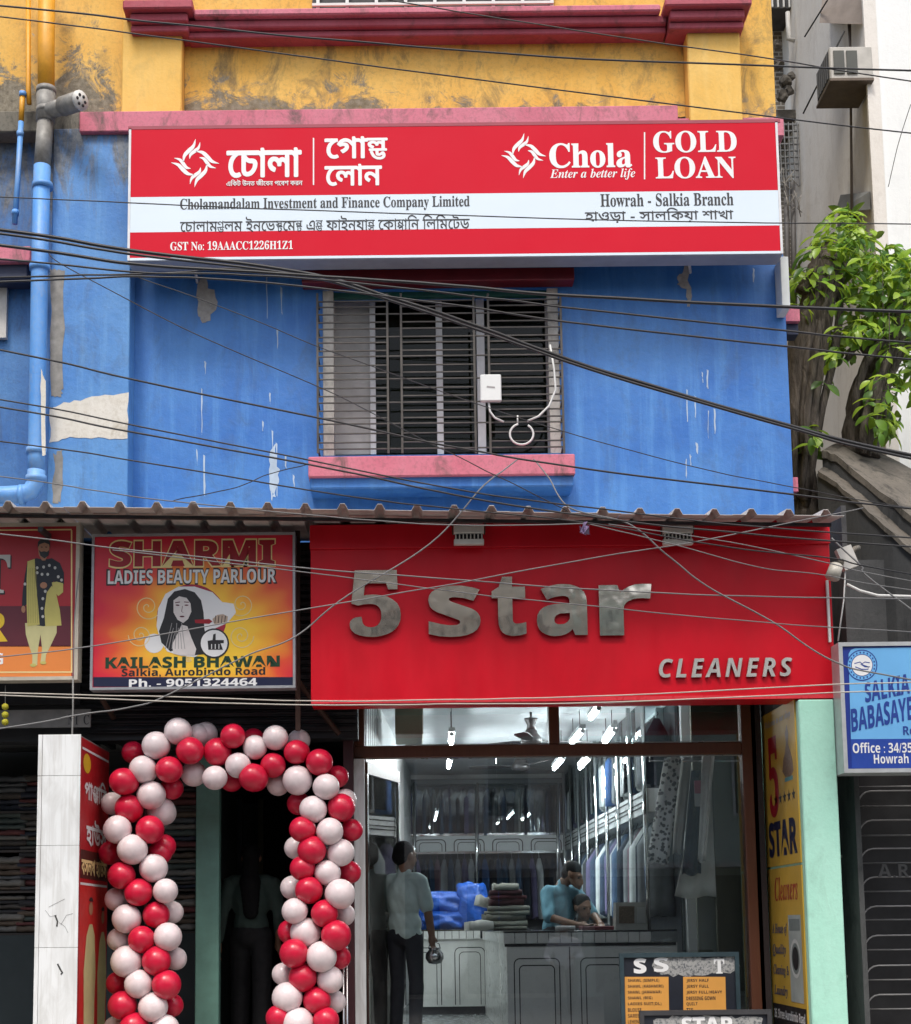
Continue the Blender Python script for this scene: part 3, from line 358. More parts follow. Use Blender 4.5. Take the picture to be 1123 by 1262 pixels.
  115: [199,[90,-4,51,-1,18,9,18,58,56,45,76,41,92,40,108,41,118,45,123,51,125,58,122,68,117,73,44,110,32,120,24,131,20,145,18,162,21,180,28,195,42,207,59,216,80,221,104,222,124,222,162,213,181,205,163,162,133,174,104,178,89,177,80,172,77,164,78,159,86,150,155,117,167,108,176,97,182,82,184,65,181,44,173,27,160,14,142,4,119,-2]],
  116: [174,[106,-4,88,-2,71,2,57,11,47,25,40,44,38,68,38,174,9,174,9,199,42,219,59,265,97,265,97,218,158,218,158,174,97,174,97,68,99,58,104,50,113,45,123,44,142,46,161,50,161,6,137,-1]],
  117: [263,[108,-4,86,-2,67,4,51,15,40,30,32,50,30,76,30,218,90,218,90,91,92,70,98,56,105,49,114,45,125,44,141,46,154,52,162,62,170,85,172,116,172,218,232,218,232,0,186,0,178,28,175,28,162,14,146,4,128,-2]],
  119: [342,[66,0,4,218,63,218,88,122,94,98,100,50,102,50,112,114,139,218,204,218,230,114,238,70,240,50,241,50,254,122,280,218,338,218,276,0,211,0,172,173,170,173,130,0]],
 },
 'o': {
  65: [251,[-24,0,126,286,198,286,227,0,169,0,164,68,72,68,38,0],[96,119,162,119,155,216,154,240,145,219]],
  67: [245,[129,-4,97,-1,71,10,50,26,36,49,27,76,24,108,26,133,30,159,37,184,48,208,61,230,77,250,97,267,120,280,147,287,177,290,202,289,223,285,242,279,261,270,238,221,210,234,194,238,177,240,154,237,136,228,120,214,107,196,97,176,90,155,86,133,85,111,86,92,91,75,98,63,109,54,123,48,141,47,174,51,207,62,207,11,175,1,153,-3]],
  69: [217,[10,0,71,286,230,286,220,236,120,236,107,173,200,173,189,124,96,124,80,50,180,50,170,0]],
  76: [207,[10,0,71,286,130,286,80,50,180,50,170,0]],
  78: [302,[10,0,71,286,140,286,207,75,208,75,222,150,250,286,304,286,244,0,177,0,107,216,105,216,92,134,64,0]],
  82: [244,[10,0,71,286,141,286,167,284,190,278,209,267,222,252,231,232,234,207,232,186,226,168,216,152,203,139,188,129,171,121,222,0,157,0,116,110,93,110,70,0],[104,159,142,162,159,170,166,179,171,190,173,204,170,218,163,228,151,234,120,236]],
  83: [212,[78,-4,57,-3,38,1,22,6,8,14,8,67,43,52,60,47,78,46,96,48,111,54,118,60,123,68,124,77,122,92,115,103,67,143,57,155,48,169,43,184,41,203,44,227,53,248,68,265,88,278,112,287,139,290,161,288,180,285,199,279,217,270,196,225,166,236,139,239,125,237,113,230,105,220,102,207,105,194,112,183,158,146,173,128,182,108,185,84,183,66,178,49,170,35,153,18,132,6,106,-2]],
 },
 'n': {
  2439: [212,[143,249,141,263,136,272,126,278,59,280,42,283,29,288,18,294,8,304,2,315,-3,328,-4,344,-2,365,28,363,26,348,30,326,40,315,63,309,122,308,136,305,148,301,158,294,164,286,168,276,172,249],[97,200,125,197,148,190,165,178,176,163,183,146,186,130,183,110,175,92,163,78,145,67,122,60,106,58,136,46,177,24,216,-4,198,-25,132,19,91,40,69,48,18,62,24,89,51,84,83,82,108,83,127,88,140,96,148,106,152,117,154,128,152,141,147,152,138,161,121,169,99,172,76,169,63,161,60,155,59,148,62,135,32,129,28,154,30,167,37,179,47,188,61,195,78,199],[70,186,66,198,58,209,46,217,29,222,39,240,57,236,76,226,90,216,98,203,102,187],[216,249,216,220,-4,220,-4,249]],
  2441: [285,[203,249,201,263,196,272,186,278,171,280,92,280,75,283,62,288,51,294,41,304,35,315,30,328,29,344,31,365,61,363,59,348,63,326,74,315,96,309,182,308,196,305,208,301,218,294,224,286,228,276,232,249],[289,249,289,220,142,220,143,139,146,132,151,128,157,126,173,131,191,146,212,173,236,177,247,158,256,138,261,118,262,98,260,74,252,53,238,35,219,21,195,12,167,10,141,12,118,19,96,31,76,49,57,72,40,103,25,141,12,186,42,194,57,144,74,105,86,84,99,68,114,56,129,47,146,42,165,40,185,42,201,47,215,56,224,68,230,82,232,97,231,114,227,128,220,140,208,123,195,112,183,104,170,98,158,97,140,100,127,107,121,114,116,123,113,137,112,220,-4,220,-4,249]],
  2447: [303,[204,251,232,248,242,244,257,230,262,222,266,211,267,196,267,0,237,0,228,20,213,31,204,34,192,35,109,28,80,31,64,35,50,42,37,53,27,68,21,87,18,111,23,151,54,146,50,112,51,96,55,84,61,74,69,67,78,62,88,60,110,58,130,58,165,64,200,63,214,60,226,53,236,42,236,198,232,212,228,217,218,221,206,223,192,221,178,216,166,209,146,190,139,179,135,168,133,157,135,149,142,141,148,139,174,139,176,111,150,108,132,111,116,120,108,130,103,142,102,157,104,173,110,190,120,205,132,220,148,233,166,243,184,249]],
  2451: [295,[204,252,223,250,238,245,252,236,261,224,266,210,268,193,266,175,259,159,247,145,232,132,213,122,192,113,180,142,204,151,221,162,230,171,235,181,236,193,234,206,228,216,218,221,204,223,190,222,176,218,154,206,138,191,132,176,136,165,143,161,154,158,146,128,126,134,112,144,103,157,100,172,102,186,109,200,118,213,131,226,147,236,164,244,183,250],[272,90,270,69,262,52,248,37,230,26,207,19,181,17,154,19,128,27,104,40,82,59,61,84,42,116,26,156,11,203,41,212,58,160,77,118,91,96,106,78,123,64,141,55,160,49,182,47,205,50,224,58,233,66,238,77,240,91,238,106,230,118,218,128,204,135,236,149,251,138,263,124,270,108]],
  2453: [323,[327,249,327,220,197,220,197,0,166,0,152,23,134,44,111,64,86,80,59,91,30,97,15,136,92,176,132,192,166,204,166,220,-4,220,-4,249],[166,173,154,169,90,141,52,122,75,115,98,105,121,91,142,75,159,56,168,42,166,76],[304,115,303,102,299,90,292,80,282,71,268,65,250,63,226,65,229,94,242,93,258,95,268,101,272,109,273,118,271,132,264,144,253,155,237,164,216,170,192,175,193,205,222,200,249,190,272,176,289,159,298,145,303,131]],
  2454: [278,[282,249,282,220,240,220,240,0,210,0,184,32,169,46,134,72,113,82,91,90,66,95,57,132,76,118,110,110,139,99,163,85,182,70,210,39,210,77,210,275,231,275,240,249],[180,188,177,166,168,149,152,134,133,123,110,115,84,110,65,114,57,132,86,136,110,142,128,150,140,160,148,172,150,186,149,198,144,209,137,219,126,228,148,250,161,237,171,222,178,206],[73,172,58,174,45,178,34,185,26,194,21,206,20,219,22,237,28,251,59,243,54,233,52,221,54,212,58,206,64,202,73,200,90,204,108,216,117,228,126,245,148,250,149,230,140,214,130,200,118,188,105,179,90,174]],
  2455: [262,[194,0,194,156,176,180,152,204,141,212,130,218,105,222,86,220,71,212,59,200,48,186,60,192,86,195,103,193,116,188,126,180,133,170,137,158,138,148,137,132,131,118,122,106,102,87,73,69,52,98,73,108,90,119,99,127,105,136,106,146,105,154,100,161,91,165,80,167,61,164,41,157,9,183,22,203,35,220,50,233,66,243,83,250,102,252,121,250,139,245,155,236,171,224,196,197,194,275,215,275,224,249,266,249,266,220,224,220,224,0]],
  2458: [227,[231,249,231,220,69,220,67,183,69,151,69,67,71,57,76,47,85,40,98,38,113,40,127,46,140,54,152,65,162,77,169,90,174,104,175,118,173,129,168,136,159,139,129,140,104,146,94,151,77,163,74,180,74,212,86,190,96,181,109,174,125,170,164,169,182,165,197,154,202,146,206,135,207,122,204,98,195,76,182,55,166,38,150,26,134,17,116,12,95,10,82,11,60,19,53,25,42,44,39,57,38,76,38,220,-4,220,-4,249]],
  2460: [367,[160,25,137,27,115,34,94,44,75,61,56,82,40,110,25,145,12,186,42,194,56,150,72,114,84,96,97,81,111,70,126,62,143,57,162,56,180,57,195,61,206,68,215,78,220,91,222,107,218,127,213,122,187,108,172,104,156,103,142,104,129,109,118,116,110,126,105,139,103,154,106,171,116,190,132,206,158,221,119,220,-4,220,-4,249,371,249,371,220,228,221,214,222,184,207,163,194,149,182,140,172,136,162,134,152,136,142,140,136,147,132,155,131,169,133,182,138,209,158,244,146,250,126,252,102,250,82,243,64,231,48,214,36,190,28],[320,82,324,44,334,4,304,-3,293,43,289,89,290,109,297,142,302,155,274,157,250,163,230,172,214,184,201,199,190,217,220,224,228,213,248,195,262,189,279,185,300,184,322,185,338,157,324,122]],
  2462: [408,[204,251,231,248,250,238,262,222,267,190,267,116,264,110,267,93,267,0,237,0,228,20,213,31,204,34,192,35,109,28,80,31,64,35,50,42,37,53,27,68,21,87,18,111,23,151,54,146,50,112,51,96,55,84,61,74,69,67,78,62,88,60,110,58,130,58,165,64,200,63,214,60,226,53,236,42,236,198,232,212,228,217,218,221,206,223,192,221,178,216,166,209,146,190,139,179,135,168,133,157,135,149,142,141,148,139,174,139,176,111,150,108,132,111,116,120,108,130,103,142,102,157,104,173,110,190,120,205,132,220,148,233,166,243,184,249],[330,243,345,241,358,237,369,230,377,221,382,210,384,197,379,176,372,164,362,154,344,144,321,138,314,165,332,169,344,176,351,184,353,194,351,204,346,210,337,214,328,215,310,212,294,202,278,186,265,166,263,209,278,223,293,234,310,241],[329,67,307,70,290,78,276,89,264,104,248,139,265,160,271,140,280,124,290,111,301,102,314,96,328,94,338,96,347,100,354,108,356,118,354,127,349,136,340,143,327,149,350,165,366,156,380,140,385,129,386,116,384,104,380,92,372,82,361,74,346,68]],
  2463: [227,[231,249,231,220,69,220,69,67,71,57,76,47,85,40,98,38,113,40,127,46,140,54,162,78,170,91,174,105,176,120,174,131,169,139,161,144,148,146,127,143,122,171,156,176,170,174,182,170,192,163,200,152,205,139,207,121,204,98,195,76,182,55,166,38,150,26,134,18,116,12,96,10,82,11,60,19,53,25,42,44,39,57,38,76,38,220,-4,220,-4,249],[158,249,156,263,150,272,140,278,126,280,65,280,48,283,35,288,24,294,14,304,8,315,4,328,2,344,4,365,34,363,32,348,36,326,47,315,69,309,137,308,151,305,163,301,172,294,178,286,183,276,187,249]],
  2465: [285,[289,249,289,220,142,220,143,139,146,132,151,128,157,126,173,131,191,146,212,173,236,177,247,158,256,138,261,118,262,98,260,74,252,53,238,35,219,21,195,12,167,10,141,12,118,19,96,31,76,49,57,72,40,103,25,141,12,186,42,194,57,144,74,105,86,84,99,68,114,56,129,47,146,42,165,40,185,42,201,47,215,56,224,68,230,82,232,97,231,114,227,128,220,140,208,123,195,112,183,104,170,98,158,97,140,100,127,107,121,114,116,123,113,137,112,220,-4,220,-4,249]],
  2467: [248,[252,249,252,220,210,220,210,0,179,0,179,155,152,189,136,204,120,214,105,220,89,222,77,221,68,218,60,212,54,205,50,196,49,185,50,173,55,164,63,156,75,150,110,142,108,109,83,113,61,120,42,131,28,146,19,163,16,185,18,205,26,221,37,234,51,244,67,250,84,252,104,250,122,244,139,236,155,224,182,196,179,275,200,275,210,249]],
  2468: [283,[163,20,142,22,121,27,102,36,83,49,66,67,51,89,36,116,23,148,12,186,42,194,57,149,73,113,84,93,97,78,111,66,126,57,143,52,162,50,179,52,194,55,205,60,214,68,226,88,229,111,228,127,223,142,215,154,205,164,192,170,178,172,164,170,155,165,149,157,148,147,151,128,120,122,115,152,117,166,123,178,132,188,145,194,159,199,176,200,199,197,220,189,236,175,249,157,257,135,260,110,257,86,250,64,236,46,217,32,193,23],[287,249,287,220,-4,220,-4,249]],
  2472: [242,[246,249,246,220,204,220,204,0,173,0,173,83,166,92,135,121,118,132,102,138,86,140,73,138,62,133,54,123,51,110,53,98,60,89,70,81,86,74,70,45,49,57,32,72,24,84,20,97,18,111,21,129,28,144,38,155,52,163,66,168,82,169,102,168,120,162,136,154,152,142,174,120,173,130,173,220,-4,220,-4,249]],
  2474: [286,[290,249,290,220,248,220,248,0,218,0,218,144,196,174,171,202,146,218,133,221,119,222,104,221,90,216,78,210,66,200,46,179,56,184,70,186,84,185,95,180,104,174,112,159,114,142,114,138,135,160,184,206,204,185,90,78,67,100,74,107,84,120,88,137,86,146,82,153,74,158,64,159,52,158,39,152,9,181,25,201,42,218,59,232,77,243,96,249,116,252,138,250,157,243,174,233,192,218,219,185,218,199,218,275,239,275,248,249]],
  2475: [335,[339,249,339,220,56,220,80,211,111,192,134,173,136,150,76,121,57,110,75,106,100,96,123,86,143,72,161,57,179,40,178,68,178,204,205,203,226,200,246,196,264,188,281,178,296,166,311,143,315,130,317,115,316,102,312,90,304,80,294,71,280,65,262,63,239,65,241,94,254,93,270,95,280,100,284,109,286,118,283,132,276,144,265,154,250,164,231,170,209,174,209,0,178,0,161,21,142,39,120,55,96,68,67,78,34,85,19,121,45,137,101,166,66,186,44,194,19,201,28,220,-4,220,-4,249]],
  2476: [238,[242,249,242,220,200,220,200,0,170,0,155,23,137,44,114,63,88,78,60,90,30,97,15,136,54,158,94,178,136,195,170,207,170,220,-4,220,-4,249],[170,175,114,154,82,138,52,122,74,115,98,105,122,92,143,76,162,57,172,41,170,76]],
  2477: [288,[169,17,144,19,120,26,98,37,78,54,58,76,41,106,26,142,12,186,42,194,57,146,75,109,87,90,101,74,116,62,132,54,149,49,168,48,188,50,204,55,218,64,227,76,233,90,235,107,233,128,226,146,217,159,236,190,249,169,258,148,264,127,266,106,263,82,254,61,241,43,222,29,198,20],[154,114,138,115,125,119,114,126,106,136,101,147,100,161,102,179,108,194,140,185,135,175,133,162,134,153,139,147,146,143,154,142,171,145,190,158,211,186,236,190,233,169,210,139,198,128,185,120,170,115],[292,249,292,220,-4,220,-4,249]],
  2478: [249,[253,249,253,220,211,220,211,0,180,0,180,43,159,72,144,88,129,101,112,110,94,112,81,110,70,105,62,95,59,82,62,70,69,60,81,52,97,44,87,14,68,22,52,32,40,43,33,56,28,69,26,83,29,101,36,115,46,126,60,135,74,140,89,141,112,139,132,132,148,122,164,109,181,85,180,112,180,220,-4,220,-4,249],[119,120,88,129,86,150,80,166,71,178,58,188,39,194,15,198,20,226,39,221,57,218,73,214,87,206,98,196,108,184,114,168,118,150]],
  2479: [250,[254,249,254,220,212,220,212,0,182,0,164,21,144,40,122,55,97,68,68,78,34,85,19,121,45,137,101,166,66,186,44,194,19,201,28,220,-4,220,-4,249],[182,220,54,220,80,211,111,192,134,173,136,150,76,121,57,110,78,106,106,96,130,84,151,69,170,52,183,38,182,68]],
  2480: [238,[242,249,242,220,200,220,200,0,170,0,155,23,137,44,114,63,88,78,60,90,30,97,15,136,54,158,94,178,136,195,170,207,170,220,-4,220,-4,249],[170,175,114,154,82,138,52,122,74,115,98,105,122,92,143,76,162,57,172,41,170,76],[74,-2,65,-1,57,4,52,12,50,21,52,30,57,38,65,43,74,45,83,43,91,38,96,30,98,21,96,12,91,4,83,-1]],
  2482: [292,[296,249,296,220,254,220,254,0,224,0,224,126,208,144,197,150,186,152,174,150,168,146,164,141,160,134,160,108,134,106,131,122,125,134,117,144,108,152,97,156,85,158,67,154,55,142,51,126,54,112,63,99,77,89,96,80,86,51,68,58,51,67,38,79,27,93,21,109,18,128,21,145,27,159,38,170,51,179,66,185,83,186,103,184,120,179,134,168,144,158,148,165,157,174,169,179,181,180,194,179,206,175,225,161,224,220,-4,220,-4,249]],
  2486: [271,[275,249,275,220,233,220,233,0,202,0,202,205,204,213,202,227,202,275,223,275,233,249],[144,252,160,250,173,246,186,238,197,229,206,217,214,204,212,162,198,187,183,206,171,215,159,221,145,222,131,220,120,214,113,203,110,188,114,174,124,162,140,154,165,151,162,120,138,124,119,131,104,142,94,155,88,171,86,190,88,209,94,225,104,237,116,245,130,250],[31,252,47,250,63,245,76,236,87,223,94,206,97,184,95,168,89,153,79,140,64,129,45,122,22,120,19,151,38,152,51,157,61,163,68,170,71,179,72,187,70,202,62,213,49,220,30,222,0,218,-4,248]],
  2488: [273,[277,249,277,220,235,220,235,0,204,0,204,127,192,141,183,148,174,150,164,147,153,135,118,75,108,64,99,57,88,52,75,51,55,55,45,61,25,82,14,98,38,112,48,96,56,87,64,83,72,81,85,86,99,100,135,160,145,172,155,178,166,180,178,178,190,172,205,158,204,167,204,220,-4,220,-4,249],[108,108,100,152,94,166,86,176,74,184,58,190,15,198,21,228,43,220,81,211,94,205,106,197,114,186,120,174,126,142]],
  2489: [212,[97,200,125,197,148,190,165,178,176,163,183,146,186,130,183,110,175,92,163,78,145,67,122,60,106,58,136,46,177,24,216,-4,198,-25,132,19,91,40,69,48,18,62,24,89,51,84,83,82,108,83,127,88,140,96,148,106,152,117,154,128,152,141,147,152,138,161,121,169,99,172,76,169,63,161,60,155,59,148,62,135,32,129,28,154,30,167,37,179,47,188,61,195,78,199],[70,186,66,198,58,209,46,217,29,222,39,240,57,236,76,226,90,216,98,203,102,187],[216,249,216,220,-4,220,-4,249]],
  2492: [0,[-102,-73,-111,-72,-119,-67,-124,-60,-126,-50,-124,-40,-119,-33,-111,-28,-102,-26,-93,-28,-85,-33,-80,-40,-78,-50,-80,-60,-85,-67,-93,-72]],
  2494: [106,[110,249,110,220,68,220,68,0,38,0,38,188,32,200,24,211,13,218,-4,220,-4,249,12,247,22,243,32,235,39,224,38,275,59,275,68,249]],
  2495: [106,[110,249,110,220,68,220,68,0,38,0,38,220,-4,220,-4,249,33,249,8,282,37,325,54,342,74,356,97,364,125,367,146,366,166,362,204,347,242,323,282,292,265,271,216,308,173,330,152,336,130,338,110,336,92,330,77,321,64,309,52,294,42,277,64,249]],
  2496: [106,[110,220,68,220,68,0,38,0,38,220,-4,220,-4,249,38,249,34,273,24,292,11,308,-6,320,-27,329,-50,335,-101,339,-142,337,-168,329,-174,324,-177,317,-174,311,-167,307,-146,305,-89,304,-74,302,-63,297,-54,290,-48,282,-43,272,-40,246,-67,246,-69,262,-76,271,-86,276,-157,277,-181,282,-190,285,-199,292,-204,299,-208,307,-208,316,-206,330,-197,342,-182,353,-162,360,-136,365,-103,367,-53,364,-12,354,22,338,41,322,56,302,65,277,70,249,110,249]],
  2503: [138,[142,249,142,220,134,220,122,216,108,208,94,198,80,184,69,168,60,149,53,128,51,105,53,79,60,59,70,44,81,35,94,30,107,28,124,30,139,37,153,12,142,6,130,1,106,-2,82,1,61,11,44,27,31,48,22,74,20,104,23,135,32,164,46,188,66,208,85,222,-4,220,-4,249]],
 },
}
def _area(p): return sum(p[i - 1][0] * p[i][1] - p[i][0] * p[i - 1][1] for i in range(len(p))) / 2
def _inside(q, p):
    c = False
    for i in range(len(p)):
        (x0, y0), (x1, y1) = p[i - 1], p[i]
        if (y0 > q[1]) != (y1 > q[1]) and q[0] < (x1 - x0) * (q[1] - y0) / (y1 - y0) + x0: c = not c
    return c
def _bold(p, w):
    out = []; n = len(p)
    for i in range(n):
        a, b, c = Vector(p[i - 1]), Vector(p[i]), Vector(p[(i + 1) % n])
        d1, d2 = (b - a), (c - b)
        if d1.length < 1e-6 or d2.length < 1e-6: out.append(p[i]); continue
        n1, n2 = Vector((d1.y, -d1.x)).normalized(), Vector((d2.y, -d2.x)).normalized()
        m = n1 + n2
        if m.length < .3: out.append(tuple(b + n1 * w)); continue
        m.normalize(); k = min(1.6, 1 / max(.3, m.dot(n1))); out.append(tuple(b + m * w * k))
    return out
_GC = {}
def glyph(font, ch, bold=0.0):
    key = (font, ch, bold)
    if key in _GC: return _GC[key]
    src = next((GLYPHS[f][ord(ch)] for f in (font, 's', 'b') if ord(ch) in GLYPHS.get(f, {})), None)
    if src is None: _GC[key] = (.28, []); return _GC[key]
    adv = src[0] / 400; cs = [[(c[i] / 400, c[i + 1] / 400) for i in range(0, len(c), 2)] for c in src[1:]]
    if not cs: _GC[key] = (adv, []); return _GC[key]
    sg = 1 if _area(max(cs, key=lambda p: abs(_area(p)))) > 0 else -1
    if sg < 0: cs = [c[::-1] for c in cs]
    if bold: cs = [_bold(c, bold) for c in cs]
    outs = [[c, []] for c in cs if _area(c) > 0]
    for h in cs:
        if _area(h) <= 0:
            for o in outs:
                if _inside(h[0], o[0]): o[1].append(h); break
    _GC[key] = (adv, outs); return _GC[key]
def layout(text, font, bold=0.0, track=0.0):
    x = 0.0; res = []; i = 0
    while i < len(text):
        ch = text[i]
        if ch == '{':                                  # a conjunct of two letters, one above the other
            j = text.index('}', i); a, b = text[i + 1], text[j - 1]; i = j + 1
            aa, ga = glyph(font, a, bold); ab, gb = glyph(font, b, bold)
            w = max(aa * .82, ab * .7)
            for g, sx, sy, dx, dy in ((ga, .82, .62, 0, .245), (gb, .7, .55, w - ab * .7 - .02, -.06)):
                for o, hs in g: res.append(([(x + dx + px * sx, dy + py * sy) for px, py in o], [[(x + dx + px * sx, dy + py * sy) for px, py in h] for h in hs]))
            x += w + track; continue
        adv, g = glyph(font, ch, bold)
        for o, hs in g: res.append(([(x + px, py) for px, py in o], [[(x + px, py) for px, py in h] for h in hs]))
        x += adv + track; i += 1
    return res
def fit(text, font, x0, y0, x1, y1, bold=0.0, track=0.0, shear=0.0):
    g = layout(text, font, bold, track)
    xs = [p[0] for o, h in g for p in o]; ys = [p[1] for o, h in g for p in o]
    a, b, c, d = min(xs), max(xs), min(ys), max(ys)
    T = lambda p: (x0 + (p[0] - a) / (b - a) * (x1 - x0) + shear * (p[1] - c) / (d - c), y0 + (p[1] - c) / (d - c) * (y1 - y0))
    return [([T(p) for p in o], [[T(p) for p in h] for h in hs]) for o, hs in g]
def front(Y):                                          # a sign's face: depth counts towards the street
    return lambda x, z, d: Vector((x, Y - d, z))
def text_on(fn, text, font, rect, mat, parent, name='lettering', d0=.002, d1=None, bold=0.0, track=0.0, shear=0.0, warp=None):
    mb = MB()
    if font == 'n' and bold > .012:                           # thicken by printing the letter several times round itself
        H = (rect[3] - rect[1]); w = bold * H * .95; shapes = []
        for j in range(8):
            ca, sa = w * math.cos(j * PI / 4), w * math.sin(j * PI / 4)
            shapes += [([(p[0] + ca, p[1] + sa) for p in o], [[(p[0] + ca, p[1] + sa) for p in h] for h in hs]) for o, hs in fit(text, font, rect[0] + w, rect[1] + w, rect[2] - w, rect[3] - w, bold=.002, track=track)]
        for k, (o, hs) in enumerate(shapes): mb.prism(o, fn, d0 + k * .000012, None, hs)
        return mb.build(name, mat, parent, recalc=False)
    for k, (o, hs) in enumerate(fit(text, font, *rect, bold=bold, track=track, shear=shear)):
        if warp: o = [warp(p) for p in o]; hs = [[warp(p) for p in h] for h in hs]
        e = (k % 3) * .00015
        mb.prism(o, fn, d0 + e, None if d1 is None else d1 + e, hs)
    return mb.build(name, mat, parent, recalc=d1 is not None)
def text_px(text, font, px, Y, mat, parent, **kw):     # px: left, top, right, bottom of the inked letters in the photo
    x0, x1, z0, z1 = R(*px, Y)
    return text_on(front(Y), text, font, (x0, z0, x1, z1), mat, parent, **kw)
def print_px(name, pts, Y, mat, parent, d=.002, d1=None, label=None):
    mb = MB(); q = [P(u, v, Y) for u, v in pts]
    mb.prism([(p.x, p.z) for p in q], front(Y), d, d1)
    return mb.build(name, mat, parent, label=label, recalc=d1 is not None)
def ell(u, v, a, b, n=24, rot=0.0, a0=0.0, a1=2 * PI):
    r = []
    for k in range(n):
        t = a0 + (a1 - a0) * k / n; x, y = a * math.cos(t), b * math.sin(t)
        r.append((u + x * math.cos(rot) - y * math.sin(rot), v + x * math.sin(rot) + y * math.cos(rot)))
    return r
def band(pts, w):                                      # a stroke of width w (px) along pts, as a polygon
    l, r = [], []; n = len(pts)
    ws = w if isinstance(w, (list, tuple)) else [w] * n
    for i, p in enumerate(pts):
        a, b = Vector(pts[max(0, i - 1)]), Vector(pts[min(n - 1, i + 1)]); t = (b - a).normalized(); m = Vector((-t.y, t.x)) * ws[i] / 2
        l.append((p[0] + m.x, p[1] + m.y)); r.append((p[0] - m.x, p[1] - m.y))
    return l + r[::-1]
def frame_px(name, u0, v0, u1, v1, w, Y0, Y1, mat, parent):     # a rectangular frame, four bars butted end to end
    x0, x1, z0, z1 = R(u0, v0, u1, v1, Y0); t = w / scale_at(Y0)
    mb = MB(); mb.box(x0, x0 + t, Y0, Y1, z0, z1); mb.box(x1 - t, x1, Y0, Y1, z0, z1)
    mb.box(x0 + t, x1 - t, Y0, Y1, z0, z0 + t); mb.box(x0 + t, x1 - t, Y0, Y1, z1 - t, z1)
    return mb.build(name, mat, parent)
# ------------------------------------------------------------------ wall materials
def wall_paint(name, base, light, dirt, stain_z=None, streak=.5, grime=.5, rough=.7, peel=None, peel_lo=.62, top_stain=None, stain_k=.34, spots=()):
    n = NT(name); v = n.coord(geo=True)
    big = n.noise(n.coord((1, 1, 1), geo=True), 1.3, 6, .6)
    st = n.noise(n.coord((5, 5, .35), geo=True), 2.2, 5, .65)
    c = n.mix(n.ramp(big, [(.35, 0.0), (.7, .6)]), base, light)
    c = n.mix(n.math('MULTIPLY', n.ramp(st, [(.5, 0.0), (.75, 1.0)]), streak), c, light)
    g = n.noise(n.coord((2.2, 2.2, 1.1), (3, 5, 1), geo=True), 2.0, 9, .72, .6)
    gm = n.ramp(g, [(.52, 0.0), (.68, 1.0)])
    c = n.mix(n.math('MULTIPLY', gm, grime), c, dirt)
    f = n.noise(v, 34, 6, .7)
    c = n.mix(n.math('MULTIPLY', n.ramp(f, [(.48, 0.0), (.75, .8)]), grime * .6), c, dirt)
    if stain_z:
        # damp and mould with ragged edges along the foot of this wall
        z0, z1 = stain_z
        zz = n.math('DIVIDE', n.math('SUBTRACT', n.sep(v)[2], z0), z1 - z0, True)
        s2 = n.noise(n.coord((1.6, 1.6, 1.8), (1.5, 0, 0), geo=True), 1.6, 9, .78, 1.1)
        for xc, wd, amp in spots:      # worst where water has run down beside the pipe and the pilaster
            dd = n.math('DIVIDE', n.math('SUBTRACT', n.sep(v)[0], xc), wd)
            s2 = n.math('ADD', s2, n.math('MULTIPLY', n.math('SUBTRACT', 1.0, n.math('MULTIPLY', dd, dd), True), amp))
        m = n.ramp(n.math('SUBTRACT', s2, n.math('MULTIPLY', zz, stain_k)), [(.40, 0.0), (.49, .95)])
        c = n.mix(m, c, n.mix(n.ramp(n.noise(v, 19, 6, .75), [(.35, 0.0), (.65, 1.0)]), dirt, (.24, .22, .17)))
    if top_stain:                      # soot and rain marks hanging down from the ledge above
        z0, z1 = top_stain
        zz = n.math('DIVIDE', n.math('SUBTRACT', z0, n.sep(v)[2]), z0 - z1, True)
        s3 = n.noise(n.coord((3.4, 3.4, .7), (2.5, 1, 0), geo=True), 1.7, 8, .72, .7)
        m = n.ramp(n.math('SUBTRACT', s3, n.math('MULTIPLY', zz, .30)), [(.34, 0.0), (.50, .9)])
        c = n.mix(m, c, n.mix(n.ramp(n.noise(v, 13, 6, .75), [(.35, 0.0), (.65, 1.0)]), dirt, (.20, .20, .19)))
    if peel:
        q = n.noise(n.coord((1, 1, .8), (7, 2, 4), geo=True), 3.1, 8, .68, .8)
        m = n.ramp(q, [(peel_lo, 0.0), (peel_lo + .025, 1.0)])
        c = n.mix(m, c, peel)
    n.bump(n.math('ADD', n.noise(v, 9, 6, .6), n.math('MULTIPLY', f, .5)), .35, .012)
    return n.done(c, rough)
BLUE = wall_paint('blue_wall_paint', '#2869b8', '#5592d2', (.05, .09, .15), streak=.75, grime=.34, rough=.5)
BLUE2 = wall_paint('blue_pilaster_paint', '#3f7cc0', '#6ba0d2', (.05, .06, .075), streak=.6, grime=.35, rough=.55, top_stain=(8.15, 7.3))
BLUE3 = wall_paint('blue_sooty_paint', '#2f66a8', '#5b90c4', (.04, .045, .05), streak=.5, grime=.6, rough=.6, top_stain=(8.3, 6.6))
YEL = wall_paint('yellow_wall_paint', '#d9a540', '#e8c46e', (.10, .085, .05), stain_z=(8.36, 9.0), streak=.4, grime=.75, stain_k=.30, spots=((P(290, 120, .75).x, .75, .12), (P(440, 120, .75).x, .5, .06)), rough=.75)
YEL2 = wall_paint('yellow_pilaster_paint', '#e2af4a', '#ebc674', (.30, .22, .08), streak=.5, grime=.25, rough=.7)
YEL3 = wall_paint('yellow_side_paint', '#daa642', '#e8c068', (.07, .065, .05), stain_z=(8.35, 9.5), stain_k=.42, spots=((P(90, 120, .7).x, .42, .20), (P(10, 120, .7).x, .3, .15)), streak=.3, grime=.45, peel=(.42, .39, .33), peel_lo=.66)
PINK = wall_paint('pink_band_paint', '#c5667a', '#d28494', (.09, .07, .06), streak=.35, grime=.85)
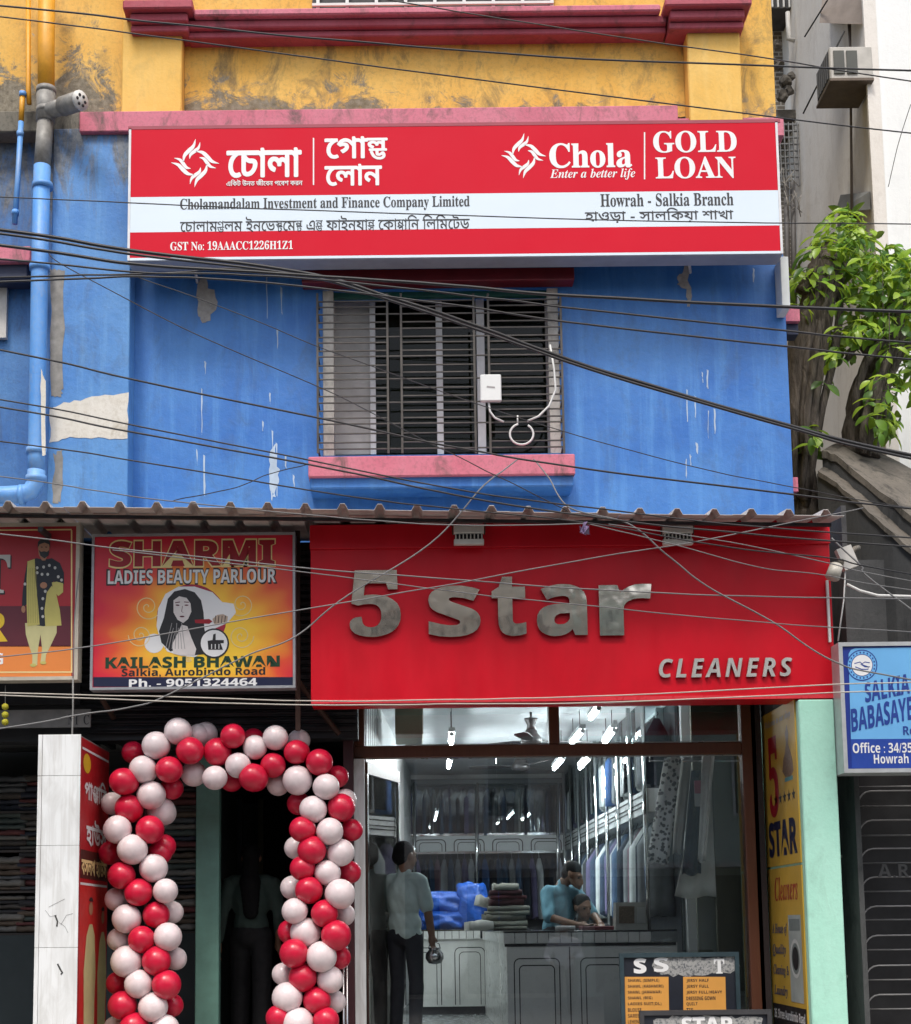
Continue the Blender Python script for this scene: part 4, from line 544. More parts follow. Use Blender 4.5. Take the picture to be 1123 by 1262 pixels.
PINKD = wall_paint('dark_pink_cornice_paint', '#a2404f', '#bb6270', (.10, .04, .045), streak=.35, grime=.7)
MAROON = M('maroon_paint', '#6d1524', .55, var=.35)
GREYC = wall_paint('dark_stained_concrete', (.05, .052, .054), (.10, .10, .10), (.012, .013, .015), streak=.5, grime=.6, rough=.85)
CONC = wall_paint('weathered_concrete', (.105, .093, .078), (.20, .175, .145), (.018, .017, .015), streak=.3, grime=.95, rough=.9)
BEIGE = wall_paint('beige_render', (.72, .68, .63), (.80, .78, .75), (.38, .33, .28), streak=.6, grime=.3, rough=.85)
WHITEW = wall_paint('white_render', (.80, .82, .82), (.86, .87, .87), (.42, .44, .45), streak=.5, grime=.12, rough=.8)
MINT = wall_paint('mint_paint', (.38, .72, .58), (.48, .80, .67), (.19, .35, .27), streak=.4, grime=.3, rough=.6)
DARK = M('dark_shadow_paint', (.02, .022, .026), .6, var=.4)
SOOT = M('sooty_metal', (.045, .045, .05), .5, .3, var=.5)

# ------------------------------------------------------------------ ground
MB().box(-60, 60, -60, 60, -.3, 0).build('road', M('asphalt', (.15, .145, .14), .85, var=.4, bump=.5), kind='structure')
MB().box(-30, 30, -1.6, 0.9, 0.004, .16, .01).build('pavement', M('paving_concrete', (.42, .40, .37), .85, var=.4, bump=.4), kind='structure')
MB().box(-14, 14, .91, 14, .004, .58).build('raised_plinth', M('plinth_cement', (.22, .21, .2), .8, var=.3), kind='structure')

# ------------------------------------------------------------------ the blue and yellow building
BY = .75                                    # plane of the recessed upper wall
bld = thing('building', 'blue and yellow painted building with barred window above the shops', 'building', (0, BY, 0))
bx0, bx1, bz0, bz1 = R(160, 158, 969, 640, BY)
wx0, wx1, wz0, wz1 = R(398, 356, 690, 560, BY)
ztop = P(500, 148, BY).z
mb = MB()
mb.box(bx0, wx0, BY, BY + .25, 4.74, ztop); mb.box(wx1, bx1, BY, BY + .25, 4.74, ztop)
mb.box(wx0, wx1, BY, BY + .25, 4.74, wz0); mb.box(wx0, wx1, BY, BY + .25, wz1, ztop)
mb.build('blue_wall', BLUE, bld)
pl0, pl1, _, _ = R(62, 160, 160, 600, .52)
MB().box(pl0, pl1, .52, BY + .25, 4.74, P(110, 158, .52).z, .006).build('blue_pilaster', BLUE2, bld)
lx = P(-140, 400, .78).x
MB().box(lx, pl0, .80, 1.05, 4.74, P(50, 160, .8).z).build('blue_side_wall', BLUE3, bld)
# body behind, so that the building has depth
MB().box(lx, bx1 - .004, 1.06, 6.0, 3.95, 12).build('rear_block', M('rear_render', (.4, .3, .12), .8), bld)
# band between blue and yellow
z0, z1 = P(480, 158, .47).z, P(480, 133, .47).z
MB().box(P(98, 145, .47).x, P(836, 145, .47).x, .47, 1.05, z0, z1, .008).build('pink_band', PINK, bld)
MB().box(P(838, 145, .47).x, bx1 + .02, .62, 1.05, z0 - .02, z1 - .03, .008).build('pink_band', PINK, bld)
MB().box(lx, P(97, 145, .6).x, .62, 1.05, P(40, 162, .62).z, P(40, 136, .62).z, .01).build('mouldy_ledge', wall_paint('mouldy_render', (.15, .14, .115), (.26, .235, .19), (.025, .025, .022), streak=.4, grime=.95, rough=.9), bld)
# yellow storey
yx0, yx1, _, _ = R(228, 0, 842, 130, BY)
MB().box(yx0, yx1, BY, 1.05, z1 + .002, 12).build('yellow_wall', YEL, bld)
a0, a1, _, _ = R(150, 40, 227, 130, .60)
MB().box(a0, yx0 - .002, .60, 1.05, z1 + .002, 12, .01).build('yellow_pilaster', YEL2, bld)
a2, a3, _, _ = R(842, 40, 914, 150, .58)
MB().box(yx1 + .002, a3, .58, 1.05, P(880, 150, .58).z, 12, .01).build('yellow_pilaster', YEL2, bld)
MB().box(a3 + .002, P(953, 60, .72).x, .72, 1.05, P(930, 150, .72).z, 12).build('yellow_wall', YEL, bld)
MB().box(lx, a0 - .002, .70, 1.05, P(75, 138, .7).z, 12).build('yellow_wall', YEL3, bld)
# upper cornice, stepped, breaking forward over the pilasters
def cornice(u0, u1, v_top, v_mid, v_bot, Y, cap0, cap1):
    x0, x1 = P(u0, v_mid, Y).x, P(u1, v_mid, Y).x; um = (u0 + u1) / 2
    zt, zm, zb = (P(um, q, Y).z for q in (v_top, v_mid, v_bot))
    m = MB(); m.box(x0 - cap0, x1 + cap1, Y - .06, 1.04, zm + .02, zt, .012); m.build('cornice', PINK if u1 - u0 > 200 else PINKD, bld)
    m = MB(); m.box(x0, x1, Y, 1.04, (zm + zb) / 2 + .002, zm + .018, .01); m.box(x0, x1, Y + .05, 1.04, zb, (zm + zb) / 2, .008); m.build('cornice_moulding', PINKD, bld)
cornice(231, 822, 13, 24, 39, .56, -.06, -.06)
cornice(160, 231, 4, 18, 34, .48, .05, .05)
cornice(826, 918, 2, 14, 30, .46, .05, .05)
# an opening and rail of the floor above, seen at the top edge
wtop = MB(); wtop.box(P(385, 5, .74).x, P(682, 5, .74).x, .738, .749, P(500, 9, .74).z, 12); wtop.build('upper_opening', DARK, bld)
for k in range(9):
    u = 390 + k * 36
    MB().box(P(u, 3, .70).x, P(u + 4, 3, .70).x, .68, .70, P(u, 12, .7).z, P(u, -60, .7).z).build('upper_baluster', M('rail_white', (.7, .7, .68), .5), bld)
MB().box(P(385, 3, .7).x, P(682, 3, .7).x, .66, .679, P(500, 9, .7).z, P(500, 6, .7).z).build('upper_rail', MATS['rail_white'], bld)
# dark red head beam and green lining over the window
boxp(372, 331, 708, 346, .60, BY - .002, .005).build('window_head', MAROON, bld)
# left edge: a little ledge and a window frame cut by the picture
boxp(-30, 303, 38, 322, .5, .78, .01).build('small_ledge', PINK, bld)
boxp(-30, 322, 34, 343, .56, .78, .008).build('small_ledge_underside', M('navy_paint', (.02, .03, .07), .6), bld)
boxp(-20, 352, 8, 416, .74, .79).build('side_window_frame', M('old_white_paint', (.62, .6, .56), .5, var=.3), bld)

# ---- window: recess, frames, panes, grille, sill
win = bpy.data.objects.new('window', None); COL.objects.link(win); win.parent = bld
FRM = M('window_aluminium', (.78, .79, .79), .45, .0, var=.25); BAR = M('grille_iron', (.10, .09, .08), .55, .3, var=.5, bump=.3)
JAMB = wall_paint('peeled_jamb', (.6, .57, .52), (.7, .67, .62), (.2, .18, .16), streak=.3, grime=.7)
GY = .60                                    # plane of the grille, standing proud of the wall
for a_, b_ in ((wx0 + .001, wx0 + .09), (wx1 - .09, wx1 - .001)): MB().box(a_, b_, BY + .01, 1.05, wz0, wz1).build('jamb', JAMB, win)
boxp(398, 346, 690, 366, .80, .84).build('green_pelmet', M('green_board', (.015, .11, .085), .5, var=.3), win)
MB().box(wx0, wx1, 1.10, 1.12, wz0, wz1).build('dark_room', DARK, win)
boxp(409, 366, 457, 560, 1.0, 1.03).build('grey_shutter', M('shutter_grey', (.5, .49, .47), .5, var=.3), win)
for (u0, u1) in ((456, 463), (538, 546), (588, 598), (674, 684)):
    boxp(u0, 366, u1, 560, .965, 1.03, .004).build('mullion', FRM, win)
PANE = glass('window_pane_glass', (.35, .4, .4), .4)
for (u0, u1) in ((463, 538), (546, 588), (598, 674)):
    boxp(u0, 368, u1, 560, .995, 1.0).build('pane', PANE, win)
vy = [370, 377, 386, 396, 404, 414, 421, 431, 438, 449, 458, 466, 477, 487, 495, 505, 514, 521, 533, 544, 552]
gx0, gx1 = P(391, 460, GY).x, P(694, 460, GY).x
for k, v in enumerate(vy):
    z = P(540, v, GY).z
    if k % 3 == 2: spans = [(gx0, gx1)]
    else: spans = [(gx0, P(478, v, GY).x), (P(495, v, GY).x, P(585, v, GY).x), (P(603, v, GY).x, gx1)]
    for a, b in spans: MB().box(a, b, GY, GY + .012, z - .005, z + .005).build('grille_bar', BAR, win)
for u in (391.5, 478, 495, 585, 603, 693):
    x = P(u, 460, GY - .005).x; zb, zt = P(u, 559, GY).z, P(u, 362, GY).z
    MB().box(x - .009, x + .009, GY - .013, GY - .001, zb, zt).build('grille_upright', BAR, win)
for v in vy[::2]:                           # return bars into the wall at both ends
    z = P(540, v, GY).z
    for x in (gx0 + .008, gx1 - .008): MB().box(x - .007, x + .007, GY + .0125, BY + .05, z - .007, z + .007).build('grille_return', BAR, win)
boxp(380, 561, 709, 586, .42, BY - .002, .008).build('sill', PINK, win)
sx0, sx1, sz0, sz1 = R(382, 586, 707, 601, .47)
MB().box(sx0, sx1, .46, BY - .003, sz0, sz1 - .002, .01).build('sill_underside', BLUE, win)

# paint patches, drips and scars on the blue wall: thin skins of other paint
PATCH = wall_paint('whitewash', (.60, .57, .50), (.72, .70, .65), (.30, .24, .15), streak=.6, grime=.7)
DRIP = M('white_drips', (.48, .60, .74), .6, var=.3)
def ragged(pts, n=5, a=1.5):
    out = []
    for i in range(len(pts)):
        p, q = pts[i], pts[(i + 1) % len(pts)]
        for k in range(n): out.append((p[0] + (q[0] - p[0]) * k / n + rnd.uniform(-a, a), p[1] + (q[1] - p[1]) * k / n + rnd.uniform(-a, a)))
    return out
print_px('paint_patch', ragged([(62, 505), (80, 497), (112, 490), (158.5, 484), (157.5, 541), (120, 540), (85, 539), (62, 545)]), .52, PATCH, bld, d=.003)
print_px('paint_patch', ragged([(63, 332), (79, 332), (78, 480), (74, 488), (64, 490)], 6, 2), .52, M('bare_render', (.3, .29, .27), .8, var=.4, scale=14), bld, d=.003)
print_px('paint_patch', ragged([(66, 560), (78, 555), (76, 618), (66, 620)], 6, 2), .52, MATS['bare_render'], bld, d=.003)
for sc in ([(245, 345), (252, 341), (258, 355), (266, 358), (267, 380), (258, 394), (250, 398), (244, 388), (243, 366)], [(836, 340), (842, 334), (846, 318), (850, 318), (849, 345), (852, 360), (850, 378), (846, 376), (845, 358), (836, 350)]):
    print_px('plaster_scar', ragged(sc, 3, 2), BY, M('bare_plaster', (.42, .40, .38), .85, var=.35, scale=25), bld, d=.004)
drips = [(253, 445, 462), (249, 478, 536), (243, 553, 574), (252, 560, 612), (329, 340, 394), (342, 405, 431), (347, 353, 388), (333, 483, 500), (324, 518, 532), (336, 530, 606), (341, 545, 612), (352, 560, 578), (866, 458, 472), (872, 455, 480), (857, 487, 516), (873, 505, 540), (881, 503, 535), (846, 565, 590), (851, 560, 575), (859, 545, 560), (335, 596, 618), (362, 585, 600), (847, 480, 520), (929, 330, 350)]
for u, v0, v1 in drips:
    w = rnd.uniform(.5, 1.3)
    print_px('paint_drip', ragged([(u - w, v0), (u + w, v0 + 2), (u + w * .7, v1), (u - w * .4, v1 - 3)], 4, .6), BY, DRIP, bld, d=.002)
print_px('paint_splash', ragged([(333, 560), (339, 545), (343, 570), (344, 590), (339, 612), (334, 606), (331, 585)], 4, 2), BY, DRIP, bld, d=.0025)

# ---- drain pipes
PB = wall_paint('blue_pipe_paint', '#4f8fd6', '#7fb1e6', (.35, .36, .36), streak=.5, grime=.55, rough=.45)
PG = M('grey_cast_pipe', (.30, .29, .27), .55, .1, var=.4, scale=20); PY = M('yellow_pipe_paint', '#e8a52a', .5, var=.25, scale=12)
pp = thing('drain_pipe', 'thick drain pipe, yellow above and blue below, with capped branch', 'pipe', P(50, 620, .45))
def ppx(l, Y): return [P(u, v, Y) for u, v in l]
rp = 11.0 / scale_at(.45)
MB().tube(ppx([(58, -40), (57, 60), (57, 112)], .45), rp, 16).build('upper_pipe', PY, pp)
MB().tube(ppx([(57, 112), (56, 150)], .45), rp * 1.14, 16).build('tee_joint', PG, pp)
mb = MB(); a, b = P(57, 138, .45), P(98, 124, .22); mb.tube([a, a.lerp(b, .55)], rp * .95, 16); mb.build('branch_pipe', PG, pp)
mb = MB(); mb.tube([a.lerp(b, .5), b], rp * 1.12, 16); mb.build('branch_collar', PG, pp)
mb = MB(); mb.tube([b, b + (b - a).normalized() * .02], rp * 1.14, 16)
cp = mb.build('branch_cap', M('white_plastic', (.7, .69, .66), .4, var=.2), pp)
ax = (b - a).normalized(); e1 = ax.cross(Vector((0, 0, 1))).normalized(); e2 = ax.cross(e1)
mb = MB()
for k in range(6):
    q = b + ax * .021 + (e1 * math.cos(k * PI / 3) + e2 * math.sin(k * PI / 3)) * rp * .6; mb.tube([q, q + ax * .003], rp * .2, 8)
mb.build('drain_hole', DARK, cp)
MB().tube(ppx([(56, 150), (52, 205)], .45), rp * .98, 16).build('grey_pipe', PG, pp)
MB().tube(ppx([(52, 205), (49, 330), (47, 450), (45, 560), (45, 580)], .45), rp, 16).build('lower_pipe', PB, pp)
el = [(45, 580), (44, 594), (38, 605), (26, 609), (10, 610), (-60, 612)]
MB().tube(ppx(el, .45), rp * 1.03, 16).build('elbow_pipe', PB, pp)
for v, u in ((112, 57), (137, 57), (229, 52.5), (330, 49), (556, 45), (590, 44.5)):
    p = P(u, v, .45); MB().tube([p + Vector((0, 0, -.022)), p + Vector((0, 0, .022))], rp * 1.2, 16).build('collar', PB if v > 200 else PG, pp)
p = P(27, 610, .45); MB().tube([p - Vector((.02, 0, 0)), p + Vector((.02, 0, 0))], rp * 1.2, 16).build('collar', PB, pp)
print_px('peeled_strip', ragged([(50, 455), (56, 470), (56, 560), (52, 562), (51, 500)], 4, .8), .45 - rp - .004, PATCH, pp, d=.001)
sp = thing('water_pipe', 'thin small-bore water pipe, orange above and blue below, left of the drain pipe', 'pipe', P(20, 276, .6))
r2 = 3.6 / scale_at(.55)
MB().tube(ppx([(35, -20), (35, 110), (36, 128)], .55), r2 * .9, 10).build('upper_pipe', PY, sp)
MB().tube(ppx([(28, 112), (26, 150)], .52), r2 * .95, 10).build('joint_pipe', PY, sp)
MB().tube(ppx([(26, 150), (22, 220), (18, 276)], .52), r2, 10).build('lower_pipe', PB, sp)
for u, v in ((28, 116), (25, 165), (19, 262)):
    p = P(u, v, .52); MB().tube([p + Vector((0, 0, -.02)), p + Vector((0, 0, .02))], r2 * 1.3, 10).build('collar', PB, sp)

# ------------------------------------------------------------------ corrugated awning
AL, AR = P(-60, 623, -.5), P(1042, 635, -.5)
aw = thing('awning', 'brown-grey corrugated metal awning sheltering the shop signs', 'awning', (0, .7, 3.2))
TIN = M('rusty_corrugated_sheet', (.66, .63, .60), .6, .0, var=.4, scale=5, bump=.2)
n_r = 24; per = (AR.x - AL.x) / n_r
prof = [(0, 0), (.36, 0), (.45, .045), (.57, .045), (.66, 0), (1, 0)]
sheets = 8; per_sheet = 3
for s_ in range(sheets):
    mb = MB(); top = []
    i0, i1 = s_ * per_sheet, min(n_r, (s_ + 1) * per_sheet)
    if i0 >= i1: break
    yo = rnd.uniform(-.03, .03)
    for i in range(i0, i1):
        for fx, h in (prof if i == i1 - 1 else prof[:-1]): top.append((AL.x + (i + fx) * per, h))
    rows = []
    for Y, k_ in ((-.5 + yo, 0.0), (.74, 1.0)):
        for th in (0, -.004):
            rows.append([Vector((x, Y, AL.z + (AR.z - AL.z) * (x - AL.x) / (AR.x - AL.x) + k_ * (.04 + .13 * (x - AL.x) / (AR.x - AL.x)) + h + th + (s_ % 2) * .005)) for x, h in top])
    m = len(top); vs = [q for r_ in rows for q in r_]; fs = []
    for k in range(m - 1):
        fs += [(k, k + 1, 2 * m + k + 1, 2 * m + k), (m + k + 1, m + k, 3 * m + k, 3 * m + k + 1), (k + 1, k, m + k, m + k + 1), (2 * m + k, 2 * m + k + 1, 3 * m + k + 1, 3 * m + k)]
    fs += [(0, 2 * m, 3 * m, m), (m - 1, 2 * m - 1, 4 * m - 1, 3 * m - 1)]
    mb.add(vs, fs).build('corrugated_sheet', TIN, aw)
MB().obox(((AL.x + AR.x) / 2, -.3, (AL.z + AR.z) / 2 - .018), ((AR.x - AL.x) / 2 - .05, 0, (AR.z - AL.z) / 2), (0, .015, 0), (0, 0, .012)).build('purlin', SOOT, aw)
for u in (60,):
    x = P(u, 640, 0).x; MB().obox((x, .2, AL.z - .07 + (AR.z - AL.z) * (u + 60) / 1100), (.018, 0, 0), (0, .45, .03), (0, 0, .018)).build('bracket', SOOT, aw)

# ------------------------------------------------------------------ wall and shutter box behind the signs
SLAT = M('shutter_slat_paint', (.045, .047, .055), .5, .2, var=.4)
sh = thing('roller_shutter', 'dark rolled shutter box behind the beauty parlour sign', 'shutter', (-1.3, .6, 2.9))
x0, x1 = P(100, 800, .6).x, P(440, 800, .6).x; zt, zb = 4.6, P(300, 902, .6).z
k = 0; z = zb
while z < zt:
    MB().add([(x0, .60, z + .004), (x1, .60, z + .004), (x1, .585, z + .03), (x0, .585, z + .03), (x0, .60, z + .056), (x1, .60, z + .056), (x0, .64, z + .004), (x1, .64, z + .004), (x0, .64, z + .056), (x1, .64, z + .056)],
             [(0, 1, 3, 2), (2, 3, 5, 4), (4, 5, 9, 8), (6, 7, 1, 0), (0, 2, 4, 8, 6), (1, 7, 9, 5, 3), (7, 6, 8, 9)]).build('slat', SLAT, sh)
    z += .06
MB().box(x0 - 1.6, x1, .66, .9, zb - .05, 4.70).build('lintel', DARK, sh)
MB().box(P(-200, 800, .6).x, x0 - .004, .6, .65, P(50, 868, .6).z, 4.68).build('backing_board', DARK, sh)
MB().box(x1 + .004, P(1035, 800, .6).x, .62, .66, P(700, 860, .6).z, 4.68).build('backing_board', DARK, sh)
for (a, b) in (((366, 838), (418, 905)), ((126, 862), (140, 885))):
    p, q = P(*a, .35), P(*b, .55); MB().tube([p, q], .022, 6, False).build('stay', M('rusty_iron', (.10, .055, .04), .7, .3, var=.5), sh)
MB().box(P(364, 800, .3).x, P(370, 800, .3).x, .3, .34, P(367, 900, .3).z, P(367, 640, .3).z).build('upright', MATS['rusty_iron'], sh)
# ------------------------------------------------------------------ gold loan signboard
CY = .30
RED = M('sign_red_vinyl', '#cf142e', .6, var=.05, scale=1.2, spec=.15); WHT = M('sign_white_vinyl', (.69, .79, .88), .5, var=.05, scale=1.2)
INK = M('sign_black_ink', (.02, .02, .024), .5, var=.1); PAPER = M('print_white', (.82, .82, .82), .45, var=.03)
cs = thing('signboard', 'wide red and white gold loan signboard below the yellow storey', 'signboard', (P(560, 320, CY).x, CY, P(560, 320, CY).z))
x0, x1, z0, z1 = R(158, 154, 962, 316, CY)
MB().box(x0, x1, CY + .006, CY + .20, z0 - .01, z1, .006).build('box_body', M('sign_box_grey', (.30, .33, .40), .5, var=.2), cs)
def vrow(v_l, v_r): return lambda u: v_l + (v_r - v_l) * (u - 158) / (962 - 158)
zr = lambda v: P(560, v, CY).z
zz = [z1, zr(239), zr(284), zr(316), z0]
for nm, za, zb, m in (('red_panel', z1 - .006, zr(238.5), RED), ('white_panel', zr(238.5), zr(282), WHT), ('red_panel', zr(282), z0 + .018, RED), ('white_edge', z0 + .018, z0 - .004, WHT)):
    MB().box(x0 + .02, x1 - .02, CY, CY + .0055, zb, za - .0008).build(nm, m, cs)
for a_, b_ in ((x0, x0 + .019), (x1 - .019, x1)): MB().box(a_, b_, CY - .002, CY + .0055, z0 - .004, z1).build('edge_trim', M('sign_edge_trim', (.75, .76, .78), .4), cs)
boxp(158, 151, 962, 155, CY - .002, CY + .01).build('top_trim', M('sign_top_trim', (.35, .05, .08), .5), cs)
BE = dict(d0=.002)
LY = CY
text_px('েচালা', 'n', (279, 182, 372, 219), LY, PAPER, cs, bold=.03)
text_px('এিকট উনত জীেবন পেবশ করন', 'n', (279, 221, 373, 229), LY, PAPER, cs, bold=.018)
text_px('েগা{লড}', 'n', (400, 168, 478, 197), LY, PAPER, cs, bold=.03)
text_px('েলান', 'n', (400, 202, 471, 229), LY, PAPER, cs, bold=.03)
text_px('Chola', 'b', (677, 176, 779, 207), LY, PAPER, cs, bold=.012)
text_px('Enter a better life', 'i', (678, 208, 783, 222), LY, PAPER, cs)
text_px('GOLD', 'b', (805, 161, 908, 188), LY, PAPER, cs, bold=.008)
text_px('LOAN', 'b', (808, 193, 907, 220), LY, PAPER, cs, bold=.008)
text_px('Cholamandalam Investment and Finance Company Limited', 'b', (222, 243, 579, 260), LY, INK, cs, bold=.004)
text_px('েচালাম{ণড}লম ইনেভ{সট}েম{নট} এ{নড} ফাইনযা{নস} েকা{মপ}ািন িলিমেটড', 'n', (222, 266, 579, 285), LY, INK, cs, bold=.006)
text_px('Howrah - Salkia Branch', 'b', (740, 238, 904, 254), LY, INK, cs, bold=.004)
text_px('হাওড়া - সালিকয়া শাখা', 'n', (721, 256, 904, 274), LY, INK, cs, bold=.008)
text_px('GST No: 19AAACC1226H1Z1', 'b', (210, 297, 361, 308), LY, PAPER, cs, bold=.004)
for u in (386.5, 794.5):
    dv = 0 if u < 500 else -7
    print_px('divider', [(u - .8, 170 + dv), (u + .8, 170 + dv), (u + .8, 228 + dv), (u - .8, 228 + dv)], LY, PAPER, cs)
def smooth(pts, ws, n=5):
    q = spline2([(p[0], p[1], w) for p, w in zip(pts, ws)], n); return [(x, y) for x, y, w in q], [max(.004, w) for x, y, w in q]
def spline2(pts, n):
    out = []
    for i in range(len(pts) - 1):
        p0, p1, p2, p3 = (Vector(pts[max(0, i - 1)]), Vector(pts[i]), Vector(pts[i + 1]), Vector(pts[min(len(pts) - 1, i + 2)]))
        for k in range(n): t = k / n; out.append(.5 * ((2 * p1) + (p2 - p0) * t + (2 * p0 - 5 * p1 + 4 * p2 - p3) * t * t + (3 * p1 - p0 - 3 * p2 + p3) * t ** 3))
    return [tuple(q) for q in out] + [tuple(pts[-1])]
def flame_logo(cx, cy, s):
    # a ring of four double flames turning round an open square centre
    for k in range(4):
        a = k * PI / 2 + .04
        for cl, ws in (([(-.50, -.02), (-.46, -.30), (-.28, -.52), (-.10, -.72), (-.02, -1.02)], [.02, .14, .17, .13, .01]), ([(-.24, -.18), (-.20, -.36), (-.02, -.52), (.12, -.66), (.18, -.90)], [.02, .12, .15, .11, .01])):
            c2, w2 = smooth([(cx + s * (x * math.cos(a) - y * math.sin(a)), cy + s * (x * math.sin(a) + y * math.cos(a))) for x, y in cl], [w * s for w in ws])
            print_px('emblem_flame', band(c2, w2), LY, PAPER, cs)
flame_logo(240.5, 201, 29); flame_logo(645.5, 192, 27)
# white end post beside it
boxp(963, 316, 973, 380, .55, .74, .004).build('white_post', M('whitewash_post', (.74, .78, .76), .6), bld)
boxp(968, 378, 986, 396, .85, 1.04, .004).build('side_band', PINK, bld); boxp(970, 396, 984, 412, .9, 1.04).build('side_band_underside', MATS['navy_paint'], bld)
boxp(974, 588, 984, 606, .85, 1.04, .004).build('side_band', PINK, bld)
for u, v in ((240, 330), (848, 318)):
    p, q = P(u, v - 6, CY + .15), P(u + 3, v + 18, BY); MB().tube([p, q], .012, 6).build('tie_rod', M('tie_white', (.6, .6, .6), .5), cs)

# ------------------------------------------------------------------ 5 star cleaners signboard
SG = NT('glossy_red_panel'); _q = SG.noise(SG.coord((1, 1, .5)), 2.0, 5, .6); SG.bump(SG.noise(SG.coord((1, 1, .6)), 1.1, 2), .25, .03); SG.p.inputs['Specular IOR Level'].default_value = .25
SG = SG.done(SG.mix(SG.ramp(_q, [(.35, 0.0), (.7, 1.0)]), '#c00a1e', '#d40f26'), SG.ramp(SG.noise(SG.coord((1, 1, .2)), 6, 6, .7), [(.3, .30), (.7, .48)]))
ss = thing('signboard', 'plain red signboard with steel letters reading 5 star CLEANERS', 'signboard', (P(705, 866, 0).x, 0, P(705, 866, 0).z))
x0, x1, z0, z1 = R(383, 645, 1026, 864, 0)
MB().box(x0, x1, 0, .30, z0, z1, .004).build('box_body', SG, ss)
MB().box(x0 - .004, x1 + .004, -.02, .299, P(705, 674, 0).z, z1 + .004, .004).build('top_strip', SG, ss)
MB().box(x0, x1, -.006, -.0005, z0, z0 + .03).build('bottom_bead', M('red_bead', '#e23a45', .3), ss)
STEEL = NT('brushed_steel'); v_ = STEEL.coord((1, 1, 14)); STEEL.bump(STEEL.noise(STEEL.coord((1.5, 1, 1.2)), 3, 2), .22, .03)
STEEL = STEEL.done((.88, .80, .67), .12, 1.0)
STEEL2 = M('satin_steel', (.62, .60, .55), .42, 1.0, var=.1)
LET = [('5', 'b', (431, 704, 494, 786), .02), ('s', 's', (528, 723, 592, 786), .012), ('t', 's', (606, 712, 648, 785), .012), ('a', 's', (661, 721, 723, 785), .012), ('r', 's', (738, 721, 803, 784), .012)]
for ch, f, px, bo in LET: text_px(ch, f, px, 0, STEEL, ss, name='steel_letter', d0=.035, d1=.008, bold=bo)
us = [(810, 833), (836, 855), (857, 877), (878, 903), (906, 928), (929, 949), (949, 966), (958, 976)]
word = 'CLEANERS'; tot = fit(word, 'o', *[0, 0, 1, 1])
rx = R(810, 812, 975, 835, 0); adv = 0.0; advs = []
for c in word: advs.append(adv); adv += glyph('o', c)[0] + .14
for i, c in enumerate(word):
    gl = layout(c, 'o', .01); xs = [p[0] for o, h in gl for p in o]
    k = (rx[1] - rx[0]) / (adv - .14)
    text_on(front(0), c, 'o', (rx[0] + (advs[i] + min(xs)) * k, rx[2], rx[0] + (advs[i] + max(xs)) * k, rx[3]), STEEL2, ss, name='steel_letter', d0=.03, d1=.006, bold=.0)

# ------------------------------------------------------------------ floodlights under the awning
for lab, u in (('small ribbed floodlight over the letter s of the red sign', 578), ('small ribbed floodlight over the right half of the red sign', 836)):
    Y = -.14; p = P(u, 655, Y); k = 1 / scale_at(Y)
    fl = thing('floodlight', lab, 'lamp', p, 'floodlights over the red sign')
    W = M('lamp_white', (.72, .71, .66), .4, var=.25)
    mb = MB(); mb.box(p.x - 19 * k, p.x + 19 * k, Y, Y + .06, p.z - 2 * k, p.z + 8 * k, .006); mb.build('hood', W, fl)
    mb = MB(); mb.box(p.x - 19 * k, p.x + 19 * k, Y + .01, Y + .06, p.z - 16 * k, p.z - 9 * k, .004); mb.build('lower_rim', W, fl)
    MB().box(p.x - 18 * k, p.x + 18 * k, Y + .03, Y + .055, p.z - 9 * k, p.z - 2 * k).build('lens', M('lens_dark', (.03, .03, .035), .2), fl)
    for j in range(8):
        x = p.x + (-16.5 + j * 4.7) * k; MB().box(x - .004, x + .004, Y + .004, Y + .03, p.z - 9 * k, p.z - 2 * k).build('cooling_fin', W, fl)
    for s in (-1, 1):
        MB().tube([p + Vector((s * 20 * k, .03, -3 * k)), p + Vector((s * 21 * k, .03, 14 * k)), p + Vector((s * 21 * k, .12, 20 * k))], .006, 6).build('bracket', MATS['rusty_iron'], fl)

# ------------------------------------------------------------------ beauty parlour signboard
HY = .08
def lit_vinyl(name, stops, scale, rot):  # printed burst, yellow centre running out to red corners
    n = NT(name); q = n.sep(n.coord())
    dx = n.math('SUBTRACT', q[0], .10); dz = n.math('MULTIPLY', n.math('SUBTRACT', q[2], rot), 1.15)
    d = n.math('SQRT', n.math('ADD', n.math('MULTIPLY', dx, dx), n.math('MULTIPLY', dz, dz)))
    ang = n.math('ARCTAN2', dz, dx); rays = n.math('MULTIPLY', n.math('SINE', n.math('ADD', n.math('MULTIPLY', ang, 17.0), n.math('MULTIPLY', n.noise(n.coord(), 2.2, 2, .5), 5.0))), .055)
    w = n.noise(n.coord((1, 1, 1)), 1.8, 2, .5)
    f = n.math('ADD', n.math('ADD', n.math('MULTIPLY', d, scale), n.math('MULTIPLY', n.math('SUBTRACT', w, .5), .45)), n.math('MULTIPLY', rays, d))
    return n.done(n.ramp(f, stops), .38)
bp = thing('signboard', 'beauty parlour signboard, red fading to yellow, with a portrait', 'signboard', P(238, 848, HY))
x0, x1, z0, z1 = R(112, 657, 364, 849, HY)
VIN = lit_vinyl('red_yellow_vinyl', [(.10, '#ffdc3c'), (.36, '#ffc738'), (.52, '#f79a30'), (.68, '#ea5230'), (.88, '#d81c38')], 1.0, .42)
pan = MB().box(x0 + .02, x1 - .02, HY, HY + .10, z0 + .02, z1 - .02)
pn = pan.build('panel', VIN, bp)
FR = M('sign_frame_aluminium', (.42, .43, .45), .45, .4, var=.3)
frame_px('frame', 112, 657, 364, 849, 3.2, HY - .012, HY + .12, FR, bp)
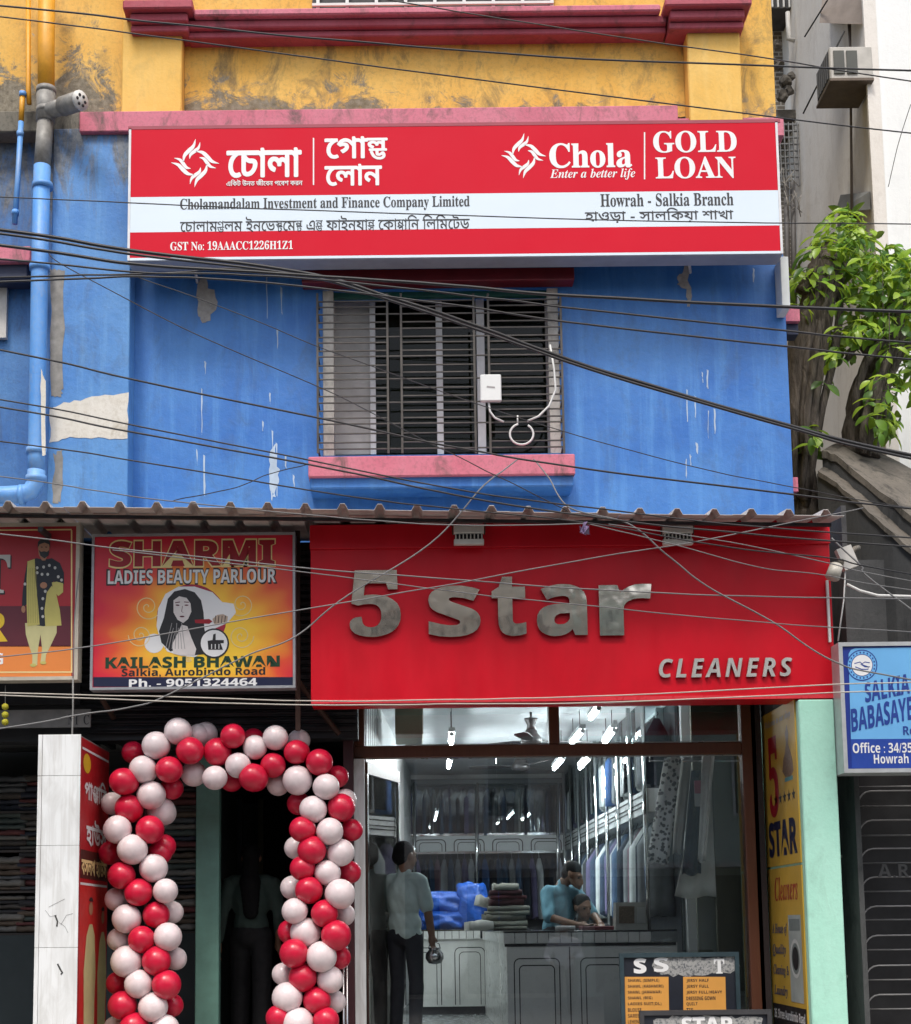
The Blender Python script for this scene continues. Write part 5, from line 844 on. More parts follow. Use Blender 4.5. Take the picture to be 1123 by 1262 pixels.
SR = M('print_deep_red', '#a3081f', .45); SY = M('print_yellow', '#ffe9a0', .45); NAVY = M('print_navy', '#10173c', .4); GRN = M('print_green', '#0d3d20', .45)
MAROONP = M('print_maroon', '#5e1a2a', .45); SKN = M('print_face', (.75, .70, .68), .5); BLK = M('print_black', (.012, .012, .014), .45); PNK = M('print_pink', '#d88aa0', .5)
text_px('SHARMI', 's', (134, 664, 340, 700), HY, SY, bp, d0=.0015, bold=.048)
text_px('SHARMI', 's', (135.5, 666, 338.5, 698), HY, SR, bp, d0=.003, bold=.022)
text_px('LADIES BEAUTY PARLOUR', 's', (131, 700, 342, 721), HY, BLK, bp, d0=.0015, bold=.045)
text_px('LADIES BEAUTY PARLOUR', 's', (133, 702, 340, 719), HY, PAPER, bp, d0=.003, bold=.008)
print_px('portrait_backing', ell(236, 763, 43, 43, 28), HY, M('print_ring_red', '#b02340', .45), bp, d=.0012)
print_px('portrait_backing', [(193, 772), (195, 750), (204, 732), (220, 723), (240, 723), (262, 730), (274, 742), (288, 744), (291, 755), (280, 768), (262, 776), (256, 800), (240, 810), (222, 808), (206, 803), (198, 790)], HY, PAPER, bp, d=.0022)
print_px('portrait_backing', ell(190, 793, 12, 12, 16), HY, PAPER, bp, d=.0018)
print_px('portrait_hair', [(207, 738), (215, 729), (228, 726), (240, 730), (248, 740), (251, 755), (252, 775), (256, 795), (252, 806), (238, 808), (230, 795), (222, 800), (210, 803), (199, 792), (196, 778), (202, 762)], HY, BLK, bp, d=.0032)
print_px('portrait_face', [(214, 740), (221, 735), (230, 737), (235, 744), (236, 754), (232, 763), (226, 768), (219, 764), (214, 755)], HY, SKN, bp, d=.0042)
print_px('portrait_shoulder', [(224, 770), (231, 772), (236, 786), (242, 800), (240, 808), (224, 808), (214, 806), (212, 795), (218, 783)], HY, SKN, bp, d=.0042)
for q in (ell(219, 746, 2.6, .9, 8, .1), ell(230, 746, 2.6, .9, 8), ell(224.5, 760, 3.2, 1.1, 8), [(216, 742.5), (222, 741.5), (222, 742.6), (216, 743.6)], [(227, 741.5), (233, 742), (233, 743), (227, 742.6)], band([(225, 747), (224, 754), (226, 755)], .7)): print_px('portrait_feature', q, HY, MAROONP, bp, d=.005)
for k in range(7): print_px('hair_strand', band([(212 + k * 2, 768 + (k % 3) * 6), (208 + k * 3, 785), (204 + k * 4, 800)], .8), HY, M('print_grey', (.35, .33, .33), .5), bp, d=.0048)
print_px('dryer_hand', [(262, 763), (268, 758), (275, 757), (281, 760), (280, 767), (270, 770), (264, 769)], HY, M('print_hand', (.55, .42, .32), .5), bp, d=.0046)
print_px('dryer_nozzle', [(240, 764), (258, 763), (262, 766), (258, 769), (241, 768)], HY, SR, bp, d=.0046)
for k in range(4): print_px('finger_line', band([(266 + k * 4, 759), (265 + k * 4, 768)], .9), HY, BLK, bp, d=.0054)
print_px('thumb_badge', ell(264, 793, 18.5, 18.5, 26), HY, BLK, bp, d=.0038); print_px('thumb_badge', ell(264, 793, 16.5, 16.5, 26), HY, PAPER, bp, d=.0048)
print_px('thumb_badge', [(256, 790), (262, 789), (263, 782), (266, 781), (266, 789), (276, 789), (276, 793), (272, 793), (275, 801), (257, 801)], HY, BLK, bp, d=.0058)
for k in range(3): print_px('thumb_badge', band([(261 + k * 4.5, 794), (261 + k * 4.5, 800)], 1), HY, PAPER, bp, d=.0064)
for cx, cy, s, dr in ((182, 748, 17, 1), (173, 783, 15, -1), (298, 745, 16, -1), (297, 784, 16, 1), (232, 812, 4, 1)):
    sp_ = [(cx + dr * s * (1 - t) * math.cos(t * 13), cy + s * (1 - t) * math.sin(t * 13)) for t in [i / 40 for i in range(40)]]
    for i in range(0, 39, 13): print_px('scroll', band(sp_[i:i + 14], 1.1), HY, M('print_cream', '#f6dc9a', .5), bp, d=.002)
text_px('KAILASH BHAWAN', 's', (130, 809, 345, 823), HY, GRN, bp, bold=.02)
text_px('Salkia, Aurobindo Road', 's', (150, 823, 327, 834), HY, BLK, bp, bold=.006)
print_px('phone_strip', [(115, 834.5), (361, 834.5), (361, 846.5), (115, 846.5)], HY, NAVY, bp, d=.0015)
text_px('Ph. - 9051324464', 's', (159, 836, 317, 846), HY, PAPER, bp, d0=.003, bold=.012)

# ------------------------------------------------------------------ menswear signboard at the left edge
ms = thing('signboard', 'red and orange menswear signboard with a standing groom, at the left edge', 'signboard', P(40, 840, .02))
TY = .02
frame_px('frame', -160, 645, 97, 839, 4.5, TY - .012, TY + .13, M('cream_frame', (.60, .55, .45), .5, var=.3), ms)
x0, x1, z0, z1 = R(-156, 649, 93, 835, TY)
MB().box(x0, x1, TY, TY + .11, z0, z1).build('panel', M('print_red', '#a8202c', .45, var=.06, scale=2), ms)
print_px('maroon_band', [(-155, 747), (88, 747), (88, 797), (-155, 797)], TY, MAROONP, ms, d=.0015)
print_px('orange_band', [(-155, 797), (88, 796), (88, 834), (-155, 834)], TY, M('print_orange', '#e9893f', .45, var=.05), ms, d=.0015)
for q in ([(-155, 654), (88.5, 652), (88.5, 653.6), (-155, 655.6)], [(87.5, 653.6), (89.2, 653.6), (89.2, 827.5), (87.5, 827.5)], [(-155, 828), (89.2, 827.5), (89.2, 829.2), (-155, 830)]): print_px('border_line', q, TY, M('print_cream', '#f6dc9a'), ms, d=.0028)
SGR = M('print_stone', (.55, .54, .50), .5)
text_px('T', 'b', (-24, 685, 14, 733), TY, BLK, ms, d0=.002, bold=.02); text_px('T', 'b', (-25, 684, 12.5, 731), TY, SGR, ms, d0=.0035, bold=.015)
text_px('R', 's', (-22, 754, 10, 791), TY, M('print_gold', '#e5c02c', .45), ms, d0=.003, bold=.02)
text_px('G', 's', (-8, 805, 4, 819), TY, PAPER, ms, d0=.003)
KUR = M('print_dark_kurta', '#141a26', .5); STO = M('print_stole', '#c9bf6a', .5); DHO = M('print_dhoti', '#cfc890', .5); FAC = M('print_face_tan', '#b07d5e', .5)
print_px('figure_dhoti', [(31, 768), (70, 768), (70, 780), (62, 797), (57, 807), (56, 816), (50, 816), (52, 800), (50, 782), (47, 800), (46, 820), (40, 821), (40, 808), (36, 796), (32, 782)], TY, DHO, ms, d=.003)
print_px('figure_kurta', [(34, 692), (45, 688), (54, 690), (64, 688), (74, 694), (79, 706), (79, 720), (70, 722), (66, 716), (64, 735), (62, 770), (54, 772), (40, 770), (34, 735), (33, 745), (27, 750), (28, 730), (31, 708)], TY, KUR, ms, d=.0036)
print_px('figure_stole', [(34, 692), (43, 689), (44, 715), (47, 745), (49, 770), (34, 772), (33, 745), (33, 715)], TY, STO, ms, d=.0042)
print_px('figure_stole', [(58, 730), (64, 722), (69, 730), (74, 752), (76, 771), (56, 772), (55, 752)], TY, STO, ms, d=.0042)
print_px('figure_stole', [(64, 718), (70, 717), (78, 719), (78, 730), (72, 735), (66, 728)], TY, STO, ms, d=.0045)
print_px('figure_hand', ell(54, 721.5, 4.5, 4, 10), TY, FAC, ms, d=.005); print_px('figure_hand', ell(29, 751, 2.6, 4.5, 10), TY, FAC, ms, d=.005)
print_px('figure_head', [(47, 672), (50, 666), (57, 665), (61, 671), (61, 680), (58, 687), (56, 691), (52, 691), (48, 684)], TY, FAC, ms, d=.005)
print_px('figure_hair', [(46.5, 676), (47, 668), (51, 664), (58, 664), (62, 668), (62, 676), (60.5, 671), (55, 669), (49, 671)], TY, BLK, ms, d=.0058)
print_px('figure_beard', [(48, 678), (51, 680.5), (54.5, 679.5), (58, 680.5), (61, 678), (60, 685), (55, 688.5), (50, 685)], TY, BLK, ms, d=.0058)
for u, v in ((46, 700), (54, 699), (61, 697), (68, 700), (52, 708), (59, 708), (72, 711), (46, 706), (53, 738), (56, 729), (52, 750), (31, 720), (76, 715), (53, 760)): print_px('figure_motif', ell(u, v, 1.8, 2, 7), TY, SGR, ms, d=.0048)
for k in range(5): print_px('stole_fold', band([(36 + k * 2.2, 700), (35.5 + k * 2.8, 768)], .4), TY, M('print_fold', '#8d8546', .5), ms, d=.005)
for q in (ell(41, 820, 4, 2.2, 9), ell(53.5, 817, 4, 2, 9)): print_px('figure_shoe', q, TY, STO, ms, d=.0045)
for q in (ell(51.6, 674.5, 1.4, .6, 7), ell(57.2, 674.5, 1.4, .6, 7)): print_px('figure_eye', q, TY, BLK, ms, d=.006)

# ------------------------------------------------------------------ blue office signboard at the right edge
OY = -.18
ob = thing('signboard', 'light and dark blue office signboard with round handshake emblem', 'signboard', P(1090, 950, OY))
x0, x1, z0, z1 = R(1040, 793, 1330, 948, OY)
MB().box(x0 + .01, x1, OY + .002, OY + .22, z0 + .01, z1 - .01).build('panel', M('print_blue_dark', '#17318a', .4, var=.05), ob)
frame_px('frame', 1037, 790, 1332, 951, 5, OY - .012, OY + .24, M('sign_frame_silver', (.55, .57, .58), .4, .3, var=.25), ob)
rr = [(1054, 800)] + [(1048 + 5 * (1 - math.cos(t)), 805 - 5 * math.sin(t)) for t in (.9, .5, 0)] + [(1050, 912), (1330, 908), (1330, 796)]
print_px('light_blue_field', [(1046, 806), (1049, 801), (1054, 799), (1330, 795), (1330, 909), (1049, 911)], OY, M('print_blue_light', '#6fb4ea', .4, var=.05), ob, d=.0005)
OB = M('print_royal_blue', '#1d3f96', .45)
print_px('dark_blue_field', [(1049, 911), (1330, 909), (1330, 945), (1050, 947)], OY, M('print_royal_field', '#2448a8', .4), ob, d=.0005)
_wp = lambda u: (lambda p: (p[0], p[1] + (p[0] - P(u, 860, OY).x) * .2))
text_px('SALKIA S', 's', (1066, 841, 1134, 866), OY, OB, ob, d0=.003, bold=.01, warp=_wp(1066))
text_px('BABASAYEE', 's', (1049, 873, 1134, 902), OY, OB, ob, d0=.003, bold=.01, warp=_wp(1049))
text_px('Re', 's', (1113, 895, 1128, 906), OY, OB, ob, d0=.003)
text_px('Office : 34/35/', 's', (1051, 915, 1128, 928), OY, PAPER, ob, d0=.003); text_px('Howrah -', 's', (1077, 929, 1127, 941), OY, PAPER, ob, d0=.003)
for r0, m, d in ((19, OB, .0015), (17.6, MATS['print_blue_light'], .0022), (13.5, OB, .0029), (12.6, PAPER, .0036)): print_px('emblem_ring', ell(1062.5, 820, r0, r0 * 1.02, 30), OY, m, ob, d=d)
for k in range(22):
    a = k * 2 * PI / 22; print_px('emblem_letter', [(1062.5 + 15.6 * math.cos(a) + dx, 820 + 15.8 * math.sin(a) + dy) for dx, dy in ((-.9, -1.1), (.9, -1), (.7, 1.2), (-.8, 1))], OY, OB, ob, d=.0034)
for q in ([(1053, 818), (1060, 816), (1064, 820), (1070, 822), (1070, 825), (1062, 825), (1054, 822)], [(1072, 817), (1066, 816), (1061, 819), (1066, 822), (1072, 822)]): print_px('handshake', band(q, 1.2), OY, OB, ob, d=.0044)
# ------------------------------------------------------------------ white tiled pillar with red poster on its side
FZ = .58                                                  # floor of the shops
py0 = -.22
px0, px1 = P(44, 1080, py0).x, P(97, 1080, py0).x
pzt = P(70, 905, py0).z
wp = thing('pillar', 'white marble-tiled pillar with a red poster on its right side', 'pillar', ((px0 + px1) / 2, py0, .16))
def marble(name):
    n = NT(name); v = n.coord((3, 3, .8)); f = n.noise(v, 3, 6, .6, .8); g = n.noise(n.coord((26, 26, 1.2)), 1.0, 4, .6)
    c = n.mix(n.ramp(f, [(.42, 0.0), (.62, 1.0)]), (.84, .86, .86), (.70, .71, .70)); c = n.mix(n.ramp(g, [(.5, 0.0), (.62, .4)]), c, (.56, .55, .52))
    return n.done(c, .35)
MAR = marble('white_marble')
MB().box(px0 + .012, px1 - .012, py0 + .012, py0 + 1.1, .16, pzt - .004).build('core', M('cement_core', (.25, .24, .22), .8), wp)
rows = [905, 956, 1042, 1168, 1300, 1440]; zrow = [P(70, v, py0).z for v in rows]; zrow[-1] = .16
cols = [px0, px0 + .035, (px0 + px1) / 2 + .005, px1]
for i in range(len(rows) - 1):
    for j, (a, b) in enumerate(((px0, px0 + .03), (px0 + .033, px1))):
        MB().box(a, b, py0 + rnd.uniform(0, .002), py0 + .011, zrow[i + 1] + .0015, zrow[i] - .0015, .0015).build('marble_tile', MAR, wp)
crk = M('crack_black', (.05, .05, .05), .9)
for q in (band([(68, 1128), (71, 1136), (70, 1142)], 2), band([(71, 1188), (74, 1194), (77, 1199), (75, 1201)], 2), band([(60, 1118), (72, 1112), (80, 1108)], .35), band([(75, 1140), (82, 1128), (90, 1126)], .35), band([(56, 1122), (62, 1130), (70, 1128)], .35), band([(73, 1137), (80, 1142), (84, 1150)], .35)): print_px('crack', q, py0, crk, wp, d=.002)
sidefn = lambda a, b, d: Vector((px1 + d, py0 + .02 + a, b))    # poster face: a runs into the building, b is height
def quad_on(fn, name, x0, y0, x1, y1, mat, par, d): return MB().prism([(x0, y0), (x1, y0), (x1, y1), (x0, y1)], fn, d).build(name, mat, par, recalc=False)
PW = 1.02
po = MB().box(px1 - .011, px1, py0 + .02, py0 + .02 + PW, .3, pzt - .02).build('poster', M('poster_red', '#b3151f', .5, var=.12), wp)
zt_ = lambda v: P(100, v, py0).z
quad_on(sidefn, 'poster_lower_field', .03, .35, PW - .03, zt_(1090), M('poster_bright_red', '#cf2a26', .5), po, .001)
quad_on(sidefn, 'poster_band', .02, zt_(1082), PW - .02, zt_(1046), M('poster_brown', '#4c2018', .5), po, .0016)
for (a, b, c, d_) in ((.03, zt_(922), PW - .03, zt_(919)), (.03, zt_(1090), PW - .03, zt_(1087))): quad_on(sidefn, 'poster_line', a, b, c, d_, PAPER, po, .002)
MB().prism([(.2 + .13 * math.cos(t * .4), zt_(937) + .075 * math.sin(t * .4)) for t in range(16)], sidefn, .002).build('poster_medallion', M('print_gold', '#e5c02c'), po)
text_on(sidefn, 'পা{ঞজ}ািব', 'n', (.12, zt_(984), PW - .1, zt_(952)), PAPER, po, d0=.003, bold=.03)
text_on(sidefn, 'হাউস', 'n', (.2, zt_(1040), PW - .08, zt_(1005)), PAPER, po, d0=.003, bold=.03)
text_on(sidefn, 'বসলখ হাউস', 'n', (.05, zt_(1079), PW - .06, zt_(1050)), M('print_cream', '#f6dc9a'), po, d0=.003, bold=.03)
for a0, s_ in ((.40, 1.0), (.84, .8)):               # two tall robed figures printed on the poster
    zz0, zz1 = .4, zt_(1098 + (1 - s_) * 60)
    h = zz1 - zz0
    shp = [(-.17, 0), (-.2, .45), (-.22, .62), (-.14, .80), (-.04, .86), (.06, .86), (.15, .8), (.2, .6), (.17, .45), (.16, 0)]
    MB().prism([(a0 + x * s_, zz0 + y * h * .97) for x, y in shp], sidefn, .003).build('poster_figure', M('print_dhoti', '#cfc890'), po)
    MB().prism([(a0 + .07 * s_ * math.cos(t * .5), zz0 + h * .915 + .05 * math.sin(t * .5)) for t in range(13)], sidefn, .004).build('poster_figure', FAC, po)
    MB().prism([(a0 + .075 * s_ * math.cos(t * .5), zz0 + h * .95 + .035 * math.sin(t * .5)) for t in range(7)], sidefn, .005).build('poster_figure', BLK, po)

# ------------------------------------------------------------------ left shop: ceiling, board, shelves of clothes
LX0, LX1 = P(-260, 1000, 1.2).x, P(241, 1100, 1.2).x
GREY = M('grey_ceiling_sheet', (.30, .31, .30), .4, .2, var=.3)
ls = thing('garment_shop', 'dim menswear shop stacked with clothes behind the white pillar', 'shop', (-3.2, 2.6, FZ))
MB().box(LX0, LX1, 3.0, 3.1, FZ, 3.4).build('back_wall', M('shop_back_paint', (.10, .11, .11), .7), ls)
MB().box(LX0 - .1, LX0, .95, 3.1, FZ, 3.4).build('side_wall', MATS['shop_back_paint'], ls)
zc = P(20, 900, 1.0).z
for k in range(9):
    y = 1.0 + k * .22; MB().box(LX0, LX1, y, y + .2, zc + .05, zc + .08).build('ceiling_strip', GREY, ls)
MB().box(LX0, P(112, 885, .45).x, .44, .46, P(50, 897, .45).z, P(50, 875, .45).z).build('name_board', M('grey_board', (.22, .21, .20), .6, var=.4), ls)
for tx, u0, u1 in (('N', 84, 91), ('I', 93, 96), ('C', 103, 110)): text_px(tx, 'b', (u0, 881, u1, 893), .44, BLK, ls, d0=.002)
for k in range(6): MB().box(P(8 + k * 21, 905, .9).x, P(14 + k * 21, 905, .9).x, .9, 2.4, zc + .0, zc + .045).build('ceiling_rafter', DARK, ls)
shelf_z = [P(20, v, 2.2).z for v in (1150, 1098, 1048, 1000)]
for z in shelf_z: MB().box(LX0, LX1 - .02, 2.15, 2.99, z - .02, z).build('shelf', M('shelf_dark_wood', (.05, .04, .035), .5), ls)
MB().box(LX0, LX1 - .02, 2.1, 2.14, FZ, shelf_z[0] - .02).build('counter_front', M('counter_teal_dark', (.03, .045, .05), .35), ls)
cl_cols = [(.10, .09, .08), (.20, .19, .17), (.06, .07, .10), (.16, .12, .09), (.25, .24, .22), (.05, .05, .055), (.14, .15, .16), (.18, .06, .06), (.10, .13, .12)]
CLM = [M('folded_cloth_%d' % i, c, .8, var=.35, scale=14, bump=.4, bscale=40) for i, c in enumerate(cl_cols)]
def cloth_mesh(w, d, h, seed):
    r = random.Random(seed); mb = MB(); n = 6
    # a soft folded bundle: rounded front fold, slightly sagging top
    pr = [(d, 0), (0.02, 0), (-.012, h * .25), (-.018, h * .55), (-.006, h * .9), (.03, h * 1.02), (d, h * .95)]
    vs = []
    for i in range(n + 1):
        x = -w / 2 + w * i / n; s = 1 + r.uniform(-.14, .14); o = r.uniform(-.012, .012)
        vs += [(x, y + o, z * s) for y, z in pr]
    m = len(pr); fs = [(i * m + k, i * m + (k + 1) % m, (i + 1) * m + (k + 1) % m, (i + 1) * m + k) for i in range(n) for k in range(m)]
    fs += [tuple(range(m)), tuple(n * m + k for k in range(m))[::-1]]
    mb.add(vs, fs, True); return mb
CLB = []
for i in range(6):
    o = cloth_mesh(.30, .36, .035 + .012 * (i % 3), i).build('folded_garment', CLM[i]); CLB.append(o.data); bpy.data.objects.remove(o)
def place_cloth(i, loc, mat, label, group, rz=0.0, sc=(1, 1, 1)):
    o = bpy.data.objects.new('folded_garment', CLB[i % 6]); COL.objects.link(o)
    o.location = loc; o.rotation_euler = (0, 0, rz); o.scale = sc
    o.material_slots[0].link = 'OBJECT'; o.material_slots[0].material = mat
    return tag(o, label, 'garment', group)
for si, z in enumerate(shelf_z):
    for xx, n_ in ((P(12, 1050, 2.2).x, 9), (P(38, 1050, 2.2).x + .05, 9), (P(224, 1050, 2.2).x, 9), (P(-25, 1050, 2.2).x, 9)):
        zz = z + .002
        for k in range(n_ if si < 3 else 7):
            if zz > z + .30: break
            i = rnd.randrange(6); place_cloth(i, (xx + rnd.uniform(-.02, .02), 2.20 + rnd.uniform(-.02, .03), zz), rnd.choice(CLM), 'dark folded garment stacked on a shelf of the dim left shop', 'folded garments on the left shop shelves', rnd.uniform(-.08, .08))
            zz += .037 + .012 * (i % 3)
# yellow flower garland
ga = thing('garland', 'short string of yellow marigold balls hanging at the left edge', 'garland', P(6, 862, .1))
for k, v in enumerate((871, 881, 890)):
    mb = MB(); c = P(6.5, v, .1); r_ = 4.2 / scale_at(.1); bm = bmesh.new(); bmesh.ops.create_icosphere(bm, subdivisions=3, radius=r_)
    for q in bm.verts: q.co *= 1 + .12 * math.sin(q.co.x * 900) * math.cos(q.co.z * 800 + q.co.y * 700)
    mb.bm(bm, True, Matrix.Translation(c)); mb.build('flower_ball', M('marigold', (.55, .50, .03), .7, var=.4, scale=90), ga)
MB().tube([P(6.5, 845, .1), P(6.5, 868, .1)], .003, 5).build('string', M('string_grey', (.3, .3, .28), .7), ga)

# ------------------------------------------------------------------ parlour passage
pa = thing('passage', 'dark entrance passage behind the balloon arch', 'passage', (-1.4, 2.5, FZ))
jx0, jx1 = P(241, 1100, 1.0).x, P(270, 1100, 1.0).x
TEALW = M('passage_green_paint', (.14, .30, .25), .55, var=.25)
MB().box(jx0, jx1, 1.0, 1.12, FZ, 3.3, .006).build('green_jamb', TEALW, pa)
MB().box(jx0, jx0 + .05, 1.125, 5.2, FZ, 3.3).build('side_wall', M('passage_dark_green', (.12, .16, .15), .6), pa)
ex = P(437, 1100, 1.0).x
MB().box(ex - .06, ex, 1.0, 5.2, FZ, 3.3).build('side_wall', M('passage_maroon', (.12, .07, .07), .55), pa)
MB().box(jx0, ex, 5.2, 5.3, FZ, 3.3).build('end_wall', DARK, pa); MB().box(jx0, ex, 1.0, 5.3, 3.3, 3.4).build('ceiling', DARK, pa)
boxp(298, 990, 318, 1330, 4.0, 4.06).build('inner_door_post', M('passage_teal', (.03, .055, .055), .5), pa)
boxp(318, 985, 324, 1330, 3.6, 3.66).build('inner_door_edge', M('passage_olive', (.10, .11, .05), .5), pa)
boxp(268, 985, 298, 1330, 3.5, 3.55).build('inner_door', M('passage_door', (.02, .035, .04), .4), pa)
# maroon post and grey marble jamb between passage and shopfront
jm = thing('door_jamb', 'narrow grey marble jamb right of the balloon arch', 'jamb', (P(441, 1200, .9).x, .9, FZ))
boxp(432, 935, 451, 1420, .94, 1.02, .004).build('marble_strip', marble('grey_marble'), jm)
boxp(424, 872, 437, 1420, .82, .93, .004).build('maroon_post', M('maroon_dark', (.06, .015, .02), .5), jm)
rl = thing('handrail', 'thin vertical stainless steel rail beside the right balloon column', 'handrail', (P(424, 1262, .5).x, .5, FZ))
SST = M('stainless_steel', (.55, .55, .55), .2, 1.0, var=.1)
for du in (0, 4.5):
    MB().tube([P(423 + du, 1168, .55), P(424 + du, 1420, .55)], .011, 10).build('rail', SST, rl)
MB().tube([P(422, 1168, .55), P(429, 1168, .55)], .012, 10).build('rail_cap', SST, rl)

# ------------------------------------------------------------------ balloon arch
def balloon_mesh(name, mat):
    mb = MB(); prof = []
    for k in range(15):
        t = k / 14 * PI; r = math.sin(t); h = -math.cos(t)
        prof.append((max(r * (1 - .10 * (h < 0) * -h), .002), h * (1.03 if h > 0 else 1.12)))
    mb.lathe(prof, n=22); mb.lathe([(.03, -1.11), (.05, -1.15), (.085, -1.21), (.02, -1.2)], n=10)
    o = mb.build(name, mat); return o
def rubber(name, c):
    n = NT(name); n.p.inputs['Subsurface Weight'].default_value = .15; n.p.inputs['Subsurface Radius'].default_value = (.06, .03, .03); n.p.inputs['Subsurface Scale'].default_value = .5
    f = n.noise(n.coord(), 2.0, 2)
    return n.done(n.mix(n.ramp(f, [(.3, .85), (.7, 1.0)]), (0, 0, 0), c), .30)
BW, BR = rubber('white_balloon_rubber', (.80, .69, .70)), rubber('red_balloon_rubber', (.62, .012, .05))
arch = thing('balloon_arch', 'arch of red and pinkish white balloons around the parlour doorway', 'balloon arch', P(285, 1300, .3))
src = {'W': balloon_mesh('balloon', BW), 'R': balloon_mesh('balloon', BR)}
LB = "690,130,55W 770,145,40w 605,185,57W 515,212,38r 735,205,55R 555,278,53W 655,278,54R 750,295,50w 480,325,53R 665,350,42r 585,378,57W 435,410,30w 500,430,55R 625,440,55w 455,510,55W 580,510,57R 635,575,40r 430,600,30r 513,588,58W 595,660,58W 620,600,50r 470,688,55R 537,752,54R 640,748,50W 450,780,40w 605,840,54R 490,855,58W 665,830,34w 650,925,58W 548,937,54R 460,935,40w 490,1020,60W 605,1018,55R 680,1010,38w 536,1108,58W 645,1110,55R 455,1105,42r 475,1190,56R 592,1197,57W 665,1190,40r 520,1275,55R 640,1280,54W 445,1275,42w 580,1345,56R 480,1370,55W 660,1360,45r 545,1430,56W 620,1440,52R"
RB = "200,140,48w 305,148,50R 385,160,42r 245,210,57R 235,310,52W 325,262,50W 300,320,42r 390,192,50W 470,155,50W 385,310,55R 460,262,50R 480,335,48w 560,165,42w 552,210,50R 640,250,52R 555,320,58W 665,345,55W 710,305,42r 560,410,44r 615,432,54W 725,425,55R 740,395,38w 575,510,50R 680,517,55W 765,512,40r 610,590,55R 722,600,55W 550,580,36w 575,660,50R 672,678,54W 755,675,40r 600,745,54R 720,760,58W 535,735,38w 545,825,52W 660,835,53R 735,840,38w 525,905,34r 585,910,60W 705,920,57R 540,990,55R 648,1003,57W 715,1005,42r 575,1082,54R 680,1090,55W 500,1070,42w 515,1160,60W 630,1172,55R 695,1175,38w 480,1240,48R 557,1258,58W 665,1250,52R 500,1330,54W 610,1340,55R 680,1330,42w 560,1420,55W 640,1430,52R"
used = {'W': 0, 'R': 0}; bl = []
for ox, lst in ((0, LB), (190, RB)):
    for t in lst.split():
        x, y, r = t[:-1].split(','); c = t[-1]
        bl.append((ox + float(x) / 3.14, 860 + float(y) / 3.14, float(r) / 3.14, c))
for u, v, r, c in bl:
    back = c.islower(); K = c.upper(); Y = (.46 if back else .28) + rnd.uniform(-.045, .045)
    if back: r = max(r, 14.5)
    o = src[K] if not used[K] else src[K].copy()
    if used[K]: COL.objects.link(o)
    used[K] = 1; o.parent = arch; o.location = P(u, v, Y) - arch.location
    s = r / scale_at(Y) * rnd.uniform(.95, 1.04); o.scale = (s, s * rnd.uniform(.96, 1.03), s * rnd.uniform(.98, 1.09))
    o.rotation_euler = (rnd.uniform(1.1, 1.9), rnd.uniform(-.5, .5), rnd.uniform(-.6, .6))
spine = [P(u, v, .42) for u, v in ((185, 1330), (182, 1200), (178, 1080), (180, 1000), (200, 945), (245, 912), (300, 912), (355, 925), (388, 970), (402, 1040), (400, 1140), (390, 1330))]
MB().tube(spine, .012, 8).build('arch_spine', M('spine_plastic', (.25, .25, .25), .5), arch)
# ------------------------------------------------------------------ cleaners' shopfront: brown frame, transom panes, fixed glass, open door
SY_ = 1.05
WOOD = NT('brown_varnished_wood'); _v = WOOD.coord((12, 12, 1.0)); _f = WOOD.noise(_v, 2.5, 5, .6, 1.0)
WOOD = WOOD.done(WOOD.mix(_f, (.085, .030, .017), (.17, .065, .036)), .33)
sf = thing('shopfront', "glazed shopfront in brown wooden frame under the red sign", 'shopfront', (1.3, SY_, FZ))
zh = P(690, 925, SY_).z; ztr = 3.42
MB().box(P(437, 1000, SY_).x, P(450, 1000, SY_).x, SY_ - .05, SY_ + .07, zh + .052, ztr, .006).build('post', WOOD, sf)
MB().box(P(437, 1000, SY_).x, P(449, 1000, SY_).x, SY_ - .05, SY_ + .07, FZ, zh - .052, .006).build('post', WOOD, sf)
xr0, xr1 = P(916, 1000, SY_).x, P(934, 1000, SY_).x
MB().box(xr0, xr1, SY_ - .05, SY_ + .07, FZ, ztr, .006).build('post', WOOD, sf)
MB().box(xr1 + .001, xr1 + .02, SY_ - .04, SY_ + .07, FZ, ztr).build('post_edge_strip', M('strip_white', (.6, .58, .55), .5), sf)
MB().box(P(437, 1000, SY_).x, xr0 - .002, SY_ - .05, SY_ + .07, zh - .05, zh + .05, .006).build('transom_rail', WOOD, sf)
mx0, mx1 = P(676, 900, SY_).x, P(689, 900, SY_).x
MB().box(mx0, mx1, SY_ - .045, SY_ + .065, zh + .052, ztr, .005).build('mullion', WOOD, sf)
MB().box(P(437, 1000, SY_).x, xr1, SY_ - .05, SY_ + .07, ztr + .002, ztr + .12).build('head_rail', WOOD, sf)
SGL = glass('shopfront_glass', (.92, .95, .96), 1.9, 0, .012)
for a, b in ((P(450, 900, SY_).x, mx0 - .001), (mx1 + .001, xr0 - .001)): MB().box(a, b, SY_, SY_ + .006, zh + .052, ztr).build('transom_pane', SGL, sf)
for a, b in ((P(498, 1000, SY_).x, P(613, 1000, SY_).x - .003), (P(613, 1000, SY_).x, xr0 - .001)): MB().box(a, b, SY_, SY_ + .008, FZ, zh - .052).build('glass_panel', SGL, sf)
beading = M('steel_bead', (.5, .5, .48), .3, .8)
for za in (zh + .056, zh - .06): MB().box(P(500, 1000, SY_).x, xr0 - .002, SY_ - .012, SY_ - .002, za, za + .007).build('bead', beading, sf)
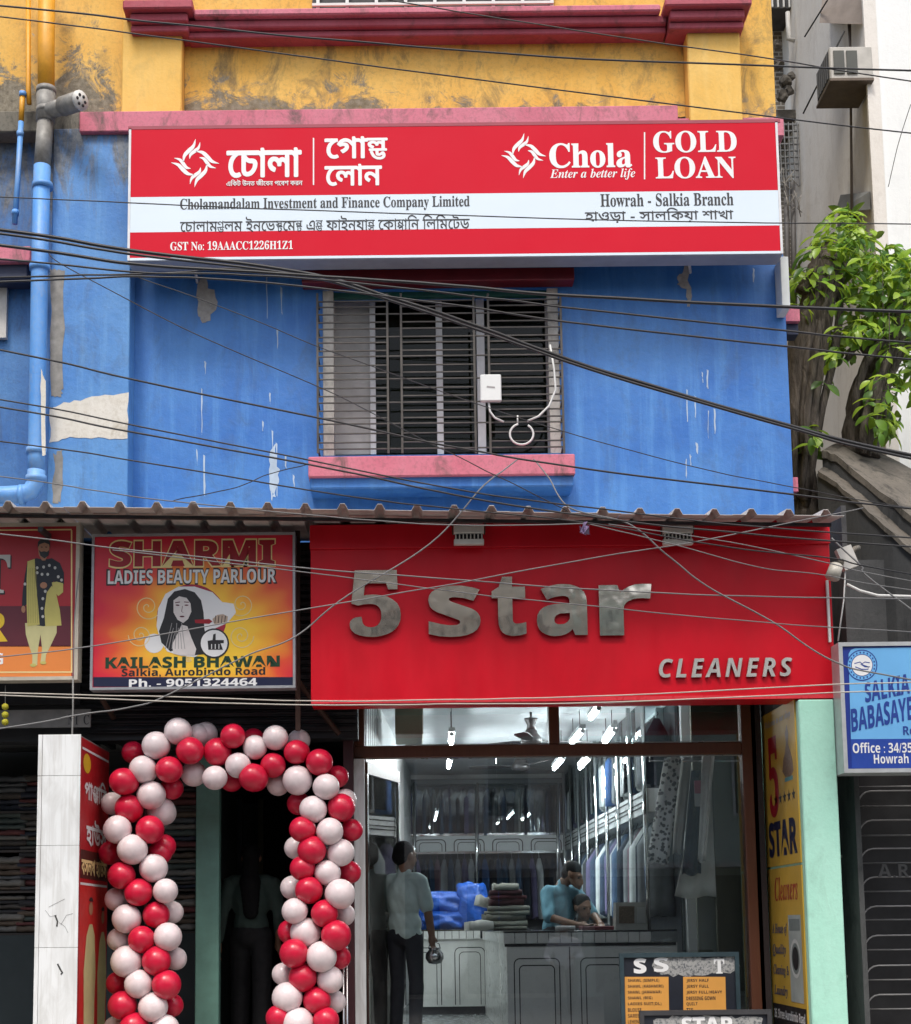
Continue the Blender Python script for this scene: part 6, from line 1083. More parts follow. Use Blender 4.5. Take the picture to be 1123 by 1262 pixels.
# door leaf, swung inward
hx, ang = P(450.5, 1000, SY_).x, math.radians(72); dw = .86
dx, dy = Vector((math.cos(ang), math.sin(ang), 0)), Vector((-math.sin(ang), math.cos(ang), 0))
dr = bpy.data.objects.new('door', None); COL.objects.link(dr); dr.parent = sf; dr.location = Vector((hx, SY_ + .08, FZ)) - sf.location
DO = Vector((hx, SY_ + .08, 0)); dz1 = zh - .07
def leaf(s0, s1, z0, z1, t, name, mat): return MB().obox(DO + dx * (s0 + s1) / 2 + Vector((0, 0, (z0 + z1) / 2)), dx * (s1 - s0) / 2, dy * t, Vector((0, 0, (z1 - z0) / 2))).build(name, mat, dr)
leaf(0, dw, dz1 - .10, dz1, .02, 'top_rail', WOOD); leaf(0, dw, FZ + .01, FZ + .13, .02, 'bottom_rail', WOOD)
leaf(0, .035, FZ + .132, dz1 - .102, .016, 'stile', SST); leaf(dw - .035, dw, FZ + .132, dz1 - .102, .016, 'stile', SST)
leaf(.036, dw - .036, FZ + .132, dz1 - .102, .004, 'door_pane', glass('door_glass', (.55, .66, .63), 1.2, .02, .25))
for s in (-1, 1):
    c = DO + dx * (dw - .06) + dy * s * .05; zc_ = P(485, 1132, SY_ + .9).z
    MB().tube([c + Vector((0, 0, zc_ - .11)), c + Vector((0, 0, zc_ + .11))], .011, 8).build('handle', SST, dr)
    MB().tube([DO + dx * (dw - .06) + Vector((0, 0, zc_)), c + Vector((0, 0, zc_))], .013, 8).build('handle_stud', SST, dr)

# ------------------------------------------------------------------ cleaners' room
BK = 9.4; CZ = 3.72; mxs = P(990, 1000, -.02).x
rw = P(697, 1040, BK).x; lwb = P(507, 1040, BK).x; lwf = P(452, 1040, 1.3).x
TILE = M('room_white_paint', (.66, .67, .66), .35, var=.12); CEI = M('room_ceiling_paint', (.72, .74, .75), .5, var=.12)
rm = thing('shop_room', "cleaners' long room with white walls and pale ceiling", 'room', (1.2, 5, FZ))
MB().hexa([(lwf - .1, 1.3, FZ), (lwf, 1.3, FZ), (lwb, BK, FZ), (lwb - .1, BK, FZ), (lwf - .1, 1.3, CZ), (lwf, 1.3, CZ), (lwb, BK, CZ), (lwb - .1, BK, CZ)]).build('left_wall', TILE, rm)
MB().box(rw + .32, rw + .42, 2.3, BK, FZ, CZ).build('right_wall', TILE, rm); MB().box(lwb, rw + .32, BK + .32, BK + .42, FZ, CZ).build('back_wall', TILE, rm)
MB().box(-.6, rw + .42, 1.18, BK + .42, CZ, CZ + .1).build('ceiling', CEI, rm)
MB().box(-.6, rw + .42, 1.13, BK + .42, FZ + .004, FZ + .012).build('floor', M('room_floor_stone', (.20, .22, .22), .25, var=.25), rm)
for k in range(7):
    t = k / 7; MB().box(lwf + (lwb - lwf) * (.01 + t * .2) + .001, lwf + (lwb - lwf) * (.01 + t * .2) + .004, 1.32 + t * 1.6, 1.325 + t * 1.6, FZ, CZ).build('tile_joint', DARK, rm)
MB().box(P(487, 900, 2.6).x, P(522, 900, 2.6).x, 2.6, 3.4, P(500, 905, 2.6).z, P(500, 872, 2.6).z, .01).build('wall_box', M('box_olive', (.16, .15, .10), .5), rm)
MB().box(rw + .3, mxs, 1.75, 1.8, FZ, CZ).build('side_panel', M('olive_panel', (.10, .095, .06), .6), rm)
boxp(886, 930, 915, 1420, 1.5, 1.56).build('olive_panel', M('olive_panel', (.10, .095, .06), .6), rm)
boxp(811, 872, 826, 1010, 3.0, 3.06).build('white_column', M('column_white', (.45, .5, .5), .5), rm)

DRW = M('drawer_laminate', (.74, .76, .76), .3, var=.06); LINE = M('laminate_line', (.03, .03, .032), .5); CHR = M('chrome_tube', (.7, .72, .72), .10, 1.0, var=.05)
CGL = glass('cabinet_glass', (.75, .82, .84), 1.6)
z_up1, z_up0, z_d1, z_d0, z_lo1, z_lo0 = (P(600, v, BK).z for v in (966, 1027, 1030, 1049, 1053, 1140))
def rounded_line(fn, x0, x1, y0, y1, w, r, d, mat, par):          # the dark inlay line that runs up, round the corners and down again
    pts = [(x0, y0), (x0, y1 - r)] + [(x0 + r - r * math.cos(t), y1 - r + r * math.sin(t)) for t in (.4, .8, 1.2)] + [(x0 + r, y1), (x1 - r, y1)] + [(x1 - r + r * math.sin(t), y1 - r + r * math.cos(t)) for t in (.4, .8, 1.2)] + [(x1, y1 - r), (x1, y0)]
    MB().prism(band(pts, w), fn, d).build('inlay_line', mat, par, recalc=False)
cab = thing('wall_cabinet', "glass-fronted clothes cabinet across the back wall of the cleaners' room", 'cabinet', (1.2, BK, FZ))
MB().box(lwb, rw, BK, BK + .3, z_d0, z_d1).build('drawer_bank', DRW, cab)
MB().box(lwb, rw, BK + .28, BK + .31, z_lo0 - .2, z_up1 + .1).build('back_panel', M('cabinet_dark', (.03, .035, .04), .5), cab)
for z in (z_d1, z_d0 - .035): MB().box(lwb, rw, BK - .015, BK - .001, z, z + .035).build('chrome_rail', CHR, cab)
nb = 4; bw = (rw - lwb) / nb
for k in range(nb):
    a, b = lwb + k * bw + .06, lwb + (k + 1) * bw - .06
    rounded_line(lambda x, z, d: Vector((x, BK - d, z)), a, b, z_d0, z_d1 - .05, .014, .06, .002, LINE, cab)
    rounded_line(lambda x, z, d: Vector((x, BK - d, z)), a + .05, b - .05, z_d0, z_d1 - .09, .010, .05, .002, LINE, cab)
    MB().box(lwb + k * bw + .01, lwb + (k + 1) * bw - .01, BK + .002, BK + .008, z_up0, z_up1).build('glass_door', CGL, cab)
for u in (511, 588, 688): MB().tube([P(u, 965, BK - .03), P(u, 1145, BK - .03)], .028, 10).build('chrome_post', CHR, cab)
MB().box(lwb, rw, BK - .01, BK + .3, z_up1, z_up1 + .06).build('cornice_board', M('cabinet_top', (.10, .12, .13), .4), cab)
cr = thing('wall_cabinet', "glass-fronted clothes cabinet running along the right wall of the cleaners' room", 'cabinet', (rw, 5, FZ))
MB().box(rw + .002, rw + .3, 2.4, BK - .05, z_d0, z_d1).build('drawer_bank', DRW, cr); MB().box(rw + .28, rw + .31, 2.4, BK, FZ + .5, z_up1 + .1).build('back_panel', MATS['cabinet_dark'], cr)
for z in (z_d0 + .06, z_d0 + .10, z_d1 - .05): MB().box(rw - .004, rw + .001, 2.4, BK - .05, z, z + .012).build('inlay_line', LINE, cr)
for k in range(9):
    y = 2.4 + k * (BK - 2.5) / 8
    MB().tube([(rw - .02, y, FZ + .3), (rw - .02, y, CZ - .02)], .022, 8).build('chrome_post', CHR, cr)
    if k < 8: MB().box(rw + .004, rw + .010, y + .03, y + (BK - 2.5) / 8 - .03, z_up0 + .04, CZ - .06).build('glass_door', CGL, cr)
# hanging clothes
hang_cols = ['#232e3c', '#3d4f66', '#8c9296', '#6a6488', '#2a4a66', '#b4babb', '#1c2129', '#4a6380', '#7d6470', '#c8cfce', '#2d4f80', '#54585c']
HM = [M('hanging_cloth_%d' % i, c, .8, var=.3, scale=10) for i, c in enumerate(hang_cols)]
def shirt_mesh(w, h, seed):
    r = random.Random(seed); mb = MB(); nz, nx = 8, 10; vs = []
    for j in range(nz + 1):
        t = j / nz; z = -h * t; ww = w * (.25 + .75 * min(1, t * 4.2)) * (1 + .08 * t)
        for s in (0, 1):
            for i in range(nx + 1):
                x = -ww / 2 + ww * i / nx; y = (.02 + .035 * math.sin(min(1, t * 3) * PI / 2)) * math.cos((i / nx - .5) * PI) * (1 if s else -1) + .012 * t * math.sin(i * 1.7 + seed * 2 + t * 1.2)
                vs.append((x, y, z + (.02 * math.sin(i * 1.1 + seed) if j == nz else 0)))
    m = nx + 1; fs = []
    for j in range(nz):
        for s in (0, 1):
            for i in range(nx):
                a = (j * 2 + s) * m + i; b = ((j + 1) * 2 + s) * m + i; fs.append((a, a + 1, b + 1, b) if s else (a, b, b + 1, a + 1))
        for i in (0, nx):
            a = (j * 2) * m + i; fs.append((a, a + m, a + 3 * m, a + 2 * m))
    fs.append(tuple(range(m)) + tuple(range(2 * m - 1, m - 1, -1))); b = nz * 2 * m; fs.append(tuple(b + k for k in range(m)) + tuple(b + k for k in range(2 * m - 1, m - 1, -1)))
    mb.add(vs, fs, True)
    mb.tube([(0, 0, -.01), (0, 0, .03), (.02, 0, .05), (.01, 0, .07)], .004, 6); return mb
HG = []
for i in range(5):
    o = shirt_mesh(.34 + .04 * (i % 3), .66, i).build('hanging_garment', HM[i]); HG.append(o.data); bpy.data.objects.remove(o)
def hang(i, loc, mat, label, group, rz=0.0, sc=(1, 1, 1), cat='garment'):
    o = bpy.data.objects.new('hanging_garment', HG[i % 5]); COL.objects.link(o); o.location = loc; o.rotation_euler = (0, 0, rz); o.scale = sc
    o.material_slots[0].link = 'OBJECT'; o.material_slots[0].material = mat; return tag(o, label, cat, group)
for k in range(19):
    x = lwb + .1 + k * (rw - lwb - .2) / 18
    hang(k, (x, BK + .14 + rnd.uniform(-.02, .02), z_up1 - .06), rnd.choice(HM), 'garment hanging behind glass in the upper row of the back cabinet', 'garments in the upper back cabinet', rnd.uniform(.9, 1.7) if k % 4 else .35, (1, 1, .98))
for k in range(22):
    x = lwb + .08 + k * (rw - lwb - .16) / 21
    hang(k, (x, BK + .12 + rnd.uniform(-.02, .02), z_lo1 - .06), rnd.choice(HM), 'garment hanging in the lower row of the back cabinet', 'garments in the lower back cabinet', PI / 2 + rnd.uniform(-.35, .35), (1, 1, 1.25))
for k in range(26):
    y = 2.6 + k * .255
    hang(k, (rw + .15, y, CZ - .22), rnd.choice(HM), 'garment hanging behind glass in the upper right-wall cabinet', 'garments in the upper right cabinet', rnd.uniform(.2, 1.0), (1, 1, .95))
    hang(k + 2, (rw + .14, y + .1, z_d0 - .08), rnd.choice(HM), 'garment hanging in the lower right-wall cabinet', 'garments in the lower right cabinet', rnd.uniform(-.3, .3), (1, 1, 1.3))

# ---- lit tubes and fans
TUBE = emit('lit_tube', (.93, .99, 1.0), 72.0)
def tube_light(lab, u0, v0, u1, v1, d0, d1):
    a, b = P(u0, v0, d0 - 11), P(u1, v1, d1 - 11)
    t = thing('tube_light', lab, 'lamp', a, "lit tubes in the cleaners' room")
    MB().tube([a, b], .019, 8).build('tube', TUBE, t)
    ax = (b - a).normalized(); MB().obox((a + b) / 2 + Vector((0, 0, .045)), ax * (b - a).length / 2 * 1.03, ax.cross(Vector((0, 0, 1))).normalized() * .03, Vector((0, 0, .02))).build('batten', M('batten_white', (.6, .62, .62), .5), t)
    for p in (a, b): MB().tube([p - ax * .02, p + ax * .02], .024, 8).build('end_cap', MATS['batten_white'], t)
    for p in (a.lerp(b, .2), a.lerp(b, .8)): MB().tube([p + Vector((0, 0, .06)), Vector((p.x, p.y, CZ))], .004, 5).build('hanging_rod', LINE, t)
tube_light('short bright tube light left of the ceiling fan', 557, 905, 556, 918, 13.7, 14.7)
tube_light('bright slanting tube light just right of the transom mullion', 718, 901, 704, 918, 14.3, 15.3)
tube_light('bright tube light second right of the transom mullion', 757, 900, 745, 917, 14.3, 15.3)
tube_light('lit tube at the top of the right transom pane', 738, 873, 728, 886, 12.9, 13.7)
tube_light('lit tube below the transom rail, left of the fan', 556, 935, 553, 946, 15.7, 17.2)
tube_light('lit tube just below the transom rail, right of the middle', 695, 934, 683, 948, 15.7, 17.2)
tube_light('lit tube below the transom rail beside the chrome posts', 727, 934, 715, 947, 15.7, 17.0)
FAN = M('fan_brown', (.05, .045, .045), .4, .2)
def fan(lab, u, v, d, rot):
    c = P(u, v, d - 11); f = thing('ceiling_fan', lab, 'fan', c, "fans in the cleaners' room")
    MB().lathe([(.02, .12), (.055, .10), (.07, .06), (.10, .02), (.11, -.02), (.09, -.05), (.03, -.07)], c, 18).build('motor', FAN, f)
    MB().tube([c + Vector((0, 0, .1)), Vector((c.x, c.y, CZ))], .012, 8).build('rod', FAN, f); MB().lathe([(.05, .0), (.04, .05), (.065, .10), (.07, .12)], c + Vector((0, 0, .1)), 14).build('canopy', FAN, f)
    for k in range(3):
        a = rot + k * 2 * PI / 3; ax = Vector((math.cos(a), math.sin(a), 0)); sd = Vector((-math.sin(a), math.cos(a), .18))
        m = MB(); pts = [(.1, .03), (.2, .055), (.55, .07), (.62, .05), (.62, -.05), (.55, -.065), (.2, -.05), (.1, -.03)]
        m.prism(pts, lambda x, y, d, c=c, ax=ax, sd=sd: c + ax * x + sd * y + Vector((0, 0, d - .01)), 0, .006); m.build('blade', FAN, f)
fan('dark ceiling fan nearest the street, behind the left transom pane', 655, 912, 14.6, .25)
fan("second ceiling fan, deeper inside the cleaners' room", 642, 944, 17.4, .9)

# ---- counters
LAM = M('counter_laminate', (.78, .77, .73), .3, var=.1); TOP = M('counter_top_dark', (.03, .03, .032), .15, var=.2)
CT = P(600, 1145, 6.0).z
co = thing('shop_counter', 'L-shaped laminate counter with dark top and inlaid door panels', 'counter', (1.4, 1.95, FZ))
fy, by = 1.95, 5.7
cx0, cx1 = P(625, 1180, fy).x, P(800, 1180, fy).x; cz = P(700, 1147, fy).z
cbx0 = P(505, 1180, by).x
MB().box(cx0, cx1 + .25, fy, fy + .55, FZ + .012, cz - .11).build('front_body', LAM, co)
MB().box(cx0, cx0 + .5, fy + .552, by + .5, FZ + .012, cz - .11).build('side_body', LAM, co)
MB().box(cbx0, cx0 - .002, by, by + .5, FZ + .10, CT - .11).build('back_body', LAM, co); MB().box(cbx0, cx0 - .002, by + .05, by + .5, FZ + .012, FZ + .098).build('plinth', DARK, co)
MB().box(cx0 - .03, cx1 + .25, fy - .035, fy + .6, cz - .015, cz, .003).build('top', TOP, co)
MB().box(cx0 - .03, cx0 + .55, fy + .602, by + .55, cz - .016, cz - .001, .003).build('top', TOP, co); MB().box(cbx0, cx0 - .032, by - .035, by + .55, CT - .016, CT - .001, .003).build('top', TOP, co)
nt_ = 13; tw = (cx1 - cx0 + .05) / nt_
EDG = M('edge_tile', (.76, .75, .71), .3, var=.15)
for k in range(nt_): MB().box(cx0 - .028 + k * tw, cx0 - .028 + (k + 1) * tw - .006, fy - .03, fy - .002, cz - .108, cz - .017, .002).build('edge_tile', EDG, co)
for k in range(28):
    w = (by - fy - .1) / 28; MB().box(cx0 - .026, cx0 - .002, fy + .03 + k * w, fy + .03 + (k + 1) * w - .008, cz - .108, cz - .017).build('edge_tile', EDG, co)
nt2 = 10; tw2 = (cx0 - cbx0 - .04) / nt2
for k in range(nt2): MB().box(cbx0 + k * tw2, cbx0 + (k + 1) * tw2 - .008, by - .03, by - .002, CT - .108, CT - .017).build('edge_tile', EDG, co)
MB().box(cx0 - .02, cx1 + .24, fy - .012, fy - .001, cz - .135, cz - .11).build('shadow_strip', TOP, co)
ff = lambda x, z, d: Vector((x, fy - d, z))
for a, b in ((634, 690), (716, 772)):
    xa, xb = P(a, 1200, fy).x, P(b, 1200, fy).x; zt1 = P(700, 1181, fy).z
    rounded_line(ff, xa, xb, FZ + .1, zt1, .010, .05, .002, LINE, co); rounded_line(ff, xa + .045, xb - .045, FZ + .1, zt1 - .06, .010, .04, .002, LINE, co)
MB().box(P(702, 1200, fy).x, P(703.5, 1200, fy).x, fy - .002, fy - .0005, FZ + .05, cz - .14).build('inlay_line', LINE, co)
fb = lambda x, z, d: Vector((x, by - d, z))
for a, b in ((500, 544), (561, 598)):
    xa, xb = P(a, 1200, by).x, P(b, 1200, by).x; zt1 = P(560, 1168, by).z
    rounded_line(fb, xa, xb, FZ + .12, zt1, .010, .06, .002, LINE, co); rounded_line(fb, xa + .05, xb - .05, FZ + .12, zt1 - .05, .008, .05, .002, LINE, co)
# ---- things on the counters
BAGM = NT('blue_polythene'); BAGM.bump(BAGM.noise(BAGM.coord(), 14, 4, .6, .6), .6, .03); BAGM = BAGM.done((.015, .09, .42), .22)
def bag(lab, u, v0, v1, hw, Y, seed):
    a, b = P(u, v1, Y), P(u, v0, Y); h = b.z - a.z; w = hw / scale_at(Y); r = random.Random(seed)
    bm = bmesh.new(); bmesh.ops.create_icosphere(bm, subdivisions=4, radius=1)
    for q in bm.verts:
        n_ = 1 + .10 * math.sin(q.co.x * 7 + seed) * math.cos(q.co.z * 6) + .06 * math.sin(q.co.y * 11 + q.co.z * 9 + seed)
        s = Vector((max(-.9, min(.9, q.co.x * 1.15)), q.co.y, max(-.8, min(.82, q.co.z * 1.1)))) * n_
        q.co = Vector((s.x * w, s.y * .22, (s.z * .58 + .46) * h))
    o = MB().bm(bm, True, Matrix.Translation(a)).build('plastic_bag', BAGM, loc=a); return tag(o, lab, 'bag', 'blue bags on the back counter')
bag('flat blue plastic bag low on the back counter, nearest the man', 548, 1122, 1146, 27, 5.9, 1); bag('blue plastic bag lying on another bag on the back counter', 545, 1098, 1126, 32, 5.95, 2)
bag('upright blue plastic bag beside the pile of folded clothes', 583, 1086, 1145, 20, 5.9, 3); bag('small blue plastic bag behind the man in the doorway', 522, 1098, 1146, 12, 6.0, 4)
zz = P(620, 1146, 5.2).z + .0
pile = [('#8e8c80', .9), ('#a8a698', 1.0), ('#6f6d62', .95), ('#9b998c', 1.1), ('#85837a', 1.0), ('#3d1118', .8), ('#4a141c', .85), ('#38101a', .8), ('#a5a398', .6)]
zz = cz + .002
nm = ['bottom', 'second', 'third', 'fourth', 'fifth', 'sixth', 'seventh', 'eighth', 'ninth']
for k, (c, s) in enumerate(pile):
    o = place_cloth(k, P(626 + rnd.uniform(-2, 3), 1140, 3.4) * 1.0, M('pile_cloth_%d' % k, c, .85, var=.2, scale=12), '%s folded garment in the pile on the counter, %s' % (nm[k], 'dark maroon' if k in (5, 6, 7) else 'pale grey'), 'pile of folded clothes', rnd.uniform(-.1, .1), (1.35 * s, 1, 1.15))
    o.location.z = zz; zz += (.037 + .012 * (k % 3)) * 1.02
p = P(594, 1146, 3.6); o = place_cloth(2, (p.x, p.y, cz + .01), M('pile_white', (.5, .49, .45), .8), 'white folded cloth leaning against the pile on the counter', None, .2, (1.0, 1, 1.6)); o.rotation_euler = (0, .25, .1); o.location.z = cz + .22; o.location.x += .12
o = place_cloth(4, (p.x - .02, 3.3, cz + .002), MATS['pile_white'], 'white folded cloth lying left of the maroon clothes on the counter', None, .1, (.8, 1, 2.0))
for lab, u, c, w in (('white roll of paper lying on the front counter', 697, (.6, .6, .58), 12),):
    a, b = P(u - w, 1143, 2.2), P(u + w, 1143, 2.2); a.z = b.z = cz + .022
    o = MB().tube([a, b], .02, 12).build('paper_roll', M('paper_roll', c, .7), loc=a); tag(o, lab, 'paper')
x0, x1, _, _ = R(718, 1140, 757, 1146, 2.15)
o = MB().box(x0, x1, 2.15, 2.42, cz + .001, cz + .035, .004).build('ledger', M('ledger_red', (.20, .03, .04), .6), loc=(x0, 2.15, cz)); tag(o, 'dark red ledger lying flat on the front counter', 'book')
dsp = thing('display_box', 'small pale cardboard display box at the right end of the counter', 'box', P(778, 1146, 2.2))
x0, x1, z0, z1 = R(759, 1112, 798, 1146, 2.2)
MB().hexa([(x0, 2.2, cz), (x1, 2.2, cz), (x1, 2.42, cz), (x0, 2.42, cz), (x0 + .01, 2.24, z1), (x1 - .01, 2.24, z1), (x1 - .01, 2.38, z1), (x0 + .01, 2.38, z1)]).build('carton', M('carton_grey', (.34, .34, .31), .6, var=.2), dsp)
print_px('carton_print', [(763, 1117), (782, 1117), (782, 1138), (763, 1138)], 2.2, M('carton_brown', (.20, .15, .10), .6, var=.5, scale=60), dsp, d=.003); print_px('carton_print', [(785, 1118), (795, 1118), (796, 1138), (785, 1138)], 2.2, M('carton_pale', (.45, .46, .43), .6), dsp, d=.003)
# ---- clothes hanging in the shop window
def window_cloth(lab, mat, u0, u1, v0, v1, Y, lw=0.0, rw_=0.0, seed=0, taper=.0, skew=0.0):
    """a hanging length of cloth with folds: outline from its top (u0,u1 at v0) to its hem"""
    mb = MB(); n, m = 10, 12; vs = []
    for s in (0, 1):
        for j in range(m + 1):
            t = j / m
            for i in range(n + 1):
                f = i / n; l = u0 + lw * t; r = u1 + rw_ * t; u = l + (r - l) * f + skew * t
                v = v0 + (v1 - v0) * t + (2.0 * math.sin(f * 9 + seed) if j == m else 0)
                q = P(u, v, Y); q.y += (.035 + .02 * math.sin(f * PI)) * (1 if s else -1) * math.sin(f * PI * .96 + .06) + .022 * math.sin(f * 11 + seed + t * 2.2) * (.35 + t)
                vs.append(q)
    k = (n + 1) * (m + 1); fs = []
    for s in (0, 1):
        for j in range(m):
            for i in range(n):
                a = s * k + j * (n + 1) + i; fs.append((a, a + 1, a + n + 2, a + n + 1) if not s else (a, a + n + 1, a + n + 2, a + 1))
    for j in range(m):
        for i in (0, n):
            a = j * (n + 1) + i; fs.append((a, a + n + 1, k + a + n + 1, k + a))
    for j in (0, m):
        for i in range(n):
            a = j * (n + 1) + i; fs.append((a, a + 1, k + a + 1, k + a))
    mb.add(vs, fs, True); loc = P((u0 + u1) / 2, v0, Y)
    return tag(mb.build('hanging_cloth', mat, loc=loc), lab, 'garment', 'clothes hanging in the shop window')
FLO = NT('floral_cloth'); _vo = FLO.new('ShaderNodeTexVoronoi'); _vo.inputs['Scale'].default_value = 26; FLO.link(FLO.coord((1, .3, 1)), _vo.inputs['Vector'])
_nn = FLO.noise(FLO.coord(), 30, 3)
FLO = FLO.done(FLO.mix(FLO.ramp(FLO.math('ADD', _vo.outputs['Distance'], FLO.math('MULTIPLY', FLO.math('SUBTRACT', _nn, .5), .5)), [(.36, 0.0), (.46, 1.0)]), (.08, .075, .08), (.78, .76, .73)), .8)
WY = 1.35
window_cloth('white cloth with black floral print hanging in the shop window', FLO, 819, 840, 934, 1064, WY, -22, -15, 1)
window_cloth('grey cloth hanging right of the floral print in the window', M('cloth_grey', (.36, .34, .31), .85), 838, 853, 934, 1052, WY + .12, -10, -11, 2)
window_cloth('navy cloth hanging in the middle of the shop window', M('cloth_navy', (.012, .016, .035), .85), 852, 866, 950, 1078, WY + .05, -12, -2, 3)
window_cloth('cream quilted sleeve hanging in the shop window', M('cloth_cream', (.82, .79, .73), .85, var=.2, scale=20), 865, 881, 932, 1062, WY - .04, -5, -12, 4)
window_cloth('wide cream coat hem hanging lowest in the shop window', M('cloth_ivory', (.84, .82, .74), .85), 862, 882, 960, 1106, WY + .2, -30, 10, 5)
window_cloth('brown cloth behind the cream sleeve in the window', M('cloth_brown', (.17, .09, .03), .85), 878, 889, 932, 1045, WY + .28, 0, 0, 6)
o = boxp(856, 962, 864, 994, WY - .02, WY - .016).build('price_tag', M('tag_white', (.6, .6, .58), .6), loc=P(860, 962, WY)); tag(o, 'pale paper tag with pink top pinned on the navy cloth', 'tag')
boxp(856, 962, 864, 978, WY - .0215, WY - .0205).build('tag_top', M('tag_pink', (.5, .08, .17), .6), o)
rl2 = thing('clothes_rail', 'thin steel rail carrying the clothes in the shop window', 'rail', P(845, 932, WY)); MB().tube([P(800, 938, WY), P(912, 938, WY)], .008, 8).build('rail', SST, rl2)
for u in (801, 911): MB().tube([P(u, 938, WY), P(u, 925, WY)], .006, 6).build('hanger_rod', SST, rl2)

# ------------------------------------------------------------------ mint pillar and the poster on its side
mY = -.02
mx_0, mx_1 = P(990, 1000, mY).x, P(1034, 1000, mY).x
mp_ = thing('pillar', 'mint green pillar at the right of the cleaners, yellow posters on its side', 'pillar', ((mx_0 + mx_1) / 2, mY, .16))
MB().box(mx_0, mx_1, mY, 1.2, .16, P(1010, 862, mY).z, .008).build('shaft', MINT, mp_)
MB().box(mx_0 + .002, P(1018, 800, .4).x, .34, 1.2, P(1010, 862, mY).z + .003, 4.6).build('upper_stub', GREYC, mp_)
YELP = M('poster_yellow', '#cda43c', .55, var=.2, scale=3)
pf = lambda a, b, d: Vector((mx_0 - d, 1.10 - a, b))             # poster face: a runs towards the street
pz = lambda v: P(968, v, .55).z
PWD = 1.04
pA = MB().box(mx_0 - .012, mx_0 - .001, 1.10 - PWD, 1.10, pz(1066), pz(872)).build('poster', YELP, mp_)
pB = MB().box(mx_0 - .012, mx_0 - .001, 1.10 - PWD, 1.10, .3, pz(1069)).build('poster', YELP, mp_)
DD = .0135
text_on(pf, 'Welcome to our shop', 'i', (.12, pz(893), .92, pz(882)), M('print_grey', (.35, .33, .33)), pA, d0=DD)
text_on(pf, '5', 'b', (.18, pz(1005), .48, pz(905)), SR, pA, d0=DD, bold=.02); quad_on(pf, 'poster_block', .2, pz(925), .46, pz(904), SR, pA, DD + .0005)
lamp_pts = [(.70, pz(960)), (.62, pz(952)), (.66, pz(938)), (.72, pz(930)), (.76, pz(920)), (.74, pz(908)), (.80, pz(898)), (.84, pz(910)), (.82, pz(922)), (.88, pz(932)), (.93, pz(942)), (.95, pz(956)), (.86, pz(962))]
MB().prism(lamp_pts, pf, DD).build('poster_motif', M('print_brownish', (.25, .14, .08), .5, var=.5, scale=40), pA); quad_on(pf, 'poster_motif', .68, pz(966), .92, pz(961), M('print_teal', (.10, .3, .32), .5), pA, DD)
for k in range(5):
    a = .38 + k * .135; c = (a, pz(984)); st = []
    for j in range(10): rr_ = .06 if j % 2 == 0 else .025; st.append((c[0] + rr_ * math.sin(j * PI / 5), c[1] + rr_ * .9 * math.cos(j * PI / 5)))
    MB().prism(st, pf, DD).build('poster_star', BLK, pA)
text_on(pf, 'STAR', 's', (.10, pz(1055), .97, pz(1010)), NAVY, pA, d0=DD, bold=.03)
text_on(pf, 'Cleaners', 'i', (.22, pz(1110), .92, pz(1080)), SR, pB, d0=DD)
for tx, v, a1 in (('A House of', 1146, .56), ('Quality', 1172, .5), ('Cleaning &', 1198, .56), ('Laundry', 1224, .5)): text_on(pf, tx, 'i', (.08, pz(v + 8), a1, pz(v - 8)), M('print_ink_blue', (.04, .06, .14), .5), pB, d0=DD, bold=.01)
WMP = M('print_silver', (.40, .44, .42), .45)
wa, wb, wt, wbm = .60, .97, pz(1128), pz(1234)
quad_on(pf, 'poster_washer', wa, wbm, wb, wt, WMP, pB, DD); quad_on(pf, 'poster_washer_panel', wa + .03, wt - .12, wb - .03, wt - .03, M('print_steel', (.2, .23, .22), .45), pB, DD + .001)
for rr_, m_ in ((.15, M('print_white_dim', (.6, .62, .6), .45)), (.12, MATS['print_steel']), (.09, BLK)):
    MB().prism([((wa + wb) / 2 + rr_ * math.cos(t * .3), (wt + wbm) / 2 + rr_ * math.sin(t * .3)) for t in range(21)], pf, DD + .002 + .0005 * (.15 - rr_) * 20).build('poster_washer_door', m_, pB)
quad_on(pf, 'poster_footer', .02, .32, PWD - .02, pz(1240), BLK, pB, DD); text_on(pf, '26, Shree Aurobindo Road', 's', (.06, pz(1260), .98, pz(1246)), PAPER, pB, d0=DD + .001)
boxp(935, 830, 947, 1420, 1.0, 1.2).build('reveal', M('reveal_dark', (.03, .02, .02), .6), mp_)  # dark strip: the shade of the reveal is put into its colour

# ------------------------------------------------------------------ price boards
FRB = M('board_frame_teal', (.03, .06, .075), .5, var=.4); BRD = M('board_black', (.012, .016, .028), .5, var=.4)
SILV = NT('flaking_silver_paint'); _s = SILV.noise(SILV.coord(), 55, 6, .7); SILV.bump(_s, .5, .006); SILV = SILV.done(SILV.mix(SILV.ramp(_s, [(.40, 0.0), (.52, 1.0)]), (.10, .11, .12), (.36, .36, .35)), .5)
ORG = M('orange_sheet', '#e0a04a', .6, var=.12, scale=5)
b1 = thing('price_board', 'tall black price board with two orange price lists', 'board', P(840, 1262, .55)); Y1 = .55
x0, x1, z0, z1 = R(767, 1174, 915, 1420, Y1)
MB().box(x0 + .03, x1 - .03, Y1 + .01, Y1 + .03, .18, z1 - .03).build('panel', BRD, b1)
mb = MB(); mb.box(x0, x0 + .032, Y1 - .01, Y1 + .04, .162, z1); mb.box(x1 - .032, x1, Y1 - .01, Y1 + .04, .162, z1); mb.box(x0 + .0325, x1 - .0325, Y1 - .01, Y1 + .04, z1 - .035, z1); mb.build('frame', FRB, b1)
